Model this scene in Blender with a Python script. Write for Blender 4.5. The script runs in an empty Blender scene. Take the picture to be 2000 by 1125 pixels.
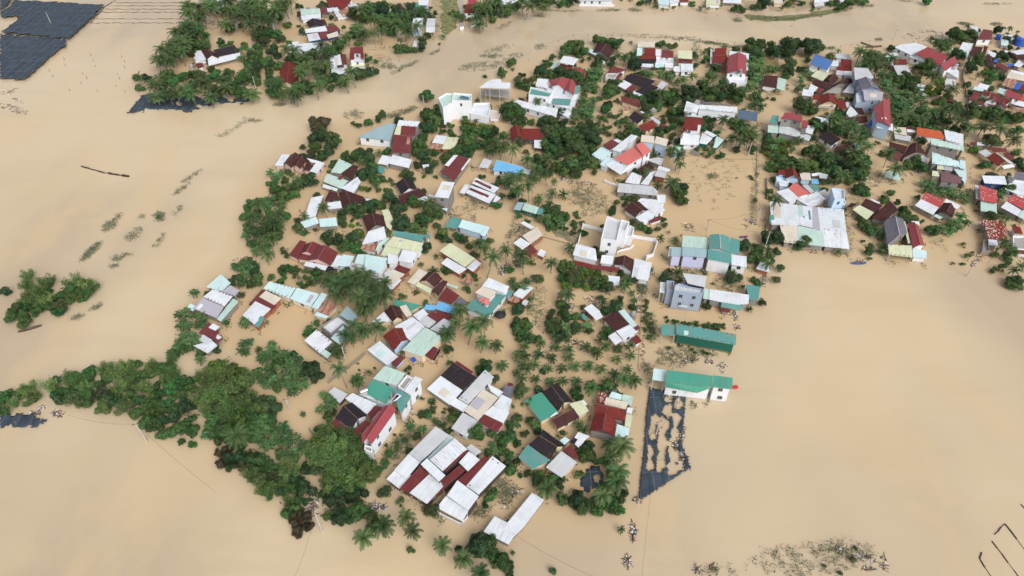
import bpy, bmesh, math, random
from mathutils import Vector, Matrix
random.seed(11)
C = bpy.context.scene.collection
S = bpy.context.scene
# ---------------------------------------------------------------- camera
CAM_H, PITCH, FPX = 120.0, math.radians(43.0), 1333.0     # metres, below horizontal, focal length in pixels of the 2000 px frame
cam = bpy.data.objects.new('camera', bpy.data.cameras.new('camera')); C.objects.link(cam)
cam.data.sensor_width = 36.0; cam.data.lens = 36.0*FPX/2000.0
cam.location = (0, 0, CAM_H); cam.rotation_euler = (math.radians(90)-PITCH, 0, 0)
cam.data.clip_start = 1.0; cam.data.clip_end = 6000.0
S.camera = cam
# ---------------------------------------------------------------- world, sun, exposure
W = bpy.data.worlds.new("World"); S.world = W; W.use_nodes = True
nt = W.node_tree; nt.nodes.clear()
wo = nt.nodes.new('ShaderNodeOutputWorld'); bg = nt.nodes.new('ShaderNodeBackground')
sky = nt.nodes.new('ShaderNodeTexSky'); sky.sky_type = 'NISHITA'; sky.sun_disc = False
SUN_EL, SUN_ROT = math.radians(44), math.radians(150)
sky.sun_elevation = SUN_EL; sky.sun_rotation = SUN_ROT
sky.air_density = 1.0; sky.dust_density = 4.0; sky.ozone_density = 1.0
hs = nt.nodes.new('ShaderNodeHueSaturation'); hs.inputs['Saturation'].default_value = 0.22   # overcast: the blue is hidden by cloud
nt.links.new(sky.outputs[0], hs.inputs['Color']); nt.links.new(hs.outputs[0], bg.inputs[0]); nt.links.new(bg.outputs[0], wo.inputs[0])
bg.inputs[1].default_value = 0.15
sun = bpy.data.objects.new('sun', bpy.data.lights.new('sun', 'SUN')); C.objects.link(sun)
sun.data.energy = 1.15; sun.data.angle = math.radians(38); sun.data.color = (1.0, .985, .96)
sd = Vector((math.sin(SUN_ROT)*math.cos(SUN_EL), math.cos(SUN_ROT)*math.cos(SUN_EL), math.sin(SUN_EL)))
sun.rotation_euler = sd.to_track_quat('Z', 'Y').to_euler()
S.view_settings.view_transform = 'Standard'; S.view_settings.look = 'None'
S.view_settings.exposure = 0.2; S.view_settings.gamma = 1.0
S.cycles.use_denoising = True
S.cycles.max_bounces = 6; S.cycles.diffuse_bounces = 3; S.cycles.glossy_bounces = 2; S.cycles.transparent_max_bounces = 4
# ---------------------------------------------------------------- where a point of the survey photograph lies in the world
cp, sp_ = math.cos(PITCH), math.sin(PITCH)
def at(px, py, z=0.0):
    u, v = px-1000.0, py-562.5
    d = Vector((u, FPX*cp - v*sp_, -(FPX*sp_ + v*cp)))
    t = (z-CAM_H)/d.z
    return Vector((d.x*t, d.y*t, z))
def topx(p):
    dx, dy, dz = p[0], p[1], p[2]-CAM_H
    f = dy*cp - dz*sp_; v = -(dy*sp_ + dz*cp)
    return 1000+FPX*dx/f, 562.5+FPX*v/f
# ---------------------------------------------------------------- materials
def newmat(name):
    m = bpy.data.materials.new(name); m.use_nodes = True
    n = m.node_tree; n.nodes.clear()
    o = n.nodes.new('ShaderNodeOutputMaterial'); b = n.nodes.new('ShaderNodeBsdfPrincipled')
    n.links.new(b.outputs[0], o.inputs[0])
    return m, n, b
def N(n, t, **kw):
    x = n.nodes.new(t)
    for k, v in kw.items(): setattr(x, k, v)
    return x
def mth(n, op, a, b=None, c=None):
    x = N(n, 'ShaderNodeMath', operation=op)
    for i, s in enumerate((a, b, c)):
        if s is None: continue
        if isinstance(s, (int, float)): x.inputs[i].default_value = s
        else: n.links.new(s, x.inputs[i])
    return x.outputs[0]
def mixc(n, f, a, b, typ='MIX'):
    x = N(n, 'ShaderNodeMix', data_type='RGBA', blend_type=typ)
    for s, v in ((0, f), (6, a), (7, b)):
        if isinstance(v, (int, float)): x.inputs[s].default_value = v
        elif isinstance(v, tuple): x.inputs[s].default_value = (v[0], v[1], v[2], 1)
        else: n.links.new(v, x.inputs[s])
    return x.outputs[2]
def noise(n, scale, detail=3, vec=None, rough=.55):
    x = N(n, 'ShaderNodeTexNoise'); x.inputs['Scale'].default_value = scale
    x.inputs['Detail'].default_value = detail; x.inputs['Roughness'].default_value = rough
    if vec is not None: n.links.new(vec, x.inputs['Vector'])
    return x.outputs[0]
def ramp(n, f, a, b, ca=0.0, cb=1.0):
    x = N(n, 'ShaderNodeMapRange'); x.inputs[1].default_value = a; x.inputs[2].default_value = b
    x.inputs[3].default_value = ca; x.inputs[4].default_value = cb; x.clamp = True
    n.links.new(f, x.inputs[0]); return x.outputs[0]
def srgb(r, g, b): return tuple(((c/255.0)/12.92 if c/255.0 <= .04045 else ((c/255.0+.055)/1.055)**2.4) for c in (r, g, b))

def tin_mat(name, col, grime=(.30, .27, .22), rust=0.0, dirt=.35, stripe=None):
    m, n, b = newmat(name)
    uv = N(n, 'ShaderNodeUVMap').outputs[0]
    sx = N(n, 'ShaderNodeSeparateXYZ'); n.links.new(uv, sx.inputs[0]); u, v = sx.outputs[0], sx.outputs[1]
    geo = N(n, 'ShaderNodeNewGeometry').outputs['Position']
    sheet = mth(n, 'FLOOR', mth(n, 'DIVIDE', u, 1.07))
    row = mth(n, 'FLOOR', mth(n, 'DIVIDE', v, 4.3))
    oi = N(n, 'ShaderNodeObjectInfo').outputs['Random']
    cb = N(n, 'ShaderNodeCombineXYZ'); n.links.new(sheet, cb.inputs[0]); n.links.new(row, cb.inputs[1]); n.links.new(oi, cb.inputs[2])
    wn = N(n, 'ShaderNodeTexWhiteNoise', noise_dimensions='3D'); n.links.new(cb.outputs[0], wn.inputs[0])
    tint = ramp(n, wn.outputs[0], 0, 1, .93, 1.0)
    x = mixc(n, 1.0, col, tint, 'MULTIPLY')
    if stripe:                                            # sheets of a second colour laid between the first
        x = mixc(n, mth(n, 'GREATER_THAN', wn.outputs[0], 1-stripe[1]), x, stripe[0])
    if rust > 0:
        sc = N(n, 'ShaderNodeMapping'); sc.inputs['Scale'].default_value = (1, .22, 1); n.links.new(uv, sc.inputs[0])
        r = noise(n, 1.3, 5, sc.outputs[0], .7)
        x = mixc(n, ramp(n, r, .62-rust*.25, .72-rust*.2), x, srgb(128, 72, 48))
    g = noise(n, .32, 5, geo, .62); streak = N(n, 'ShaderNodeMapping'); streak.inputs['Scale'].default_value = (2.6, .28, 1); n.links.new(uv, streak.inputs[0])
    g2 = noise(n, 1.0, 4, streak.outputs[0], .6)
    x = mixc(n, mth(n, 'MULTIPLY', ramp(n, g, .48, .8), dirt), x, grime)
    x = mixc(n, mth(n, 'MULTIPLY', ramp(n, g2, .52, .85), dirt*.8), x, grime)
    seam = mth(n, 'LESS_THAN', mth(n, 'FRACT', mth(n, 'DIVIDE', u, 1.07)), .11)
    x = mixc(n, mth(n, 'MULTIPLY', seam, .13), x, grime)
    ro = mth(n, 'GREATER_THAN', mth(n, 'FRACT', mth(n, 'MULTIPLY', oi, 13.7)), .72)      # some roofs carry rust runs
    x = mixc(n, mth(n, 'MULTIPLY', mth(n, 'MULTIPLY', ramp(n, g2, .56, .66), ro), .55), x, srgb(146, 96, 74))
    lap = mth(n, 'LESS_THAN', mth(n, 'FRACT', mth(n, 'DIVIDE', v, 4.3)), .025)
    x = mixc(n, mth(n, 'MULTIPLY', lap, .25), x, grime)
    n.links.new(x, b.inputs['Base Color']); b.inputs['Roughness'].default_value = .5; b.inputs['Specular IOR Level'].default_value = .35
    w = mth(n, 'SINE', mth(n, 'MULTIPLY', u, 2*math.pi/.36))
    bp = N(n, 'ShaderNodeBump'); bp.inputs['Strength'].default_value = .22; bp.inputs['Distance'].default_value = .02
    n.links.new(w, bp.inputs['Height']); n.links.new(bp.outputs[0], b.inputs['Normal'])
    return m
def tile_mat(name, col, col2, moss=.3, pale=0.0):
    m, n, b = newmat(name)
    uv = N(n, 'ShaderNodeUVMap').outputs[0]
    sx = N(n, 'ShaderNodeSeparateXYZ'); n.links.new(uv, sx.inputs[0]); u, v = sx.outputs[0], sx.outputs[1]
    geo = N(n, 'ShaderNodeNewGeometry').outputs['Position']
    cb = N(n, 'ShaderNodeCombineXYZ'); n.links.new(mth(n, 'FLOOR', mth(n, 'DIVIDE', u, .27)), cb.inputs[0]); n.links.new(mth(n, 'FLOOR', mth(n, 'DIVIDE', v, .34)), cb.inputs[1])
    wn = N(n, 'ShaderNodeTexWhiteNoise', noise_dimensions='3D'); n.links.new(cb.outputs[0], wn.inputs[0])
    x = mixc(n, wn.outputs[0], col, col2)
    x = mixc(n, mth(n, 'MULTIPLY', ramp(n, noise(n, .55, 5, geo, .65), .45, .75), moss), x, (.035, .032, .028))
    if pale > 0: x = mixc(n, mth(n, 'GREATER_THAN', wn.outputs[0], 1-pale), x, srgb(190, 175, 165))
    x = mixc(n, mth(n, 'MULTIPLY', ramp(n, noise(n, 1.4, 4, geo, .6), .58, .78), .35), x, srgb(138, 112, 98))
    rowl = mth(n, 'LESS_THAN', mth(n, 'FRACT', mth(n, 'DIVIDE', v, .34)), .22)
    x = mixc(n, mth(n, 'MULTIPLY', rowl, .35), x, (.012, .008, .008))
    n.links.new(x, b.inputs['Base Color']); b.inputs['Roughness'].default_value = .8; b.inputs['Specular IOR Level'].default_value = .2
    h = mth(n, 'ADD', mth(n, 'FRACT', mth(n, 'DIVIDE', v, .34)), mth(n, 'SINE', mth(n, 'MULTIPLY', u, 2*math.pi/.27)))
    bp = N(n, 'ShaderNodeBump'); bp.inputs['Strength'].default_value = .5; bp.inputs['Distance'].default_value = .03
    n.links.new(h, bp.inputs['Height']); n.links.new(bp.outputs[0], b.inputs['Normal'])
    return m
def wall_mat(name, col, stain=(.16, .14, .11), amt=.5, rough=.85):
    m, n, b = newmat(name)
    geo = N(n, 'ShaderNodeNewGeometry').outputs['Position']
    mp = N(n, 'ShaderNodeMapping'); mp.inputs['Scale'].default_value = (1.3, 1.3, .25); n.links.new(geo, mp.inputs[0])
    g = noise(n, 1.0, 5, mp.outputs[0], .65); g2 = noise(n, .25, 3, geo)
    f = mth(n, 'MULTIPLY', mth(n, 'MULTIPLY', ramp(n, g, .45, .8), ramp(n, g2, .3, .65)), amt)
    sx = N(n, 'ShaderNodeSeparateXYZ'); n.links.new(geo, sx.inputs[0])
    x = mixc(n, f, col, stain)
    wet = mth(n, 'MULTIPLY', ramp(n, mth(n, 'ADD', sx.outputs[2], mth(n, 'MULTIPLY', g, .5)), .9, .45), .6)  # silt line left by the flood
    x = mixc(n, wet, x, srgb(168, 140, 104))
    n.links.new(x, b.inputs['Base Color']); b.inputs['Roughness'].default_value = rough; b.inputs['Specular IOR Level'].default_value = .25
    return m
def plain(name, col, rough=.7, var=.25, scale=1.5, metal=0.0, rnd=0.0):
    m, n, b = newmat(name)
    geo = N(n, 'ShaderNodeNewGeometry').outputs['Position']
    x = mixc(n, mth(n, 'MULTIPLY', ramp(n, noise(n, scale, 4, geo), .35, .75), var), col, tuple(c*.45 for c in col))
    if rnd:
        oi = N(n, 'ShaderNodeObjectInfo').outputs['Random']
        x = mixc(n, mth(n, 'MULTIPLY', oi, rnd), x, tuple(min(1, c*1.8) for c in col))
    n.links.new(x, b.inputs['Base Color']); b.inputs['Roughness'].default_value = rough; b.inputs['Metallic'].default_value = metal
    return m
def leaf_mat(name, col, col2, hot=None, scale=.9, trans=.25):
    m, n, b = newmat(name)
    oi = N(n, 'ShaderNodeObjectInfo').outputs['Random']
    tc = N(n, 'ShaderNodeTexCoord').outputs['Object']
    g = noise(n, scale, 2, tc); wn = noise(n, 7.0, 1, tc)
    x = mixc(n, ramp(n, g, .36, .64), col, col2)
    x = mixc(n, mth(n, 'MULTIPLY', ramp(n, wn, .4, .7), .45), x, tuple(c*1.7 for c in col2))
    hv = N(n, 'ShaderNodeHueSaturation')
    n.links.new(mth(n, 'MULTIPLY_ADD', oi, .05, .475), hv.inputs['Hue'])
    r2 = mth(n, 'FRACT', mth(n, 'MULTIPLY', oi, 7.31))
    n.links.new(mth(n, 'MULTIPLY_ADD', r2, .7, .65), hv.inputs['Value']); hv.inputs['Saturation'].default_value = .95
    n.links.new(x, hv.inputs['Color'])
    n.links.new(hv.outputs[0], b.inputs['Base Color']); b.inputs['Roughness'].default_value = .6; b.inputs['Specular IOR Level'].default_value = .3
    if trans:
        o = n.nodes['Material Output']; ms = N(n, 'ShaderNodeMixShader'); tr = N(n, 'ShaderNodeBsdfTranslucent')
        n.links.new(hv.outputs[0], tr.inputs[0]); ms.inputs[0].default_value = trans
        n.links.new(b.outputs[0], ms.inputs[1]); n.links.new(tr.outputs[0], ms.inputs[2]); n.links.new(ms.outputs[0], o.inputs[0])
    return m

T = {}
T['W'] = tin_mat('white_tin', srgb(218, 223, 230), dirt=.38)
T['G'] = tin_mat('grey_tin', srgb(196, 199, 203), dirt=.3)
T['L'] = tin_mat('lilac_grey_tin', srgb(176, 172, 184), dirt=.35)
T['I'] = tin_mat('blue_grey_tin', srgb(150, 176, 184), dirt=.3)
T['A'] = tin_mat('pale_aqua_tin', srgb(196, 222, 224), dirt=.2)
T['M'] = tin_mat('pale_mint_tin', srgb(182, 208, 198), dirt=.3)
T['Y'] = tin_mat('pale_yellow_tin', srgb(206, 210, 176), dirt=.3)
T['X'] = tin_mat('beige_tin', srgb(212, 202, 186), dirt=.3)
T['T'] = tin_mat('teal_tin', srgb(84, 146, 142), dirt=.35)
T['E'] = tin_mat('emerald_tin', srgb(68, 148, 128), dirt=.25)
T['R'] = tin_mat('maroon_tin', srgb(108, 44, 46), grime=(.16, .1, .08), dirt=.4, rust=.15)
T['P'] = tin_mat('crimson_tin', srgb(150, 64, 70), grime=(.2, .1, .09), dirt=.25)
T['C'] = tin_mat('coral_tin', srgb(206, 112, 106), grime=(.35, .2, .16), dirt=.2)
T['B'] = tin_mat('blue_tin', srgb(70, 112, 172), dirt=.2)
T['S'] = tin_mat('sky_blue_tin', srgb(110, 178, 222), dirt=.2)
T['N'] = tin_mat('slate_blue_panel', srgb(72, 100, 124), dirt=.2)
T['V'] = tile_mat('slate_tiles', srgb(102, 100, 112), srgb(126, 124, 134), moss=.2)
T['U'] = tile_mat('mauve_tiles', srgb(126, 94, 98), srgb(110, 82, 88), moss=.2)
T['D'] = tile_mat('dark_brown_tiles', srgb(84, 48, 46), srgb(62, 34, 36), moss=.55)
T['K'] = tile_mat('black_tiles', srgb(52, 44, 50), srgb(38, 34, 40), moss=.4)
T['F'] = tile_mat('weathered_red_tiles', srgb(134, 52, 46), srgb(104, 40, 38), moss=.5)
T['O'] = tile_mat('orange_tiles', srgb(206, 104, 66), srgb(178, 84, 54), moss=.25)
T['J'] = tile_mat('faded_pink_tiles', srgb(196, 90, 88), srgb(170, 74, 76), moss=.2, pale=.06)
T['Q'] = tile_mat('mottled_red_tiles', srgb(140, 62, 52), srgb(110, 42, 40), moss=.35, pale=.28)
T['H'] = tin_mat('rusty_tin', srgb(188, 150, 130), rust=.8, dirt=.4)
T['Z'] = wall_mat('grey_concrete', srgb(160, 156, 150), amt=.7)
WM = {'W': wall_mat('white_plaster', srgb(226, 228, 232), amt=.28), 'X': wall_mat('cream_plaster', srgb(222, 206, 178), amt=.4),
      'Z': wall_mat('grey_render', srgb(140, 136, 132), amt=.75), 'D': wall_mat('dark_timber_wall', srgb(74, 68, 66), amt=.4),
      'R': wall_mat('bare_brick_wall', srgb(150, 92, 72), amt=.5), 'S': wall_mat('light_blue_plaster', srgb(182, 205, 228), amt=.3),
      'Q': wall_mat('lilac_plaster', srgb(196, 200, 230), amt=.2), 'P': wall_mat('pink_plaster', srgb(226, 196, 184), amt=.4),
      'T': wall_mat('deep_green_sheet_wall', srgb(36, 96, 80), amt=.2), 'N': wall_mat('navy_wall', srgb(40, 62, 108), amt=.2),
      'B': wall_mat('steel_blue_wall', srgb(158, 172, 190), amt=.35)}
M_post = plain('post_concrete', srgb(190, 186, 178)); M_dark = plain('dark_opening', srgb(40, 38, 40), var=.1)
M_frame = plain('window_frame', srgb(160, 162, 164)); M_glass = plain('window_glass', srgb(52, 62, 74), rough=.15, var=.1)
M_steel = plain('stainless_tank', srgb(196, 200, 205), rough=.3, metal=.7, var=.1)
M_cap = plain('ridge_mortar', srgb(112, 84, 76)); M_capr = plain('ridge_metal', srgb(150, 96, 96)); M_capw = plain('ridge_flashing', srgb(200, 202, 205))
M_tarp = plain('blue_tarpaulin', srgb(48, 92, 190), var=.35, scale=2.5)
M_bark = plain('bark', srgb(104, 88, 72), rough=.9); M_palmbark = plain('palm_bark', srgb(128, 116, 100), rough=.9)
L = {'palm': leaf_mat('palm_fronds', (.036, .078, .026), (.085, .145, .042), scale=.8),
     'ban': leaf_mat('banana_leaves', (.042, .104, .034), (.095, .185, .058), scale=.7),
     'tree': leaf_mat('broad_leaves', (.032, .074, .024), (.085, .160, .042)),
     'spr': leaf_mat('mid_green_leaves', (.036, .084, .026), (.102, .180, .046), scale=.7),
     'dark': leaf_mat('dark_leaves', (.020, .050, .023), (.052, .105, .038)),
     'oli': leaf_mat('olive_leaves', (.042, .072, .026), (.092, .135, .046)),
     'rnd': leaf_mat('fresh_green_leaves', (.030, .090, .026), (.066, .170, .040)),
     'yel': leaf_mat('yellow_green_leaves', (.05, .12, .016), (.13, .22, .025)),
     'bam': leaf_mat('bamboo_leaves', (.048, .112, .028), (.160, .250, .066), scale=.5),
     'brn': leaf_mat('browning_leaves', (.05, .05, .024), (.09, .075, .04)),
     'under': leaf_mat('undergrowth_leaves', (.026, .058, .022), (.06, .11, .04)),
     'weed': leaf_mat('drowned_weeds', (.10, .115, .065), (.15, .155, .095), trans=0)}
# ---------------------------------------------------------------- object helpers
def link(name, me, mat, parent=None, label=None, cat=None, group=None, kind=None):
    o = bpy.data.objects.new(name, me); C.objects.link(o)
    if mat is not None and not me.materials: me.materials.append(mat)
    if parent: o.parent = parent
    tag(o, label, cat, group, kind); return o
def tag(o, label=None, cat=None, group=None, kind=None):
    if label: o['label'] = label
    if cat: o['category'] = cat
    if group: o['group'] = group
    if kind: o['kind'] = kind
def empty(name, loc, label, cat, group=None, rz=0, sc=1.0):
    o = bpy.data.objects.new(name, None); C.objects.link(o); o.location = loc; o.rotation_euler = (0, 0, rz)
    o.scale = (sc, sc, sc); o.empty_display_size = .5
    tag(o, label, cat, group); return o
class MB:
    def __init__(s): s.v = []; s.f = []; s.uv = []
    def face(s, pts, uv=None):
        i = len(s.v); s.v += [tuple(p) for p in pts]; s.f.append(tuple(range(i, i+len(pts))))
        s.uv += uv if uv else [(0, 0)]*len(pts)
    def box(s, c, sx, sy, sz, rz=0.0):                     # c: centre of the base
        ca, sa = math.cos(rz), math.sin(rz); q = []
        for z in (0, sz):
            for x, y in ((-1, -1), (1, -1), (1, 1), (-1, 1)):
                X, Y = x*sx/2, y*sy/2; q.append((c[0]+X*ca-Y*sa, c[1]+X*sa+Y*ca, c[2]+z))
        for f in ((3, 2, 1, 0), (4, 5, 6, 7), (0, 1, 5, 4), (1, 2, 6, 5), (2, 3, 7, 6), (3, 0, 4, 7)): s.face([q[i] for i in f])
    def bar(s, a, b, r, r2=None, n=6):
        a, b = Vector(a), Vector(b); d = (b-a)
        if d.length < 1e-5: return
        q = d.to_track_quat('Z', 'Y'); r2 = r if r2 is None else r2
        A = [a+q@Vector((r*math.cos(t), r*math.sin(t), 0)) for t in [2*math.pi*i/n for i in range(n)]]
        B = [b+q@Vector((r2*math.cos(t), r2*math.sin(t), 0)) for t in [2*math.pi*i/n for i in range(n)]]
        for i in range(n): j = (i+1) % n; s.face([A[i], A[j], B[j], B[i]])
        s.face(B); s.face(A[::-1])
    def mesh(s, name):
        me = bpy.data.meshes.new(name); me.from_pydata(s.v, [], s.f)
        ul = me.uv_layers.new(name='UVMap'); ul.data.foreach_set('uv', [c for p in s.uv for c in p])
        me.update(); return me
    def build(s, name, mat, parent=None, **kw):
        if not s.f: return None
        if parent is not None and any(abs(x) > 1e-6 for x in parent.location):
            L0 = parent.location; s.v = [(v[0]-L0[0], v[1]-L0[1], v[2]-L0[2]) for v in s.v]
        return link(name, s.mesh(name), mat, parent, **kw)
def area2(P): return sum(P[i][0]*P[(i+1) % len(P)][1]-P[(i+1) % len(P)][0]*P[i][1] for i in range(len(P)))/2
def inset(P, d):                                           # xy polygon, counter-clockwise, moved inwards by d
    n = len(P); out = []
    for i in range(n):
        a, b, c = P[i-1], P[i], P[(i+1) % n]
        e1 = Vector((b[0]-a[0], b[1]-a[1])); e2 = Vector((c[0]-b[0], c[1]-b[1]))
        if e1.length < .05 or e2.length < .05: out.append((b[0], b[1])); continue
        n1 = Vector((-e1.y, e1.x)).normalized(); n2 = Vector((-e2.y, e2.x)).normalized()
        k = n1+n2
        if k.length < .3: out.append((b[0]+n1.x*d, b[1]+n1.y*d)); continue
        k = k/ (k.length**2) * 2 * d
        if k.length > 2.5*d: k = k.normalized()*2.5*d
        out.append((b[0]+k.x, b[1]+k.y))
    return out
def crossing(P):
    def cr(a, b, c, d):
        def o(p, q, r): return (q[0]-p[0])*(r[1]-p[1])-(q[1]-p[1])*(r[0]-p[0])
        return o(a, b, c)*o(a, b, d) < 0 and o(c, d, a)*o(c, d, b) < 0
    return cr(P[0], P[1], P[2], P[3]) or cr(P[1], P[2], P[3], P[0])
def inside(p, P):
    r = False; n = len(P)
    for i in range(n):
        a, b = P[i], P[i-1]
        if (a[1] > p[1]) != (b[1] > p[1]) and p[0] < (b[0]-a[0])*(p[1]-a[1])/(b[1]-a[1])+a[0]: r = not r
    return r
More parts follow.
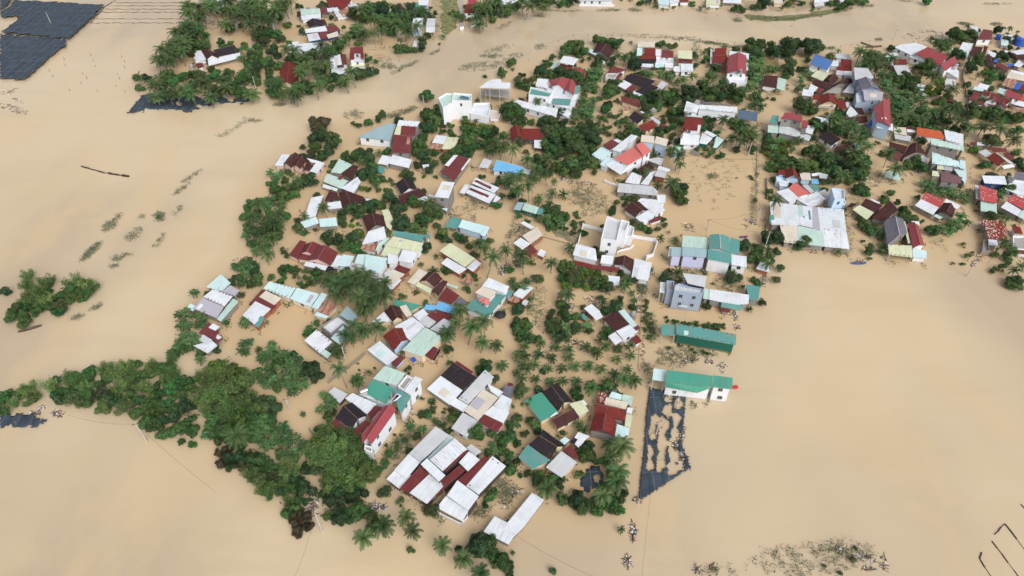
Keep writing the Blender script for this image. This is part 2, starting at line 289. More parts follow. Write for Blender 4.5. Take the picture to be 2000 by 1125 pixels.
DATA_H = '''T 240 0 5
H long palm-fringed house|long white house with black hipped roof and maroon front gable behind the palm row|W
s K 3.0 1.5 930,552 1140,508 1088,440 880,490
g D 3.2 1.4 820,577 768,490 830,475 868,540
l W 2.7 .35 838,642 1150,562 1143,512 832,592
s W 2.7 .3 712,618 812,578 762,490 700,500
s W 2.2 .2 688,560 720,612 768,588 735,535
s R 2.0 .2 715,618 735,668 790,650 780,612
H white palm warehouse|broad white sheet roof warehouse half hidden in palms|Z
s W 3.2 .6 885,100 1020,60 1075,-20 765,15
H red riverside hall|dull red hipped roof house sunk in riverside palms|X
g F 2.2 1.4 1545,612 1522,818 1602,800 1628,600
T 560 0 6.667
H rusty red roof complex|big rusty red roof house with patched tin lean-tos|W
s F 3.2 1.2 565,95 800,62 860,-30 500,-20
l F 3.3 .8 700,132 795,78 745,42 645,62
s W 2.6 .3 655,222 762,212 650,88 598,120
s H 2.6 .2 735,218 835,188 765,100 668,150
s R 2.6 .3 858,182 958,132 900,90 795,95
s G 2.8 .2 842,103 940,80 895,40 795,70
H mint and white cottage|mint over white roofed cottage with brown side porch|W
s M 3.1 .7 187,205 443,170 430,108 175,112
s W 2.7 .3 197,262 445,232 443,172 186,207
c D 2.4 .2 137,217 192,205 176,142 130,150
H maroon annex house|small maroon and white roofed house between two bigger roofs|Z
s R 2.6 .7 447,180 532,185 520,95 435,90
s W 2.4 .2 532,155 597,152 585,105 522,105
H black gabled cottage|black hipped tile cottage with tiny white gable|Z
g K 2.2 1.3 250,290 300,350 385,312 340,235
l D 2.1 .2 432,255 482,325 530,320 490,250
H white maroon double house|white and maroon patchwork house with black under-eave strip|N
s W 2.8 .4 245,430 535,402 500,335 238,382
s R 2.8 .5 537,425 700,390 640,325 508,335
s W 2.4 .3 290,540 440,512 402,425 262,445
s R 2.4 .4 442,510 558,490 512,405 412,422
s X 2.4 .3 542,500 680,468 662,405 517,452
H low white L warehouse|low white warehouse with stepped roof and square corner tank house|W
s W 2.9 .3 -20,640 130,662 290,558 -20,582
s W 3.1 .2 130,665 500,667 500,556 292,558
s R 2.4 .2 505,652 560,655 550,560 502,565
s W 3.4 0 70,582 150,572 155,535 70,550
T 540 0 5
H white terrace box house|white flat box house with roof opening and white front canopy|W
s W 3.6 .3 522,662 645,657 622,530 520,540
s R 3.2 .2 647,630 690,630 677,530 632,525
c W 2.5 .2 540,735 670,720 660,662 535,672
l K 4.1 .05 592,657 645,652 640,633 590,640
H red roofed tower house|tall white house with rust red roof and pale green awning|W
s F 5.0 .3 716,585 760,577 758,517 715,517
s R 5.0 .9 716,520 850,522 845,455 720,465
s F 4.8 .2 822,560 852,585 850,524 822,524
s W 4.4 0 720,602 858,602 855,560 716,585
s Y 3.4 .3 720,657 860,645 858,602 720,602
H mint palm shed|small pale blue tin shed buried in palms|Z
s A 2.2 .4 1042,145 1124,120 1085,75 1025,95
T 560 0 6.667
H narrow landing house|narrow two storey house stepping down in white and green roofs to the river landing|S
s W 5.2 .3 1717,65 1833,67 1850,0 1715,0
s E 4.8 .3 1667,120 1780,122 1788,45 1680,38
s M 4.7 .2 1782,125 1815,137 1830,65 1790,55
s W 4.4 .4 1630,325 1755,325 1780,235 1652,230
s W 4.0 .2 1622,397 1760,397 1757,328 1627,328
H grey stilt shed|grey roofed stilt shed on thin posts beside the dirt track|Z
c G 3.6 .5 1815,355 1930,350 1935,240 1830,238
c W 3.2 .2 1812,425 1925,420 1930,353 1815,357
H brown hut in palms|dark brown tiled hut just behind the top palms|Z
g D 2.0 .9 1392,92 1478,135 1502,110 1440,50
T 540 0 5
H red roof gate house|red stepped roof house with white front gate wall on the river road|W
s P 4.5 .6 1866,42 1960,40 1955,-5 1870,-5
s F 4.0 .8 1832,125 1935,127 1950,42 1850,42
f Z 2.8 0 1832,152 1960,152 1952,127 1832,127
T 880 0 3.333
H white bank house|plain white roof house in trees on the upper river bank|Z
s W 3.0 .5 308,5 360,42 440,2 420,-15 300,-15
H grey top terrace|long grey roofed terrace with white fence on the upper bank|W
s G 3.2 .4 842,6 1058,6 1058,-22 842,-22
H pale blue bank house|pale blue roof house with white and maroon wings on the upper bank|W
s A 3.0 .4 1352,26 1425,36 1425,-15 1350,-15
s W 2.8 .3 1427,22 1488,15 1480,-15 1427,-15
s R 2.9 .3 1492,14 1552,14 1547,-15 1492,-15
H black topped bank shed|small black roofed open shed on the upper bank|D
s K 2.6 .2 1267,8 1312,8 1312,-15 1267,-15
H pale yellow bank hut|pale yellow roofed hut with white posts on the upper bank|W
s Y 2.8 .4 1662,32 1757,32 1755,-15 1667,-15
H white verandah bank house|wide white verandah roof house beside the yellow hut on the upper bank|Z
c W 2.7 .4 1772,18 1890,22 1890,-15 1780,-15
T 1400 0 3.333
H yellow walled bank hut|yellow walled hut with beige roof by a mud yard|X
s X 2.7 .3 372,22 430,26 430,-10 370,-10
s P 2.6 .2 466,22 496,24 496,4 470,4
H striped tin bank shed|jumbled white tin sheds with striped ends on the upper bank|Z
s W 2.6 .4 632,22 730,8 720,-15 640,-15
s G 2.2 .2 640,45 700,35 695,12 632,25
H far white bank roofs|far white tin roofs sloping to the upper bank road|Z
s W 2.6 .4 800,18 875,6 870,-15 800,-15
T 820 80 5
H modern white cube house|modern white three storey cube house with mint roof terrace and solar panels|W
f M 7.6 0 315,582 502,584 508,518 330,505
f M 7.2 0 178,555 225,650 315,600 324,512 260,508
l N 8.0 .25 385,552 480,572 478,548 402,532
H small white box house|small white flat roofed box house with walled brown terrace|W
f W 4.2 0 495,705 667,738 690,650 680,602 530,604
f X 1.3 0 690,768 765,768 795,692 690,672
H steel frame building|open grey steel frame building with bright white roof and loaded upper deck|Z
c W 7.2 .4 577,455 880,467 886,407 795,400 790,372 690,378
l Z 3.8 .05 585,525 862,560 882,478 605,468
H twin coral gable mansion|large white mansion with twin coral gables and teal roof panels|W
s W 4.9 .4 1130,445 1255,462 1255,372 1150,366
g P 6.0 1.3 1294,442 1258,385 1385,352 1352,424
g P 6.0 1.2 1407,484 1435,402 1480,376 1456,478
s T 4.8 .3 1502,515 1550,512 1570,436 1530,434
s W 4.8 0 1220,452 1400,482 1540,530 1510,600 1480,668 1250,608 1265,510
l T 4.95 .1 1290,615 1460,627 1478,567 1300,560
f T 6.2 0 1062,522 1262,548 1300,502 1082,447
s W 4.0 .4 985,640 1330,742 1352,662 1012,590
s W 3.6 .2 897,632 985,645 1015,587 945,572
s W 3.6 .2 1362,700 1460,760 1480,676 1382,664
H long rose roof house|long rose pink roof house with white canopy frame behind the hedge|W
s P 4.2 .8 1330,278 1605,360 1635,290 1365,220
s M 3.2 .3 1272,265 1330,272 1365,195 1332,190
c W 5.6 .3 1360,207 1500,237 1550,172 1405,142
T 1120 60 5
H brown gabled river house|brown gabled house with aqua awning nearest the river bend|Z
g D 2.9 1.4 403,198 347,258 270,200 322,122
s A 2.4 .3 140,203 230,250 265,215 167,177
l W 2.0 .2 255,310 302,327 312,302 270,282
H beige topped terrace house|beige topped terrace house with deep red tile and maroon sheet steps|Z
s X 3.2 .4 628,162 795,162 797,100 630,100
s A 3.2 .2 618,245 672,242 675,167 622,165
s F 3.3 .8 692,235 800,232 800,172 695,172
s F 3.0 .6 652,277 800,277 800,236 660,238
s K 2.8 .3 650,317 795,322 797,280 650,280
s W 2.5 .2 655,352 780,362 782,324 655,320
H boxed maroon roof house|boxed maroon roof house with white terrace and aqua awning|W
s W 3.4 .2 802,245 858,245 858,187 805,177
s R 3.6 .7 862,262 975,262 978,197 864,187
f W 3.2 0 808,312 975,322 975,267 810,250
l A 2.6 .2 795,362 885,357 890,317 797,312
s W 2.7 .2 892,357 975,365 975,325 892,317
H yellow green roof house|yellow green roof house with bright white front block|W
s Y 4.0 .6 1020,267 1160,277 1160,195 1020,192
s F 3.8 .1 1025,312 1080,314 1080,270 1022,268
s F 3.8 .1 1105,316 1160,318 1160,280 1105,278
s W 3.6 .3 1047,402 1168,395 1168,322 1052,322
s W 3.0 .2 972,397 1043,402 1045,347 982,347
H deep red step roof house|deep red stepped tile roof house beside a grey yard strip|Z
s F 3.0 .9 1355,312 1500,314 1500,242 1360,242
s F 3.6 .9 1377,240 1495,237 1490,165 1380,175
s G 2.6 .2 1335,322 1354,317 1358,177 1337,175
s F 2.4 .2 1445,377 1488,382 1490,322 1445,322
H tall red gable house|tall red gabled house with white side roofs and water tank|W
g P 4.6 1.4 1497,418 1522,242 1612,208 1602,386
l W 4.2 .1 1520,250 1712,282 1715,222 1525,197
l A 3.6 .3 1668,420 1700,422 1718,292 1690,290
f W 3.4 0 1525,502 1692,507 1700,450 1620,440 1502,455
k 1630,400 5.2
H stepped parapet cottage|maroon roof cottage with stepped white parapet|W
s R 3.4 .6 327,410 430,412 520,382 385,345
f Z 3.0 0 312,450 400,472 438,412 342,390
l R 2.6 .3 427,482 490,422 450,412 417,455
H black tile longhouse|long black tiled house with rusty lean-to skirts|Z
s K 2.8 1.2 487,472 715,562 800,490 560,415
s K 2.6 1.0 602,592 702,632 832,555 745,520
s W 2.3 .3 432,537 505,575 570,522 492,480
s R 2.3 .3 510,577 580,597 632,547 572,520
s W 2.1 .2 562,607 650,640 690,626 598,586
s G 3.0 .3 790,567 860,577 925,512 867,490
l H 3.0 .2 762,480 810,522 845,500 800,475
H rusty shutter hut|little hut with dark red roof and rust striped shutter|X
s R 3.0 .4 472,692 650,750 652,682 462,637
s H 2.4 .2 478,777 560,777 557,742 485,737
H black brown twin house|cream walled house with one black gable and one brown gable|X
s K 3.0 1.1 537,842 628,907 695,852 597,782
s F 3.0 1.2 688,990 810,940 782,872 636,928
s G 2.8 .3 742,850 830,918 855,892 772,838
l W 3.2 .2 645,787 722,850 750,842 672,785
s R 2.4 .3 822,942 870,957 912,927 872,900
l H 2.4 .2 800,850 872,882 890,865 842,840
H long white modern house|long white modern house with slate blue canopy at one end|W
s W 5.0 .4 1080,782 1210,802 1228,732 1105,685
s W 4.6 .3 1217,765 1595,800 1600,745 1230,720
c N 3.8 .3 1602,852 1790,887 1800,797 1612,767
l V 3.6 .1 1240,712 1560,733 1440,708 1262,692
k 1214,700 5.4
H red tiled narrow house|narrow red tiled house with little pyramid cap and white sheet front|W
s F 5.0 .8 1082,905 1260,917 1265,852 1092,838
s F 4.8 .6 1067,962 1210,977 1217,917 1077,902
g F 5.3 .9 1062,997 1080,950 1102,945 1095,975
s W 3.4 1.0 1042,1110 1222,1118 1235,1020 1052,1010
s M 4.2 .1 1102,850 1260,853 1255,827 1122,822
k 1105,815 4.6
T 1100 220 6.25
H triple white roof house|three overlapping bright white roofs beside the flooded square|T
s W 3.2 .4 1655,372 1750,387 1825,312 1702,247
s W 3.0 .3 1825,300 1880,277 1750,215 1720,248
s A 2.8 .4 1832,425 1870,432 1965,332 1872,285
T 1440 60 5.882
H colonnade cottage|dark brown tiled cottage with white porch columns and aqua wing|W
s D 3.0 .9 285,632 447,657 465,522 312,512
c M 2.9 .4 450,660 540,692 568,562 476,537
H bright blue roof house|white parapet house with bright blue sloping roof|W
s B 4.4 1.2 835,378 1035,452 1102,348 895,268
f W 3.2 0 832,440 1040,470 1035,455 832,402
s W 3.2 .2 1072,402 1162,412 1165,352 1102,337
l Y 2.8 .2 847,470 890,482 930,440 872,430
H maroon roof terrace|terrace of maroon tile roofs beside the bright blue roof|W
s F 3.2 .8 1187,410 1315,422 1315,337 1190,332
s F 3.0 .5 1142,450 1315,462 1315,425 1145,407
s G 2.8 .3 1135,507 1223,512 1225,462 1140,454
s W 2.8 .3 1226,510 1318,522 1318,464 1227,462
s G 3.2 .3 1137,315 1300,327 1290,267 1132,262
H yellow and brown house|big pale yellow roof joined to crossing brown tile gables|Z
s Y 3.2 .5 845,520 980,577 1065,492 927,450
g D 2.9 1.4 1000,577 1045,512 1120,488 1052,566
g D 2.9 1.4 1330,595 1338,560 1262,535 1170,612
s D 2.8 .8 858,604 1030,670 1100,614 892,557
s W 2.4 .2 817,680 888,702 930,652 842,607
s R 2.4 .3 895,702 960,722 1005,667 932,652
s W 2.4 .2 1212,707 1340,722 1340,612 1305,597
l Z 2.5 .05 1022,712 1180,722 1200,662 1112,642
s W 3.0 .3 742,740 870,757 880,692 757,668
H brown verandah house|brown gabled house with cream verandah wall|X
g F 3.8 1.5 942,852 938,745 1055,712 1062,806
s F 3.4 .5 862,787 935,792 935,737 882,730
s F 3.2 .8 1157,877 1265,905 1235,800 1142,782
l Z 2.8 .1 932,882 1100,897 1110,872 932,857
H white maroon yard house|white roofs folded round a brown tiled back house|X
s W 3.0 .3 1250,950 1290,992 1390,957 1300,857
s W 2.8 .2 1237,888 1288,872 1290,822 1252,817
s D 3.0 .6 1392,955 1470,962 1430,882 1307,857
s D 2.6 1.0 1300,1080 1500,1047 1485,975 1242,1002
H grey gabled villa|tall grey gabled villa with lilac roof terrace|B
s G 5.4 .5 1352,562 1390,562 1570,542 1500,430 1337,422
g V 5.7 1.3 1425,678 1387,560 1480,525 1552,640
s L 5.2 .3 1462,802 1662,802 1680,702 1442,682
f W 4.8 0 1367,822 1458,832 1440,702 1362,722
H crimson skylight house|tall narrow crimson roof house with a square skylight|S
g P 5.6 .9 1595,1047 1568,882 1672,800 1690,1050
l W 6.3 .1 1665,1022 1722,1012 1697,987 1657,1000
T 1440 200 6.25
c W 4.6 .4 1702,312 1905,347 1900,262 1707,247
l B 3.0 .5 1572,310 1640,282 1692,207 1640,205
H crimson stepped roof house|crimson stepped roof above a dark stained wall with long grey lean-to|Z
s P 6.0 .1 520,197 665,203 790,242 800,175 680,127 577,122 560,165
s P 5.2 .3 780,290 855,312 868,227 802,215
s T 4.6 .5 382,242 495,252 510,162 432,155
s M 3.8 .3 372,365 500,377 508,262 377,262
s G 3.6 .6 507,370 765,427 775,312 517,267
s W 3.6 .2 830,370 912,392 950,297 852,277
s G 3.0 .2 762,457 880,467 910,402 772,377
H white tin by round tank|white tin roof shed beside a round blue water tank|Z
s W 3.0 .3 952,235 1112,275 1128,252 1090,190 947,170
k 1108,180 3.6
H white columned black house|black tiled house with a row of white columns|W
s K 3.0 1.3 985,422 1150,528 1262,450 1115,338
s D 2.8 1.1 1172,610 1440,562 1400,488 1202,540
s E 2.4 .2 1452,560 1508,560 1480,522 1417,475
H blue white gable house|light blue walled gable house with red tile and small white roofs|S
g F 4.0 1.5 590,927 582,822 672,785 692,884
s F 4.0 .4 502,880 580,882 585,827 500,818
f W 3.4 0 478,960 625,1008 615,930 478,897
s W 3.0 .3 520,1022 608,1022 638,962 502,950
s X 3.4 .3 782,940 900,952 890,862 757,850
l W 2.8 .3 912,900 990,892 990,857 907,870
l W 2.6 .2 1002,920 1090,932 1110,882 987,852
l S 2.4 .2 907,990 1000,997 985,937 907,930
T 1440 340 6.25
H coral ridge house|coral roofed house wrapped in speckled white lean-to roofs|W
s C 3.6 .9 622,172 752,280 888,232 707,95
s W 3.0 .4 477,215 640,350 752,287 620,172
s W 2.8 .4 712,300 860,385 1085,302 982,215
s G 2.8 .3 792,140 900,235 942,210 860,130
s T 2.8 .3 862,130 947,205 1020,185 957,125
s G 2.8 .2 985,215 1090,292 1110,260 1072,185
H narrow pale blue tower|narrow pale blue tower house with white roof deck|S
f W 5.2 0 1190,310 1315,302 1305,187 1147,165
f Z 4.0 0 1190,362 1325,352 1320,317 1190,322
H patchwork warehouse|vast warehouse of white green and grey patched roof sheets|Z
s W 3.2 .7 745,378 395,330 420,615 765,622
s W 3.2 .7 915,398 747,378 767,622 920,655
s L 3.2 .7 975,405 917,398 922,665 1008,688
s W 3.2 .7 1300,432 977,405 1010,688 1335,725
s X 3.2 .6 570,830 738,845 738,625 520,622
s M 3.2 .6 740,845 1063,885 1043,692 740,627
s W 3.2 .6 1065,885 1372,915 1337,722 1045,692
l T 3.78 .2 752,520 850,500 850,622 762,622
l T 3.55 .25 888,445 865,445 877,555 905,557
l M 3.38 .3 802,382 742,377 745,520 805,522
l T 3.85 .12 450,502 395,495 397,600 457,612
H brown roofs with green apron|rusty brown tiled roofs with a pale green front apron|Z
s D 3.0 .9 1507,377 1675,467 1775,387 1567,300
s Y 2.5 .4 1407,430 1580,560 1670,467 1492,377
s D 3.0 1.0 1642,527 1790,574 1965,437 1855,325
l W 3.6 .2 1612,300 1720,370 1745,347 1642,300
H dark dome hut|small hut under a dark curved roof by the pale blue tower|R
s K 1.8 .4 1332,405 1432,387 1463,365 1390,350
T 1680 330 6.25
H slate hip roof house|slate hip roof house with pale green front porch|Z
g V 4.0 1.5 335,925 288,652 432,578 482,800
c Y 3.0 .4 352,1047 640,1080 635,935 342,922
s Y 3.2 .1 587,912 618,905 548,640 517,642
H long crimson gable house|long crimson gable house wedged against the slate hip roof|W
g P 3.8 .9 645,968 582,672 662,650 732,920
s A 3.0 .4 645,1072 812,1095 808,997 642,975
l W 3.2 .2 617,640 727,692 722,640 627,635
H faded pink roof house|faded pink tiled house with white lean-to among bananas|Z
s J 3.4 .9 747,367 960,472 1030,377 802,280
s W 2.9 .5 665,445 890,562 960,470 745,367
g D 2.9 1.2 947,530 1020,412 1112,412 1060,520
l W 2.8 .3 1190,492 1225,447 1052,365 1027,405
s M 2.6 .2 892,572 970,612 1010,592 932,550
H mauve roof block|grey block house with mauve roof and white side slab by the lane|Z
s U 4.0 .6 985,147 1225,177 1250,102 985,20
T 1700 180 6.657
s A 4.5 .5 802,925 1160,975 1155,900 802,775
s A 4.3 .2 1162,985 1240,1002 1235,895 1162,880
s A 3.9 .1 1072,985 1230,1190 1250,1130 1245,1002 1200,995
s Y 4.2 .1 865,1000 960,1007 950,952 872,945
s L 4.2 .1 962,1010 1065,1027 1065,982 962,952
s Y 4.2 .05 802,1087 895,1097 880,1030 805,1020
H pale green balcony block|grey balcony block under a long pale green roof|Z
s M 4.8 .7 792,682 1165,757 1183,690 778,590
s M 4.3 .2 1162,750 1215,777 1215,702 1180,685
H orange tile roadside house|orange tiled house joined to a broad white roof by the lane|W
s O 3.4 .8 605,562 970,612 920,507 602,455
s W 3.8 .6 985,622 1210,697 1210,547 957,485
H grey shed chain|low chain of beige and white sheds along the banana grove|Z
s X 2.9 .3 307,532 475,562 465,462 302,440
s R 3.1 .2 467,477 590,490 590,457 467,440
s W 2.7 .2 477,517 600,527 590,492 477,482
s G 2.2 .1 320,602 520,642 530,572 312,535
H purple brown hip house|purple brown hipped house with maroon striped lean-to|Z
s D 2.8 .7 252,707 440,792 490,707 242,640
g D 3.0 1.3 422,857 505,690 595,645 590,780
s R 2.4 .3 272,852 380,887 430,802 247,757
s W 2.4 .2 642,882 720,917 750,862 672,815
T 1700 40 6.657
H crimson hall|big crimson roofed hall with white surrounding slabs|W
s P 4.8 1.5 575,432 905,578 1015,472 742,345
s P 4.6 1.0 972,655 1135,547 1100,462 917,577
s P 4.4 .4 807,582 880,597 902,562 832,532
s W 4.0 .3 502,470 800,577 822,542 582,452
s W 4.4 .2 317,347 530,452 572,430 735,345 700,325 592,290 402,310
s W 3.6 .3 977,657 1145,757 1150,652 1057,600
k 1112,592 4.6
H grey roof hall annex|grey sheet roofed annex by the lane below the crimson hall|Z
s G 3.2 .2 970,800 1105,805 1110,770 990,752
s G 3.0 .3 967,852 1110,862 1112,810 972,800
s W 2.6 .2 1065,900 1112,905 1112,870 1065,865
H U shaped white roof house|U shaped white roof house with brown tiled middle|Z
s W 3.2 .2 175,430 270,582 300,572 252,492 390,470 342,415
s F 3.1 .5 307,572 475,572 470,502 302,507
s G 3.0 .3 352,702 540,702 475,577 292,580
H white garden shed|long white garden shed under round trees|Z
s W 2.4 .3 592,912 710,912 775,847 617,825
s G 2.0 .2 642,952 692,990 742,980 702,940
H rusty lane shed|long rusty roofed shed by the lane|D
s R 2.4 .3 892,1012 1100,1067 1115,1035 902,980
T 1800 40 9.955
H dark red corner house|dark red roof house at the river corner with white end slab|W
s R 4.0 .9 1072,370 1365,372 1365,197 1202,170
s A 4.2 .2 1167,280 1190,270 1200,167 1162,165
s W 3.6 .3 1042,262 1105,250 1092,130 942,95
s D 3.0 .1 1102,220 1150,222 1150,160 1102,160
H white mint power pole house|white and mint tin roof house behind twin power poles|Z
s W 3.2 .7 732,562 930,592 1010,452 802,420
s M 3.0 .2 722,642 900,712 935,592 722,565
s M 2.8 .3 542,632 682,650 720,557 602,535
H patched brown river house|patched dark brown tile house with small red dormer|Z
s D 3.0 .9 922,667 1110,692 1200,522 1002,502
s F 3.3 .5 1112,692 1200,662 1182,612 1152,592
s D 3.0 .6 1202,662 1240,652 1290,512 1212,492
H white tin maroon gable house|white tin and maroon gable house with blue tarpaulin|Z
s W 3.0 .3 1290,640 1420,742 1460,642 1292,572
g R 3.0 1.0 1250,760 1240,685 1320,662 1365,790
l B 3.6 .3 1402,812 1480,802 1480,752 1402,762
s R 2.8 .4 1432,862 1660,1000 1700,922 1482,792
H white barn with dark gable|white barn roofs with dark brown gable by the edge trees|Z
s W 3.2 .3 1572,612 1662,622 1700,602 1612,570
s W 3.4 .5 1732,602 1850,662 2040,640 2040,545
s D 3.0 .9 1652,622 1800,792 1870,742 1702,602
s D 3.0 .8 1872,742 2040,770 2020,670 1842,670
H white tent roof house|white tent shaped roof house with blue tarpaulins|Z
s W 3.0 .6 1792,872 1900,912 1990,852 1892,760
l B 2.6 .2 1682,892 1790,882 1780,832 1692,850
T 1800 140 9.955
H beige and rust long house|long beige roof house with rusty patched end|Z
s W 3.8 .3 1722,20 2040,85 2040,30 1742,-40
s X 3.6 .3 1652,120 2040,190 2040,85 1702,2
s H 3.2 .4 1562,262 1780,332 1870,172 1642,122
l B 2.8 .3 1792,332 1890,352 1950,232 1852,202
s F 3.0 .3 1900,340 2040,390 2040,240 1960,240
H mint square shed|square mint roofed shed beside the rose tin house|Z
s M 2.8 .4 1472,402 1600,452 1660,352 1512,310
H rose tin house|rose tin roof house with orange end bay|W
s P 3.2 .8 1612,472 1920,562 1985,462 1672,342
s O 3.0 .5 1922,562 2040,590 2040,480 1988,465
H twin white gable house|long maroon house with two white front gables|W
s R 3.2 .9 917,542 1080,582 1150,432 1032,360
s R 3.4 .8 1172,432 1310,482 1332,402 1202,372
s R 3.3 1.0 1300,530 1640,642 1760,552 1352,412
g R 3.2 1.1 1232,570 1262,520 1410,480 1386,528
g R 3.2 1.1 1432,674 1470,620 1600,590 1566,642
s R 2.4 .3 1052,642 1200,642 1240,592 1102,562
s U 2.4 .2 1252,622 1710,832 1740,792 1442,650
H white mint lean-to pair|white and mint lean-to roofs behind the long maroon house|Z
s W 3.0 .4 1082,302 1270,357 1325,267 1137,220
s A 2.8 .3 992,342 1180,387 1220,347 1042,280
H rust striped edge house|white roof house with rust striped lower sheets|Z
s W 3.2 .5 1742,622 2040,700 2040,600 1762,530
s H 3.0 .4 1732,832 2040,862 2040,722 1802,680
T 1860 250 6.25
H cream column house|maroon tiled house with cream verandah columns|X
s F 3.4 .9 422,362 565,468 648,400 512,300
s R 3.2 .5 512,295 672,292 660,252 442,230
s W 3.2 .3 652,400 700,432 745,427 562,315
s R 3.0 .4 722,400 760,372 682,292 612,310
c G 2.8 .3 317,290 420,360 480,312 412,258
c W 2.6 .3 630,502 770,472 740,437 602,460
H tiny lane shed|tiny lane shed with one white roof panel|Z
s R 2.2 .2 222,202 300,207 300,172 222,170
s W 2.3 .2 302,210 400,214 398,177 302,172
H navy wall house|white roof house with navy blue wall|N
s W 3.6 .3 392,672 670,692 640,587 362,580
H slate and white villa|slate roofed villa with huge white side roof|W
s V 4.2 .5 752,622 900,642 900,542 767,535
s W 3.4 .2 642,742 800,812 900,822 900,652 742,625
s V 4.0 .1 692,672 735,667 715,582 677,580
H salmon roof lane house|salmon tile and mint porch house with grey side strip|Z
s J 4.0 .8 347,882 545,917 550,767 327,690
s M 3.0 .3 347,1012 545,1045 540,918 347,887
s G 3.4 .1 292,862 342,882 322,702 277,690
H white porch pink tile house|pink tiled house with long white porch roof|Z
s J 3.6 .8 667,892 880,1002 880,872 737,808
s W 3.0 .3 592,967 800,1077 842,1002 662,895
s M 2.8 .2 802,1082 890,1122 890,1012 852,1000
T 1850 400 5.625
H ruined mottled hall|ruined hall with mottled red and white broken tile roof|Z
s Q 3.8 .6 400,240 660,280 610,192 375,158
s Q 3.4 .7 440,372 675,387 660,282 420,242
s W 2.8 .2 457,442 560,452 545,387 452,375
f Z 2.4 0 387,500 470,510 450,400 402,380
H roofless mossy building|roofless grey building with mossy floor|W
s F 3.0 .5 742,312 832,322 802,242 707,225
f Z 3.0 0 727,482 900,492 900,342 722,340
s R 2.4 .2 772,532 900,547 900,502 782,497
T 500 200 5.556
H twin brown gable house|pink walled house with twin brown gables on the inner river bank|P
g D 3.4 1.2 294,668 372,570 425,540 328,654
g D 3.4 1.1 404,692 478,600 506,583 434,674
s D 3.0 .5 515,732 580,742 622,690 548,640
s W 3.1 .3 202,685 290,692 370,564 282,562
s W 3.1 .2 582,747 660,772 745,657 662,637
l W 3.3 .2 600,652 650,652 700,642 548,602
H blue grey riverside block|white walled block with blue grey roof on the river edge|W
s I 4.2 .1 1105,377 1455,412 1520,237 1440,225 1290,285
H dark red tall house|tall dark red roof house with white back roof|Z
s R 4.2 .8 1467,542 1670,550 1695,372 1497,350
s R 4.6 .7 1572,357 1725,360 1735,264 1582,252
s Y 4.6 .6 1497,350 1565,352 1578,252 1532,247
s W 4.8 .2 1527,250 1745,262 1780,207 1552,190
H green roof bend house|pale green and black roofed house where the lane bends|Z
s M 3.0 .6 812,757 915,772 1045,677 902,610
s D 3.1 .8 930,770 1045,838 1112,692 1052,677
s M 2.8 .4 727,857 920,937 1000,852 772,770
s W 2.8 .3 922,930 1060,985 1138,862 1102,807
l R 3.5 .1 882,827 920,842 945,802 917,792
l W 2.2 .2 717,920 870,967 890,937 732,885
H white hut with teal porch|white roof grey walled hut with teal porch|Z
s W 3.4 .4 1435,662 1660,712 1690,622 1482,565
c W 3.0 .3 1317,662 1430,682 1470,592 1372,570
c T 2.2 .3 1287,742 1380,772 1400,702 1312,680
H black tile hip house|black tile hip roof house with white eave lines|W
g K 3.0 1.4 1577,1000 1512,882 1600,820 1660,932
s D 2.8 1.0 1570,1110 1850,1005 1770,930 1545,1015
l G 2.6 .2 1862,1012 1940,1040 1950,1012 1882,990
l A 2.2 .3 1782,1052 1880,1080 1890,1042 1812,1010
T 820 240 6.25
H white and beige shed|white and beige sheet shed with rust brown front|R
s W 3.0 .2 147,240 290,262 335,162 202,148
s Y 3.0 .4 262,320 415,320 485,182 337,167
s H 2.8 .3 130,312 250,327 285,264 150,247
H long maroon lane house|long maroon roof house with white edge strips along the lane|Z
s R 3.8 .5 245,592 425,702 605,432 462,392
l W 4.05 .35 302,515 350,530 465,393 412,393
l W 4.0 .35 500,570 517,580 622,442 605,432
H tall grey end house|tall grey end house with white roof by the lane|Z
s W 6.0 .2 180,902 350,920 425,727 272,712
s W 3.0 .3 180,1002 330,1080 350,987 190,967
H sky blue roof house|sky blue roofed white house with grey porch|W
s S 3.4 .8 887,577 1230,622 1270,542 937,455
c G 3.0 .3 717,542 830,552 885,462 782,430
l W 3.0 .2 1242,612 1350,635 1360,577 1272,557
H striped tin shed row|row of tin sheds striped white and maroon|Z
s W 2.8 .3 637,737 905,857 970,792 682,665
l R 3.0 .2 660,712 862,810 878,785 692,695
s W 2.6 .2 557,852 830,977 930,872 622,762
l R 2.8 .12 592,812 830,912 848,885 622,790
s W 2.4 .2 482,852 545,867 612,757 552,748
s G 2.6 .1 802,967 850,982 925,882 880,862
s W 2.5 .2 887,967 920,970 992,917 932,885
T 780 380 6.25
H teal shed in palms|teal walled shed with porch among small palms|T
s I 3.2 .3 1392,182 1480,192 1522,97 1442,90
s M 3.2 .4 1497,187 1670,237 1705,157 1527,100
s T 3.0 .2 1672,237 1740,242 1760,182 1712,162
T 1100 220 6.25
H big coral roof house|big coral roofed house with pale green and white wings|W
s C 4.4 1.0 620,560 790,642 978,532 885,400
s C 5.0 .8 978,530 1080,467 965,355 887,398
l W 3.7 .5 512,637 700,757 790,647 622,562
l W 3.7 .7 702,757 990,572 952,532 792,647
s A 3.4 .4 345,512 470,587 602,482 472,415
s A 3.2 .3 447,632 530,672 642,562 522,542
s W 4.2 .4 592,452 700,482 915,287 832,265
s A 3.8 .2 590,456 680,502 738,455 632,425
s R 3.4 .3 487,392 562,457 690,377 592,325
l W 3.2 .2 602,342 680,382 722,347 652,318
H pale blue double block|pale blue walled double block with two beige roofs|S
s X 5.0 .3 945,352 1115,372 1112,287 957,272
s X 5.0 .3 1117,370 1260,412 1282,327 1132,287
s M 3.0 .3 1317,502 1430,502 1442,422 1322,397
H brown gable tin house|brown gable house with buckled white tin roofs|Z
